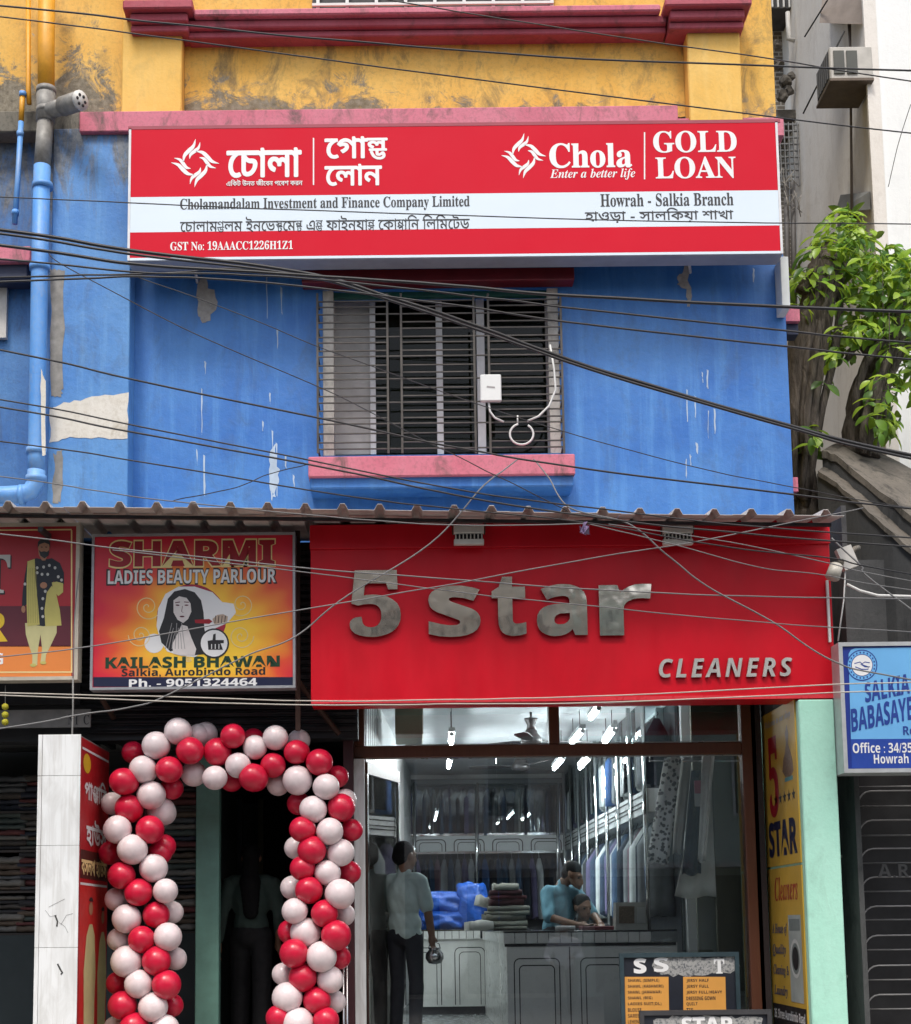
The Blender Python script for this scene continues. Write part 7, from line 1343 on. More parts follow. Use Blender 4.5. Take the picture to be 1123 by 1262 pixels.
print_px('flaked_paint', ragged([(806, 1181), (830, 1178), (870, 1180), (905, 1178), (911, 1188), (908, 1198), (885, 1200), (850, 1203), (815, 1202), (804, 1192)], 5, 2.2), Y1 + .01, SILV, b1, d=.002)
text_px('S', 's', (781, 1181, 797, 1200), Y1 + .01, PAPER, b1, d0=.003, bold=.04); text_px('s', 's', (806, 1180, 824, 1198), Y1 + .01, PAPER, b1, d0=.004, bold=.0)
text_px('T', 'b', (880, 1182, 893, 1200), Y1 + .01, PAPER, b1, d0=.004, bold=.02)
s1 = print_px('price_list', [(770, 1204), (824, 1204), (826, 1330), (771, 1330)], Y1 + .01, ORG, b1, d=.003); s2 = print_px('price_list', [(842, 1204), (894, 1204), (897, 1330), (843, 1330)], Y1 + .01, ORG, b1, d=.003)
for sh_, u, lst in ((s1, 774, ['SHAWL (SIMPLE)', 'SHAWL (KASHMIRI)', 'SHAWL (JAMAWAR)', 'SHAWL (BIG)', 'LADIES SUIT(DL)', 'BLOUSE', 'SAREE', 'LEHENGA']), (s2, 846, ['JERSY HALF', 'JERSY FULL', 'JERSY FULL/HEAVY', 'DRESSING GOWN', 'QUILT', 'TIE', 'CAP'])):
    for k, tx in enumerate(lst):
        v = 1206.5 + k * 7.2; text_px(tx, 's', (u, v, u + len(tx) * 2.75, v + 4.6), Y1 + .01, INK, sh_, d0=.0045, track=.03)
b2 = thing('price_board', 'lower black board in front of the price list, its top just in view', 'board', P(872, 1262, .2)); Y2 = .2
x0, x1, z0, z1 = R(791, 1245, 954, 1420, Y2)
MB().box(x0 + .03, x1 - .03, Y2 + .01, Y2 + .03, .18, z1 - .03).build('panel', BRD, b2)
mb = MB(); mb.box(x0, x0 + .032, Y2 - .01, Y2 + .04, .162, z1); mb.box(x1 - .032, x1, Y2 - .01, Y2 + .04, .162, z1); mb.box(x0 + .0325, x1 - .0325, Y2 - .01, Y2 + .04, z1 - .035, z1); mb.build('frame', M('board_frame_grey', (.05, .05, .055), .5, var=.4), b2)
print_px('flaked_paint', ragged([(808, 1254), (845, 1252), (900, 1254), (938, 1252), (942, 1275), (805, 1275)], 5, 2.2), Y2 + .01, SILV, b2, d=.002)
text_px('STAR', 's', (840, 1253, 905, 1274), Y2 + .01, PAPER, b2, d0=.004, bold=.02)
# ------------------------------------------------------------------ people
def blob(name, prims, voxel, mat, parent, smooth=3):
    mb = MB()
    for p in prims:
        if p[0] == 'e': mb.ball(Vector(p[1]), p[2], 18, 12, p[3] if len(p) > 3 else None)
        else:
            a, b, r0, r1 = Vector(p[1]), Vector(p[2]), p[3], p[4]; n = 5
            fl = p[5] if len(p) > 5 else 1.0
            for k in range(n + 1):
                t = k / n; r = r0 + (r1 - r0) * t; mb.ball(a.lerp(b, t), (r, r * fl, r), 12, 8)
            mb.tube([a, b], [r0 * min(1, fl), r1 * min(1, fl)], 12)
    o = mb.build(name + '_draft', None)
    m = o.modifiers.new('r', 'REMESH'); m.mode = 'VOXEL'; m.voxel_size = voxel
    s = o.modifiers.new('s', 'SMOOTH'); s.factor = .5; s.iterations = smooth
    me = bpy.data.meshes.new_from_object(o.evaluated_get(bpy.context.evaluated_depsgraph_get()))
    bpy.data.objects.remove(o); me.name = name; me.materials.clear(); me.materials.append(mat)
    if smooth >= 4:                         # cloth: loose folds
        for q in me.vertices:
            c = q.co; f = noise.noise(Vector((c.x * 9, c.y * 9, c.z * 5))) * .016 + noise.noise(Vector((c.x * 22 + c.z * 9, c.y * 22, c.z * 11))) * .008
            q.co = c + q.normal * f
    for q in me.polygons: q.use_smooth = True
    r = bpy.data.objects.new(name, me); COL.objects.link(r); r.parent = parent; return r
def hand(w, d, side, curl=.5, sp=None):
    """palm, four unequal fingers and a thumb; w wrist, d direction of the hand, side: across the palm towards the thumb"""
    w, d, s = Vector(w), Vector(d).normalized(), Vector(side).normalized(); n = d.cross(s)
    pr = [('c', w, w + d * .05, .026, .034), ('e', w + d * .06, (.036, .03, .038))]
    for k, (o, L) in enumerate(((.028, .066), (.010, .074), (-.009, .068), (-.027, .054))):
        b = w + d * .085 + s * o; m = b + d * L * .5 + n * curl * .012; e = m + (d * (1 - curl) + n * curl).normalized() * L * .5
        pr += [('c', b, m, .0095, .009), ('c', m, e, .009, .0075)]
    b = w + d * .035 + s * .032; m = b + (d * .6 + s * .7).normalized() * .038; pr += [('c', b, m, .012, .011), ('c', m, m + (d * .9 + s * .15 + n * curl * .4).normalized() * .032, .0105, .0085)]
    return pr
def head(c, f, up=(0, 0, 1)):
    """head with brow, nose, chin and ears; c centre, f facing"""
    c, f, u = Vector(c), Vector(f).normalized(), Vector(up).normalized(); s = f.cross(u).normalized()
    Rm = Matrix((s, f, u)).transposed()
    return [('e', c + u * .02, (.074, .092, .098), Rm), ('e', c - u * .045 + f * .02, (.060, .072, .075), Rm), ('e', c - u * .095 + f * .06, (.026, .024, .022), Rm),
            ('e', c - u * .01 + f * .10, (.012, .020, .026), Rm), ('e', c - u * .03 + f * .108, (.017, .012, .012), Rm), ('e', c + u * .028 + f * .085, (.05, .014, .012), Rm),
            ('e', c - u * .062 + f * .088, (.024, .010, .010), Rm), ('e', c + s * .078 - u * .01 - f * .005, (.012, .024, .034), Rm), ('e', c - s * .078 - u * .01 - f * .005, (.012, .024, .034), Rm)]
def eyes(c, f, par, up=(0, 0, 1)):
    c, f, u = Vector(c), Vector(f).normalized(), Vector(up).normalized(); s = f.cross(u).normalized()
    for k in (-1, 1): MB().ball(origin(par) + c + s * k * .031 + f * .078 + u * .005, .0115, 10, 8).build('eye', M('eye_dark', (.04, .03, .03), .2), par)
HAIR = M('black_hair', (.008, .008, .009), .75, var=.3, scale=40, bump=.5, bscale=90, spec=.2); SKIN = M('brown_skin', (.24, .125, .075), .5, var=.12)
def person(label, loc, rz, skin, shirt, shirt_m, pants=None, pants_m=None, hair=None, hair_m=None, face=None, hair_name='hair'):
    t = thing('person', label, 'person', loc); t.rotation_euler = (0, 0, rz)
    core = [('c', p[1], p[2], p[3] * .72, p[4] * .72) if p[0] == 'c' else ('e', p[1], tuple(x * .78 for x in p[2])) for p in shirt + (pants or [])]   # the body under the clothes
    b = blob('body', skin + core, .009, SKIN, t)
    blob('shirt', shirt, .012, shirt_m, t, 4)
    if pants: blob('trousers', pants, .014, pants_m, t)
    if hair: blob(hair_name, hair, .009, hair_m or HAIR, t, 2)
    if face: eyes(face[0], face[1], t)
    return t
def legs(h=.0): return [('c', (s * .09, 0, .90), (s * .10, .02, .50), .088, .062) for s in (-1, 1)] + [('c', (s * .10, .02, .50), (s * .105, -.01, .09), .066, .055) for s in (-1, 1)] + [('e', (0, 0, .93), (.165, .11, .12))]
def shoes(): return [('c', (s * .105, -.03, .04), (s * .115, .13, .035), .042, .036) for s in (-1, 1)]
def torso(w=1.0): return [('e', (0, -.005, 1.24), (.185 * w, .115, .22)), ('e', (0, 0, 1.02), (.165 * w, .112, .16)), ('c', (-.15 * w, 0, 1.385), (.15 * w, 0, 1.385), .066, .066), ('c', (0, -.01, 1.40), (0, 0, 1.47), .07, .06), ('e', (0, 0, .93), (.168 * w, .118, .09))]
FABM = lambda n, c: M(n, c, .8, var=.22, scale=9, bump=.5, bscale=16)
# man in the doorway, seen from behind, turned to the right (local +y is where the body faces)
fx = P(500, 1200, 1.55)
neck = [('c', (0, -.01, 1.42), (0, .005, 1.53), .055, .052)]
hc = Vector((0, .02, 1.60)); fdir = Vector((.25, 1, -.12))
man = person('man in pale green shirt standing in the doorway, seen from behind', (fx.x, 1.55, FZ + .012), math.radians(-38),
    head(hc, fdir) + neck + [('c', (.235, 0, 1.17), (.245, .05, .93), .043, .030), ('c', (-.235, 0, 1.17), (-.235, .09, .95), .043, .03)] + hand((.245, .05, .93), (0, .1, -1), (0, 1, .1), .75) + hand((-.235, .09, .95), (0, .3, -1), (0, 1, .3), .5) + shoes(),
    torso() + [('c', (s * .175, 0, 1.375), (s * .228, -.01, 1.16), .062, .058) for s in (-1, 1)], FABM('pale_green_shirt', (.60, .76, .73)), legs(), FABM('dark_trousers', (.02, .022, .03)),
    [('e', hc + Vector((-.01, -.02, .04)), (.088, .098, .088)), ('e', hc + Vector((-.02, -.06, -.01)), (.076, .058, .075))], None, (hc, fdir))
pot = thing('steel_pot', 'small round steel pot held by the man in the doorway', 'pot', (0, 0, 0)); hp = Matrix.Rotation(math.radians(-38), 3, 'Z') @ Vector((.25, .08, .745)) + man.location
pot.location = hp
MB().lathe([(.01, -.07), (.055, -.06), (.078, -.02), (.075, .02), (.05, .05), (.045, .06), (.058, .068)], hp, 18).build('bowl', SST, pot); MB().tube([hp + Vector((-.05, 0, .06)), hp + Vector((-.04, 0, .10)), hp + Vector((.0, 0, .125)), hp + Vector((.04, 0, .10)), hp + Vector((.05, 0, .06))], .005, 6).build('bail', SST, pot)
# man in light blue leaning over the counter
q = P(708, 1140, 2.75)
hc = Vector((-.05, .20, 1.47)); fdir = Vector((-.45, .75, -.55))
sk = head(hc, fdir) + [('c', (0, .06, 1.36), (-.03, .15, 1.44), .055, .052), ('c', (.22, .20, 1.06), (.10, .46, .99), .042, .03), ('c', (-.26, .22, 1.08), (-.16, .46, .99), .042, .03)] + hand((.10, .46, .99), (-.6, .7, -.05), (-.7, -.5, 0), .3) + hand((-.16, .46, .99), (.5, .8, -.05), (.7, -.5, 0), .3) + shoes()
tr = [('e', (0, .03, 1.16), (.18, .12, .22)), ('e', (0, -.01, .98), (.16, .115, .15)), ('c', (-.15, .07, 1.30), (.15, .07, 1.30), .068, .068), ('c', (0, .06, 1.3), (0, .09, 1.38), .066, .056)] + [('c', (.17, .07, 1.29), (.225, .18, 1.07), .062, .058), ('c', (-.17, .07, 1.29), (-.262, .2, 1.09), .062, .058)]
person('man in light blue shirt leaning over the counter with bowed head', (q.x - .12, 3.05, FZ + .012), PI + .5, sk, tr, FABM('light_blue_shirt', (.22, .48, .60)), legs(), FABM('dark_trousers', (.02, .022, .03)),
    [('e', hc + Vector((.0, -.02, .045)), (.086, .10, .085)), ('e', hc + Vector((.02, -.06, .0)), (.074, .05, .07))], None, (hc, fdir))
# seated man in dark shirt behind the counter
q = P(722, 1140, 2.75); hc = Vector((0, .06, 1.15)); fdir = Vector((-.5, .8, -.25))
sk = head(hc, fdir) + [('c', (0, 0, .98), (0, .04, 1.08), .055, .05)] + [('c', (s * .25, .06, .74), (s * .14, .30, .74), .042, .03) for s in (-1, 1)] + hand((.14, .30, .74), (-.4, 1, 0), (-1, -.2, 0), .4) + hand((-.14, .30, .74), (.4, 1, 0), (1, -.2, 0), .4)
tr = [('e', (0, 0, .80), (.18, .115, .2)), ('e', (0, 0, .6), (.165, .115, .14)), ('c', (-.15, 0, .95), (.15, 0, .95), .066, .066), ('c', (0, 0, .96), (0, .01, 1.03), .066, .056)] + [('c', (s * .2, 0, .93), (s * .25, .05, .74), .068, .06) for s in (-1, 1)]
lg = [('c', (s * .09, 0, .52), (s * .11, .42, .50), .085, .065) for s in (-1, 1)] + [('c', (s * .11, .42, .50), (s * .11, .40, .08), .062, .05) for s in (-1, 1)] + [('e', (0, 0, .53), (.165, .12, .1))]
sm = person('man in dark shirt sitting behind the counter', (q.x, 2.95, FZ + .02), PI - .1, sk, tr, FABM('dark_shirt', (.03, .033, .04)), lg, FABM('dark_trousers', (.02, .022, .03)), [('e', hc + Vector((.01, -.02, .045)), (.086, .098, .084)), ('e', hc + Vector((.02, -.06, .0)), (.072, .05, .07))], None, (hc, fdir))
st = thing('stool', 'plain stool under the seated man behind the counter', 'stool', (q.x, 2.95, FZ + .012))
MB().lathe([(.17, 0), (.18, .02), (.17, .04)], (q.x, 2.95, FZ + .39), 18).build('seat', WOOD, st)
for k in range(4):
    a = k * PI / 2 + .4; MB().tube([(q.x + .13 * math.cos(a), 2.95 + .13 * math.sin(a), FZ + .39), (q.x + .17 * math.cos(a), 2.95 + .17 * math.sin(a), FZ + .013)], .014, 8).build('leg', WOOD, st)
# woman walking into the passage, seen from behind
q = P(309, 1140, 1.7); hc = Vector((0, .015, 1.60)); fdir = Vector((.08, 1, 0))
sk = head(hc, fdir) + neck + [('c', (-.245, -.02, 1.10), (-.285, .02, .86), .038, .027), ('c', (.235, .02, 1.10), (.22, .12, .88), .038, .027)] + hand((-.285, .02, .86), (-.08, .05, -1), (0, 1, 0), .6) + hand((.22, .12, .88), (0, .3, -1), (0, 1, .3), .5) + shoes()
tr = torso(.96) + [('c', (-.185, 0, 1.37), (-.245, -.02, 1.10), .066, .052), ('c', (.185, 0, 1.37), (.235, .02, 1.10), .066, .052), ('c', (-.245, -.02, 1.10), (-.28, .015, .90), .05, .04), ('c', (.235, .02, 1.10), (.222, .11, .92), .05, .04)]
lg = [('c', (-.09, .02, .92), (-.10, .10, .50), .10, .085), ('c', (-.10, .10, .50), (-.10, .04, .09), .085, .08), ('c', (.09, -.02, .92), (.10, -.06, .50), .10, .085), ('c', (.10, -.06, .50), (.10, -.14, .10), .085, .08), ('e', (0, 0, .93), (.175, .125, .13))]
hr = [('e', hc + Vector((0, -.015, .035)), (.086, .10, .09)), ('c', hc + Vector((0, -.06, .0)), (0, -.115, 1.38), .078, .075, .6), ('c', (0, -.10, 1.38), (.01, -.13, 1.13), .095, .07, .5)]
person('long-haired woman in dark green top walking into the dark passage', (q.x, 1.75, FZ + .02), 0, sk, tr, FABM('dark_green_top', (.045, .075, .065)), lg, FABM('black_trousers', (.008, .008, .010)), hr, None, None, 'long_hair')
# passer-by across the street, seen only as a reflection in the shop glass
hc = Vector((0, .02, 1.50)); fdir = Vector((0, 1, .1))
sk = head(hc, fdir) + [('c', (0, -.01, 1.32), (0, .005, 1.43), .055, .052), ('c', (-.30, .02, 1.02), (-.25, .22, .92), .04, .03), ('c', (.30, .02, 1.02), (.15, .22, 1.0), .04, .03)] + hand((-.25, .22, .92), (.3, .6, -.5), (0, 1, 0), .6) + hand((.15, .22, 1.0), (-.8, .4, 0), (0, 1, 0), .6) + [(p[0], Vector(p[1]), Vector(p[2]), p[3], p[4]) for p in shoes()]
tr = [('e', (0, -.005, 1.16), (.19, .12, .21)), ('e', (0, 0, .93), (.175, .12, .17)), ('c', (-.15, 0, 1.29), (.15, 0, 1.29), .068, .068), ('c', (0, -.01, 1.30), (0, 0, 1.37), .07, .058)] + [('c', (-.2, 0, 1.27), (-.30, .0, 1.02), .07, .062), ('c', (.2, 0, 1.27), (.30, .0, 1.02), .07, .062), ('c', (-.30, .0, 1.02), (-.26, .19, .94), .055, .045), ('c', (.30, .0, 1.02), (.18, .2, 1.0), .055, .045)]
person('passer-by in white shirt across the street, mirrored in the shop glass', (2.75, -12.9, .0), 0, sk, tr, FABM('white_shirt', (.80, .80, .84)), [(p[0], Vector(p[1]) * .95, Vector(p[2]) * .95 if p[0] == 'c' else p[2], *p[3:]) for p in legs()], FABM('dark_trousers', (.02, .022, .03)), [('e', hc + Vector((0, -.02, .04)), (.086, .098, .086))], None, (hc, fdir))

# ------------------------------------------------------------------ right side: dark wall, sloping concrete, gate
rwl = thing('boundary_wall', 'black-stained concrete wall with sloping copings beside the tree', 'wall', (3.6, 1.6, .16))
MB().box(P(1027, 800, 1.3).x, 7.5, 1.3, 1.5, .16, P(1060, 690, 1.3).z).build('wall', GREYC, rwl)
def slope(name, fr, bk, th, mat):       # a sloping slab between its front and back edges, px with depths
    mb = MB(); f = [P(*q) for q in fr]; k = [P(*q) for q in bk]; dn = Vector((0, 0, -th)); m = len(f)
    vs = f + k + [p + dn for p in f] + [p + dn for p in k]; fs = []
    for i in range(m - 1): fs += [(i, i + 1, m + i + 1, m + i), (2 * m + i + 1, 2 * m + i, 3 * m + i, 3 * m + i + 1), (i + 1, i, 2 * m + i, 2 * m + i + 1), (m + i, m + i + 1, 3 * m + i + 1, 3 * m + i)]
    fs += [(0, m, 3 * m, 2 * m), (m - 1, 3 * m - 1, 4 * m - 1, 2 * m - 1)]
    return mb.add(vs, fs).build(name, mat, rwl)
def jag(l): return [(u + rnd.uniform(-1.2, 1.2), v + rnd.uniform(-1.5, 1.5), y) for u, v, y in l]
def fine(l, n=4): return jag([tuple(l[i][j] + (l[i + 1][j] - l[i][j]) * k / n for j in range(3)) for i in range(len(l) - 1) for k in range(n)] + [l[-1]])
F1 = [(1014, 556, 2.2), (1033, 562, 2.05), (1101, 618, 1.5), (1150, 657, 1.1), (1220, 712, .6)]; B1 = [(1028, 546, 3.0), (1058, 545, 3.0), (1123, 577, 2.6), (1170, 600, 2.3), (1240, 636, 2.0)]
slope('upper_coping', fine(F1), fine(B1), .07, CONC)
slope('coping_face', [(u - .5, v + 7, y + .03) for u, v, y in F1], [(u, v + 8, y) for u, v, y in B1], .42, GREYC)
F2 = [(1007, 579, 2.0), (1030, 595, 1.8), (1060, 621, 1.5), (1100, 657, 1.15), (1150, 700, .85), (1220, 762, .4)]
slope('lower_coping', fine(F2), fine([(u + 10, v - 7, y + .30) for u, v, y in F2]), .05, CONC)
slope('lower_face', [(u, v + 5, y + .04) for u, v, y in F2], [(u + 10, v - 2, y + .45) for u, v, y in F2], 1.2, GREYC)
MB().box(P(1026, 800, .7).x, P(1032, 800, .7).x, .3, 1.29, .16, P(1030, 640, .7).z).build('pier', GREYC, rwl)
gt = thing('metal_gate', 'dark iron gate of level bars and quarter-round hoops', 'gate', P(1080, 1262, .7))
GI = M('gate_grey_iron', (.30, .30, .30), .5, .4, var=.4); gY = .7
for u0, u1, r in ((1040, 1054, .012), (1051, 1064, .014)): MB().tube([P(u0, 970, gY), P(u1 + (u1 - u0) * .5, 1412, gY)], r, 8).build('upright', GI, gt)
for i, v in enumerate((970, 994, 1030, 1064, 1099, 1134, 1171, 1208, 1244, 1280)):
    a, b = P(1052 + (v - 970) * .045, v, gY), P(1290, v, gY); b.z = a.z; MB().tube([a, b], .007, 6).build('bar', GI, gt)
for v, vb in ((975, 994), (1011, 1030), (1046, 1064), (1081, 1099), (1117, 1134), (1153, 1171), (1190, 1208), (1226, 1244)):
    ub = 1056 + (vb - 970) * .045; pts = [P(ub + 16 * (1 - math.cos(t)) + 0, vb - (vb - v) * math.sin(t), gY - .015) for t in (0, .3, .6, .9, 1.2, PI / 2)]
    e = P(1290, v, gY - .015); e.z = pts[-1].z; MB().tube(pts + [e], .007, 6).build('hoop', GI, gt)
for tx, px in (('A', (1081, 1065, 1097, 1081)), ('.', (1100, 1079, 1103, 1082)), ('R', (1106, 1065, 1119, 1081))): text_px(tx, 's', px, gY, M('gate_letter', (.10, .10, .10), .5, .3), gt, name='gate_letter', d0=.03, d1=.02)
MB().box(P(1046, 1100, .95).x, 7.4, .95, 1.0, .16, P(1080, 952, .95).z).build('sheet_back', M('gate_back_sheet', (.022, .022, .024), .5, .2, var=.6), gt)
for v in (1052, 1203): MB().tube([P(1036, v + 4, gY), P(1046, v, gY), P(1052, v - 4, gY)], .012, 6).build('hinge_tie', M('tie_pale', (.4, .4, .38), .6), gt)
# ------------------------------------------------------------------ pale building behind the tree
pb = thing('building', 'pale beige and white building with air conditioner behind the tree', 'building', (5.2, 5, 0))
cX = P(1083, 150, 4.0).x
MB().box(cX, cX + 6, 4.0, 9, 0, 16).build('front_wall', WHITEW, pb)
MB().hexa([(cX - .001, 4.04, 0), (cX - .001, 7.2, 0), (cX - .03, 7.2, 0), (cX - .03, 4.02, 0), (cX - .001, 4.04, 16), (cX - .001, 7.2, 16), (cX - .03, 7.2, 16), (cX - .03, 4.02, 16)]).build('side_wall', BEIGE, pb)
MB().box(P(1073, 200, 3.98).x, cX + .02, 3.955, 3.998, 0, 16).build('corner_strip', BEIGE, pb)
MB().hexa([P(1030, 262, 4.9), P(1073, 258, 4.2), P(1074, 258, 4.9) , P(1040, 262, 5.3), P(1036, 240, 4.9), P(1072, 236, 4.2), P(1074, 236, 4.9), P(1044, 240, 5.3)]).build('sunshade', M('shade_grey', (.30, .31, .31), .7, var=.3), pb)
MB().hexa([P(1010, 28, 4.6), P(1068, 30, 4.2), P(1071, 30, 5.1), P(1022, 26, 5.4), P(1016, -20, 4.6), P(1068, -20, 4.2), P(1071, -20, 5.1), P(1024, -20, 5.4)]).build('sunshade', M('shade_brown', (.36, .30, .26), .7, var=.3), pb)
boxp(1052, 30, 1062, 58, 4.6, 4.7).build('window_post', FRM, pb); boxp(1062, 32, 1072, 58, 4.55, 4.6).build('window_dark', DARK, pb); boxp(1036, 262, 1074, 310, 4.8, 4.9).build('window_dark', M('window_shadow', (.06, .06, .06), .4), pb)
for pts in ([(1048, 30), (1051, 300)], [(1046, 30), (1048, 60), (1050, 300)]): MB().tube([P(u, v, 4.5) for u, v in pts], .012, 6).build('downpipe', M('pipe_brown', (.16, .13, .11), .6), pb)
for a, b in (((1020, 0), (992, 45)), ((1041, 38), (990, 140)), ((1077, 95), (1052, 140))): MB().tube([P(*a, 4.4), P(*b, 5.0)], .01, 6).build('cable', M('cable_dark', (.03, .03, .03), .6), pb)
ac = thing('air_conditioner', 'white window air conditioner jutting from the pale wall', 'air conditioner', P(1045, 110, 4.2))
ax0, ax1, az0, az1 = R(1023, 57, 1070, 97, 3.9)
ACW = M('ac_white', (.52, .50, .46), .5, var=.3)
MB().box(ax0, ax1 + .05, 3.9, 4.42, az0, az1, .012).build('casing', ACW, ac)
for a, b in ((1028, 1041), (1044, 1057)): boxp(a, 62, b, 90, 3.885, 3.899).build('side_vent', M('vent_dark', (.06, .065, .055), .5), ac)
MB().box(ax0 - .006, ax0 - .001, 3.95, 4.38, az0 + .03, az1 - .03).build('rear_grille', DARK, ac)
for k in range(6): MB().box(ax0 - .014, ax0 - .0065, 3.97 + k * .07, 4.0 + k * .07, az0 + .04, az1 - .04).build('grille_slat', M('vent_grey', (.12, .12, .12), .5), ac)
MB().box(ax0 - .01, ax1 + .05, 3.88, 4.43, az0 - .03, az0 - .002).build('support_tray', M('tray_rust', (.16, .12, .09), .7, var=.4), ac)
MB().tube([P(1068, 100, 4.0), P(1054, 130, 4.7)], .015, 6).build('stay', MATS['tray_rust'], ac)
# narrow gap with a rear brick wall, grille and clutter
gp = thing('rear_building', 'narrow grey brick back building in the gap beside the yellow wall', 'building', (5.0, 7.5, 0))
BRK = NT('small_bricks'); _b = BRK.new('ShaderNodeTexBrick'); _b.inputs['Scale'].default_value = 4.2; _b.inputs['Color1'].default_value = (.13, .11, .09, 1); _b.inputs['Color2'].default_value = (.20, .17, .13, 1); _b.inputs['Mortar'].default_value = (.42, .40, .36, 1); _b.inputs['Mortar Size'].default_value = .035
_m = BRK.new('ShaderNodeMapping'); _m.inputs['Rotation'].default_value = (PI / 2, 0, 0); BRK.link(BRK.tc.outputs['Object'], _m.inputs[0]); BRK.link(_m.outputs[0], _b.inputs['Vector']); BRK = BRK.done(_b.outputs['Color'], .8)
MB().box(3.0, cX, 7.6, 7.8, 0, 16).build('brick_wall', BRK, gp)
MB().box(P(950, 100, 7.0).x, P(986, 100, 7.0).x, 7.0, 7.59, P(968, 145, 7.0).z, P(968, 135, 7.0).z).build('ledge', CONC, gp)
boxp(946, -20, 984, 10, 7.0, 7.5).build('balcony', GREYC, gp)
for k in range(5): boxp(951 + k * 7, -10, 953 + k * 7, 8, 6.94, 6.96).build('balcony_bar', M('rail_white', (.7, .7, .68)), gp)
for k in range(9): boxp(960, 152 + k * 8, 986, 153.5 + k * 8, 6.9, 6.93).build('grille_bar', GI, gp)
for k in range(5): boxp(962 + k * 5.5, 150, 963 + k * 5.5, 228, 6.87, 6.895).build('grille_bar', GI, gp)
MB().tube([P(971, 15, 6.8), P(972, 48, 6.8), P(980, 50, 6.8)], .03, 8).build('vent_pipe', M('old_white_paint', (.62, .6, .56)), gp)
for (u, v, s) in ((960, 80, 7), (968, 100, 8), (964, 118, 8), (972, 112, 7), (958, 55, 6), (975, 95, 6)):
    bm = bmesh.new(); bmesh.ops.create_icosphere(bm, subdivisions=2, radius=s / scale_at(6.9))
    for w in bm.verts: w.co *= rnd.uniform(.7, 1.25)
    MB().bm(bm, False, Matrix.Translation(P(u, v, 6.9))).build('clutter', CONC, gp)
for u in (969, 977): MB().tube([P(u, 225, 6.7), P(u + 3, 400, 6.7)], .035, 8).build('downpipe', M('pipe_grey', (.14, .13, .125), .6, var=.4), gp)
rr2 = random.Random(5)
for k in range(16):
    u, v = rr2.uniform(964, 988), rr2.uniform(205, 245); MB().tube([P(u, v, 6.6), P(u + rr2.uniform(-10, 10), v + rr2.uniform(-6, 18), 6.6), P(u + rr2.uniform(-14, 14), v + rr2.uniform(5, 30), 6.65)], .006, 5).build('dry_stem', M('stem_grey', (.3, .28, .25), .8), gp)

# ------------------------------------------------------------------ tree
BARK = NT('fig_bark'); _n = BARK.noise(BARK.coord((9, 9, 1.6)), 2.2, 7, .7, .6); BARK.bump(_n, .9, .05)
BARK = BARK.done(BARK.mix(BARK.ramp(_n, [(.35, 0.0), (.68, 1.0)]), (.035, .028, .022), (.20, .17, .14)), .9)
tr_ = thing('fig_tree', 'fig tree with twisted aerial roots growing between the two buildings', 'tree', P(985, 640, 2.4))
def limb(pts, Y, w, n=11, name='trunk'):
    mb = MB(); c = [P(u, v, Y + dy) for u, v, dy in pts]; rs = [x / 2 / scale_at(Y) for x in w]
    # refine
    cc, rr = [], []
    for i in range(len(c) - 1):
        for k in range(4): t = k / 4; cc.append(c[i].lerp(c[i + 1], t) + Vector((rnd.uniform(-.012, .012), 0, 0))); rr.append((rs[i] + (rs[i + 1] - rs[i]) * t) * rnd.uniform(.94, 1.07))
    cc.append(c[-1]); rr.append(rs[-1]); mb.tube(cc, rr, n); mb.build(name, BARK, tr_)
limb([(992, 650, 0), (990, 590, 0), (984, 540, 0), (988, 470, 0), (994, 420, 0), (1006, 370, 0), (1016, 335, 0), (1026, 300, .1)], 2.4, [40, 34, 36, 44, 46, 40, 44, 24])
limb([(1062, 565, 0), (1062, 520, 0), (1068, 485, 0), (1082, 450, 0), (1098, 410, 0), (1108, 360, 0)], 2.6, [44, 46, 44, 40, 34, 22])
limb([(1000, 410, 0), (1016, 380, 0), (1034, 350, .1), (1042, 325, .2)], 2.35, [18, 17, 14, 9], 9, 'branch'); limb([(988, 360, 0), (1000, 340, 0), (1008, 312, 0)], 2.3, [16, 14, 8], 9, 'branch')
limb([(1012, 452, 0), (1024, 438, .1), (1034, 412, .1)], 2.45, [14, 11, 6], 9, 'branch'); limb([(1085, 450, 0), (1060, 420, -.1), (1042, 445, -.1)], 2.6, [18, 12, 7], 9, 'branch')
for k in range(26):                         # aerial roots clasping the trunks
    a = k % 2
    base = [(974, 620), (980, 560), (982, 500), (990, 440), (1000, 390), (1010, 345)] if a == 0 else [(1052, 560), (1056, 520), (1062, 488), (1074, 455), (1090, 415)]
    off = rnd.uniform(-20, 24); pts = []
    for i, (u, v) in enumerate(base): pts.append(P(u + off * (.8 + .35 * math.sin(i * 1.3 + k)) + 12, v + rnd.uniform(-6, 6), 2.4 - .185 + abs(off) / 24 * .13 + rnd.uniform(-.02, .02)))
    s = rnd.randrange(0, 2); mb = MB(); mb.tube(pts[s:len(pts) - rnd.randrange(0, 2)], rnd.uniform(.012, .042), 7); mb.build('aerial_root', BARK, tr_)
for u, v0, v1 in ((1012, 395, 440), (1088, 330, 420), (1059, 395, 430), (1096, 380, 470), (1022, 330, 360)): MB().tube([P(u, v0, 2.1), P(u + 1, v1, 2.1)], .005, 5).build('aerial_root', BARK, tr_)
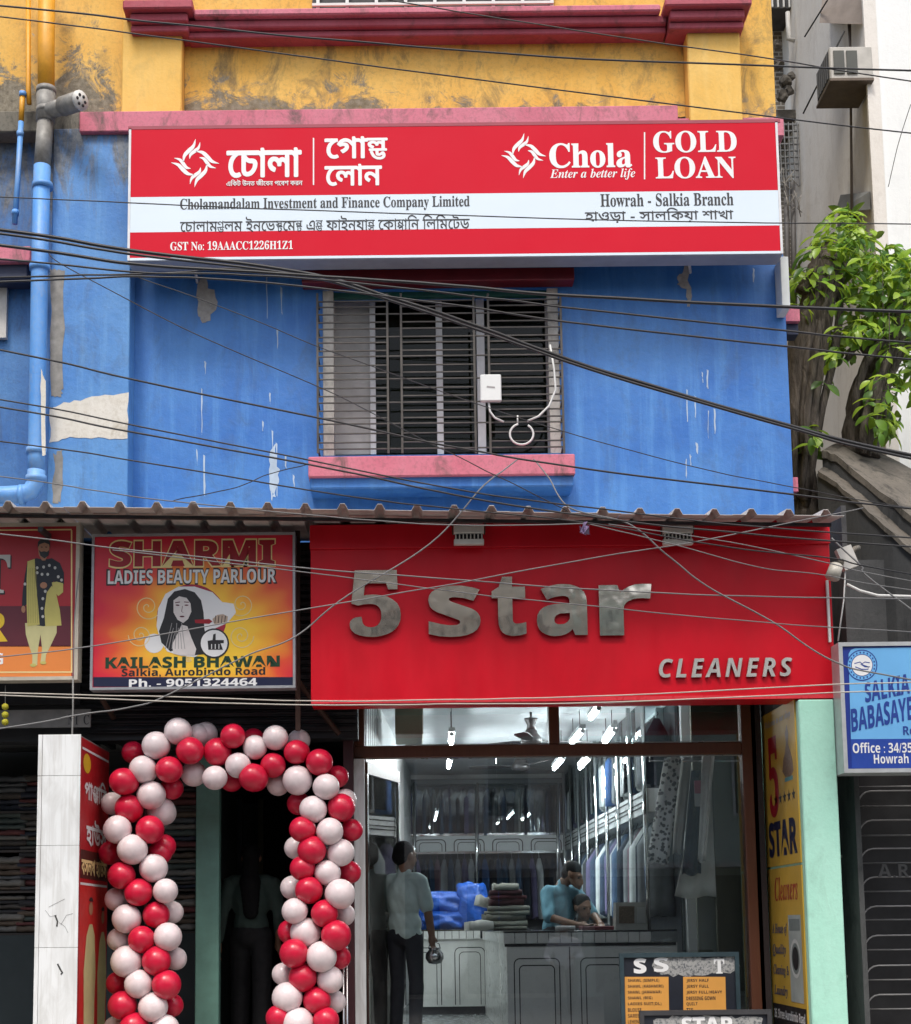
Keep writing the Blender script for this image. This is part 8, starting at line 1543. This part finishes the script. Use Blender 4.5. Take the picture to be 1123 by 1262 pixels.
def leafm(name, c1, c2):
    n = NT(name); n.n.remove(n.p); oi = n.new('ShaderNodeObjectInfo'); q = n.coord((1, 1, 1))
    geo = n.new('ShaderNodeNewGeometry'); f = n.noise(n.coord(geo=True), 2.2, 2)
    c = n.mix(n.ramp(f, [(.35, 0.0), (.65, 1.0)]), c1, c2)
    d = n.new('ShaderNodeBsdfDiffuse'); t = n.new('ShaderNodeBsdfTranslucent'); g = n.new('ShaderNodeBsdfGlossy'); g.inputs['Roughness'].default_value = .35
    n.link(c, d.inputs[0]); n.link(n.mix(.5, c, (.35, .42, .02)), t.inputs[0])
    m1 = n.new('ShaderNodeMixShader'); m1.inputs[0].default_value = .42; n.link(d.outputs[0], m1.inputs[1]); n.link(t.outputs[0], m1.inputs[2])
    m2 = n.new('ShaderNodeMixShader'); m2.inputs[0].default_value = .035; n.link(m1.outputs[0], m2.inputs[1]); n.link(g.outputs[0], m2.inputs[2])
    n.link(m2.outputs[0], n.out.inputs[0]); return n.m
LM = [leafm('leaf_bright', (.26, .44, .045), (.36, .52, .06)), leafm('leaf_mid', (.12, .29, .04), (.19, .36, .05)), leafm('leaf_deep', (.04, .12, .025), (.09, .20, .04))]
def leaf_pts(L, W, fold, droop):
    out = []; st = [(0, 0), (.12, .30), (.32, .78), (.55, 1.0), (.78, .78), (.93, .35), (1, 0)]
    for t, w in st:
        z = -droop * t * t * L; out.append(((-W / 2 * w, t * L, z + fold * W * w * .5), (0, t * L, z), (W / 2 * w, t * L, z + fold * W * w * .5)))
    vs = [p for r_ in out for p in r_]; fs = []
    for i in range(len(out) - 1): fs += [(i * 3, i * 3 + 1, i * 3 + 4, i * 3 + 3), (i * 3 + 1, i * 3 + 2, i * 3 + 5, i * 3 + 4)]
    return vs, fs
LD = []
for i in range(9):
    mb = MB(); mb.add(*leaf_pts(.12 + .02 * (i % 3), .066 + .014 * (i % 2), .25 + .1 * (i % 3), .2 + .15 * (i % 3)), True); mb.tube([(0, -.04, 0), (0, .01, 0)], .004, 5)
    o = mb.build('leaf', LM[i // 3], recalc=False); LD.append(o.data); bpy.data.objects.remove(o)
clus = [(1040, 280, 26, 40), (1062, 300, 24, 34), (1015, 312, 24, 32), (995, 350, 22, 26), (1035, 330, 30, 38), (1070, 335, 24, 30), (1098, 325, 24, 30), (1115, 345, 26, 30), (1095, 365, 30, 36), (1060, 378, 26, 30), (1020, 356, 20, 18), (1100, 400, 28, 34), (1066, 408, 18, 16), (1040, 420, 20, 22), (1112, 440, 26, 28), (1092, 475, 20, 22), (1078, 508, 20, 22), (1090, 525, 16, 14), (1016, 470, 8, 5), (1000, 535, 9, 9), (1003, 552, 8, 7), (985, 385, 12, 10), (1140, 380, 36, 46), (1150, 450, 36, 40), (1145, 320, 30, 30), (1028, 440, 10, 8)]
crown = bpy.data.objects.new('crown', None); COL.objects.link(crown); crown.parent = tr_
ro = origin(crown); nleaf = 0; extra = [MB(), MB(), MB()]
for (u, v, r, n_) in clus:
    for k in range(int(n_ * 1.35)):
        a, b = rnd.uniform(0, 2 * PI), math.sqrt(rnd.random()); du, dv = math.cos(a) * b * r, math.sin(a) * b * r
        Yd = 2.25 + rnd.uniform(-.35, .35) + (0.1 if dv > 0 else 0)
        p = P(u + du, v + dv, Yd)
        up = Vector((du / r * .7 + rnd.uniform(-.4, .4), -.55 + rnd.uniform(-.5, .4), .55 - dv / r * .5 + rnd.uniform(-.2, .3))).normalized()   # the leaf's own upper side
        out = Vector((du / r + rnd.uniform(-.7, .7), rnd.uniform(-.9, .3), -dv / r * .6 + rnd.uniform(-.55, .25))); out = (out - up * out.dot(up)).normalized()
        sd = out.cross(up); mat = Matrix((sd, out, up)).transposed()
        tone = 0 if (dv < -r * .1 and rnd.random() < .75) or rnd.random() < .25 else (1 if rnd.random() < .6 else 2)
        i = tone * 3 + rnd.randrange(3); s = rnd.uniform(.75, 1.25)
        if nleaf < 290 and u < 1125 and k % 5 < 3:
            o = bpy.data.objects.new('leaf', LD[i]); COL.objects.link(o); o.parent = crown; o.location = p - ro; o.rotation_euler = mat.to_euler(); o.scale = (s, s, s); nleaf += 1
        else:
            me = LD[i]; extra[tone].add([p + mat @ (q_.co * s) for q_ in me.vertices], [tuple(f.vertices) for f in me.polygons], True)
for i in range(3):
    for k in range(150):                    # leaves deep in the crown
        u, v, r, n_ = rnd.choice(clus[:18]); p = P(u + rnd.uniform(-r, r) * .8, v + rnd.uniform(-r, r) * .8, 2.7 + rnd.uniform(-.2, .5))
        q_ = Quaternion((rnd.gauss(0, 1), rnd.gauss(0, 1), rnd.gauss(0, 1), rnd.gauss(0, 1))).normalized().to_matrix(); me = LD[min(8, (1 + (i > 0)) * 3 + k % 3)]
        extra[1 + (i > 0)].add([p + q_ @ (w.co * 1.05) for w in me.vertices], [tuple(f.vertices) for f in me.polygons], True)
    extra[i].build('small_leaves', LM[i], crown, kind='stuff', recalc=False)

# ------------------------------------------------------------------ fittings on the wall and by the right corner
rt = thing('wifi_router_box', 'white wireless box tied to the window grille with looped cable', 'router', P(605, 477, .55))
boxp(592, 461, 618, 494, .54, .585, .008).build('case', M('router_white', (.74, .75, .74), .4, var=.06), rt); print_px('case_print', band([(600, 476.5), (610, 477.5)], 2), .54, M('print_grey', (.35, .33, .33)), rt, d=.002)
CW = M('white_cable', (.68, .68, .66), .5, var=.1)
MB().tube([P(u, v, .575) for u, v in ((602, 494), (604, 507), (610, 515), (621, 520))], .009, 8).build('cable', CW, rt); MB().tube([P(u, v, .575) for u, v in ((650, 519), (664, 513), (677, 500), (685, 480), (683, 455), (678, 425))], .009, 8).build('cable', CW, rt)
MB().tube([P(643 + 14.5 * math.cos(t), 535 + 13 * math.sin(t), .57) for t in [(-1.0 + k * .3) for k in range(19)]], .009, 8).build('cable_loop', CW, rt); MB().tube([P(638, 512, .57), P(638, 522, .57)], .007, 6).build('cable_end', CW, rt)
cc = thing('street_lamp_fitting', 'small pale corner lamp fitting above the blue office sign', 'lamp', P(1040, 700, -.25))
OLD = M('old_white_paint', (.62, .6, .56))
a, b = P(1034, 706, -.25), P(1022, 712, -.30)
MB().tube([P(1031, 697, -.27), P(1026, 712, -.29)], [.05, .055], 14).build('shade', M('fitting_cream', (.55, .52, .45), .45, var=.3), cc); MB().tube([P(1034, 696, -.25), P(1040, 688, -.2), P(1048, 684, -.15)], .03, 10).build('neck', M('fitting_brown', (.16, .14, .11), .6), cc)
p = P(1044, 688, -.22); MB().obox(p, Vector((.055, 0, .02)), Vector((0, .03, 0)), Vector((-.03, 0, .08))).build('ballast_box', OLD, cc)
MB().tube([P(1048, 682, -.2), P(1054, 676, -.15), P(1058, 675, -.05)], .02, 8).build('bracket', MATS['fitting_brown'], cc); MB().tube([P(1042, 704, -.22), P(1040, 740, -.2), P(1033, 790, -.19)], .006, 6).build('lead', CW, cc)
MB().box(P(1020, 760, -.02).x, P(1023, 760, -.02).x, -.03, -.008, P(1022, 792, 0).z, P(1022, 716, 0).z).build('conduit', CW, cc)
MB().tube([P(u, v, -.2) for u, v in ((1044, 720), (1060, 728), (1082, 734), (1160, 736))], .011, 8).build('feed_cable', CW, cc)
rib = thing('ribbon', 'crumpled purple and white plastic strip caught on a wire', 'ribbon', P(721, 650, -1.2))
mb = MB()
for k in range(9):
    q = [P(721 + rnd.uniform(-7, 7), 651 + rnd.uniform(-9, 9), -1.2 + rnd.uniform(-.05, .05)) for _ in range(4)]; mb.add(q + [p + Vector((0, .003, 0)) for p in q], [(0, 1, 2, 3), (7, 6, 5, 4), (0, 4, 5, 1), (1, 5, 6, 2), (2, 6, 7, 3), (3, 7, 4, 0)])
mb.build('strip', M('ribbon_purple', (.32, .24, .42), .4, var=.6, scale=25), rib)
hc_ = tag(MB().tube([P(u, v, -.1) for u, v in ((90, 836), (90, 870), (89, 905), (90, 950), (86, 995))], .007, 6).build('frayed_rope', M('cord_grey', (.25, .25, .24), .6), loc=P(90, 836, -.1)), 'frayed cord hanging down in front of the white pillar', 'cord')

# ------------------------------------------------------------------ overhead cables
KB = M('cable_black', (.022, .022, .024), .42, var=.2); KG = M('cable_grey', (.20, .20, .20), .5, var=.2); KL = M('cable_pale', (.50, .46, .40), .5, var=.2)
def spline(pts, n=8):
    out = []
    for i in range(len(pts) - 1):
        p0, p1, p2, p3 = (Vector(pts[max(0, i - 1)]), Vector(pts[i]), Vector(pts[i + 1]), Vector(pts[min(len(pts) - 1, i + 2)]))
        for k in range(n):
            t = k / n; out.append(.5 * ((2 * p1) + (p2 - p0) * t + (2 * p0 - 5 * p1 + 4 * p2 - p3) * t * t + (3 * p1 - p0 - 3 * p2 + p3) * t ** 3))
    out.append(Vector(pts[-1])); return out
def wire(label, pts, w, Y0, Y1, mat=None, extend=True):
    pts = list(pts)
    if extend:
        (a, b), (c, d) = pts[0][:2], pts[1][:2]
        if a <= 2: pts.insert(0, (a - 520, b - (d - b) / max(1, c - a) * 420))
        (a, b), (c, d) = pts[-1][:2], pts[-2][:2]
        if a >= 1120: pts.append((a + 520, b + (b - d) / max(1, a - c) * 420))
    u0, u1 = pts[0][0], pts[-1][0]
    q = [P(p[0], p[1], p[2] if len(p) > 2 else Y0 + (Y1 - Y0) * (p[0] - u0) / (u1 - u0 if abs(u1 - u0) > 1 else 1)) for p in pts]
    r = w / 2 / scale_at((Y0 + Y1) / 2)
    sp3 = spline(q); n3 = len(sp3); am = .9 / scale_at((Y0 + Y1) / 2)       # small kinks along the cable
    sp3 = [p + Vector((0, noise.noise(Vector((i * .35, w * 7 + pts[0][1], 0))) * am, noise.noise(Vector((i * .3, pts[0][1], w * 3))) * am)) if 0 < i < n3 - 1 else p for i, p in enumerate(sp3)]
    return tag(MB().tube(sp3, r, 6).build('overhead_cable', mat or KB, loc=q[0]), label, 'cable', 'overhead cables in front of the building')
wire('topmost black cable crossing the yellow wall from the upper left corner', [(0, 7), (200, 28), (400, 48), (723, 72), (1123, 87)], 2.4, -2, -1.5)
wire('second black cable crossing the yellow wall, steadily falling to the right', [(0, 21), (200, 46), (400, 73), (723, 115), (1123, 164)], 1.8, -2.2, -1.6)
wire('cable from the upper balcony rail past the air conditioner', [(470, -2), (600, 20), (780, 48), (950, 72), (1123, 100)], 1.7, .3, -1.0)
wire('thin wire crossing the white strip of the gold loan sign', [(0, 243), (200, 252), (400, 260), (780, 272), (1123, 276)], 1.5, -1.5, -1.2)
wire('thick twisted cable swooping from left under the gold loan sign to lower right', [(0, 283), (160, 308), (370, 335), (480, 366), (600, 406), (730, 453), (971, 524), (1123, 561)], 4.6, -1.5, -1.2)
wire('lower strand of the swooping thick cable', [(0, 288), (160, 313), (370, 339), (480, 370), (600, 410), (730, 456), (971, 527), (1123, 565)], 3.4, -1.53, -1.24)
wire('thick cable running level below the gold loan sign to the tree', [(0, 302), (160, 325), (285, 333), (400, 341), (560, 352), (700, 364), (971, 378), (1123, 384)], 4.2, -1.6, -1.3)
wire('cable second below the gold loan sign at the window top', [(0, 319), (160, 335), (285, 338), (400, 345), (560, 362), (700, 379), (971, 408), (1123, 422)], 2.6, -1.65, -1.3)
wire('cable third below the gold loan sign, sagging across the window', [(0, 347), (170, 341), (285, 345), (400, 356), (560, 376), (700, 397), (971, 427), (1123, 443)], 2.6, -1.7, -1.3)
wire('cable rising slightly from the left edge to the sign underside', [(0, 342), (110, 339), (214, 336), (290, 331), (400, 340)], 2.4, -1.4, -1.2)
wire('thin wire slanting down across the left blue wall to the window sill', [(60, 312), (84, 330), (240, 411), (400, 480), (530, 546), (620, 590), (700, 630)], 1.3, -.9, -.7)
wire('thin wire slanting from sign corner across the window to the right', [(171, 342), (285, 383), (400, 430), (594, 500), (730, 542), (860, 576), (971, 599), (1123, 626)], 1.2, -.9, -.8)
wire('black cable crossing the pilaster above the white patch', [(0, 431), (160, 467), (400, 517), (560, 551), (730, 579), (1001, 612), (1123, 627)], 2.5, -1.4, -1.0)
wire('upper of two cables over the white paint patch', [(0, 492), (160, 523), (400, 571), (560, 603), (700, 622), (900, 646), (1123, 663)], 2.0, -1.3, -1.0)
wire('lower of two cables over the white paint patch', [(0, 502), (160, 532), (400, 576), (560, 610), (730, 637), (900, 656), (1123, 674)], 2.4, -1.35, -1.0)
wire('cable below the white paint patch running to the awning', [(0, 544), (160, 567), (400, 607), (530, 624), (730, 645), (900, 675), (1025, 688), (1123, 708)], 1.9, -1.2, -.9)
wire('thin pale wire along the awning edge', [(0, 587), (120, 605), (214, 618), (400, 636), (559, 647), (730, 645)], 1.5, -.9, -.8, KG)
wire('pale wire crossing the portrait sign top and the star letters', [(0, 658), (139, 675), (390, 701), (560, 714), (730, 726), (900, 734), (1123, 738)], 1.8, -.8, -.7, KG)
wire('pale wire just below it, crossing the star letters to the right edge', [(139, 678), (390, 707), (560, 729), (730, 747), (917, 765), (1123, 779)], 1.4, -.78, -.7, KG)
wire('wire rising from the menswear sign to the right end of the awning', [(0, 810), (139, 792), (390, 748), (562, 719), (730, 688), (871, 665), (1064, 626)], 1.6, -.85, -.75, KG)
wire('loose pale wire climbing from lower left to the window sill', [(0, 898), (90, 882), (174, 869), (226, 847), (300, 810), (365, 784), (418, 741), (530, 670), (594, 601, -.72), (620, 580, -.4), (639, 566, .38)], 2.0, -.9, -.7, KG)
wire('loose wire dropping from the window sill to the blue office sign', [(658, 566, .38), (676, 588, -.35), (703, 626, -.75), (774, 645), (820, 682), (871, 722), (950, 765), (1028, 815), (1123, 838)], 2.0, -.75, -.7, KG)
wire('upper of two pale wires along the bottom of the red sign', [(0, 854), (200, 859), (390, 864), (560, 862), (730, 858), (1028, 844), (1123, 841)], 1.7, -.8, -.7, KL)
wire('lower of two pale wires along the bottom of the red sign', [(0, 857), (200, 864), (390, 869), (560, 868), (730, 866), (1028, 854), (1123, 851)], 1.7, -.82, -.72, KL)
wire('thin wire fanning right across the red sign, upper', [(750, 646), (900, 668), (1025, 695), (1123, 716)], 1.3, -.8, -.7, KG)
wire('thin wire fanning right across the red sign, lower', [(727, 646), (835, 672), (930, 698), (1018, 709), (1123, 727)], 1.3, -.82, -.7, KG)
wire('stiff pale wire slanting down from the red sign corner', [(1025, 663), (1060, 696), (1123, 751)], 2.2, -.5, -.7, KG)
wire('thin wire on the far pale wall at the right edge', [(1123, 128), (1108, 175), (1095, 230)], 1.0, 2.8, 2.9, KB, False)
wire('short wire looping over the left awning', [(214, 617), (290, 601), (330, 585), (380, 572)], 1.4, -.6, .3, KB, False)
wire('thin wire beside the menswear sign frame', [(98, 700), (92, 760), (90, 836)], 1.3, -.03, -.1, KG, False)

# ------------------------------------------------------------------ the other side of the street, which the glass and the steel letters mirror
OBM = [wall_paint('opposite_cream', (.62, .56, .45), (.7, .65, .55), (.25, .22, .17)), wall_paint('opposite_grey', (.58, .52, .44), (.68, .63, .56), (.22, .2, .18)), wall_paint('opposite_green', (.42, .52, .46), (.52, .6, .55), (.2, .2, .2))]
for i, (x0, x1, h, lab) in enumerate(((-16, -4.2, 7.0, 'cream building across the street on the left'), (-4, 3.5, 9.6, 'grey building across the street in the middle'), (3.7, 17, 8.8, 'green building across the street on the right'))):
    t = thing('building', lab, 'building', ((x0 + x1) / 2, -19, 0)); MB().box(x0, x1, -24, -19, 0, h).build('wall', OBM[i], t)
    MB().box(x0 - .1, x1 + .1, -24.1, -18.7, h, h + .25).build('parapet', OBM[i], t)
    n = int((x1 - x0) / 2.4)
    for k in range(n):
        xx = x0 + (k + .5) * (x1 - x0) / n
        for z in ((3.9, 5.3), (6.9, 8.2)):
            if z[1] < h: w = MB().box(xx - .5, xx + .5, -18.99, -18.94, *z).build('window', FRM, t); MB().box(xx - .44, xx + .44, -18.938, -18.93, z[0] + .06, z[1] - .06).build('pane', DARK, w)
        MB().box(xx - .95, xx + .95, -18.99, -18.9, .1, 2.6).build('shop_opening', DARK, t)
        MB().box(xx - 1.05, xx + 1.05, -18.99, -18.0, 2.75, 2.85).build('canopy', TIN, t)
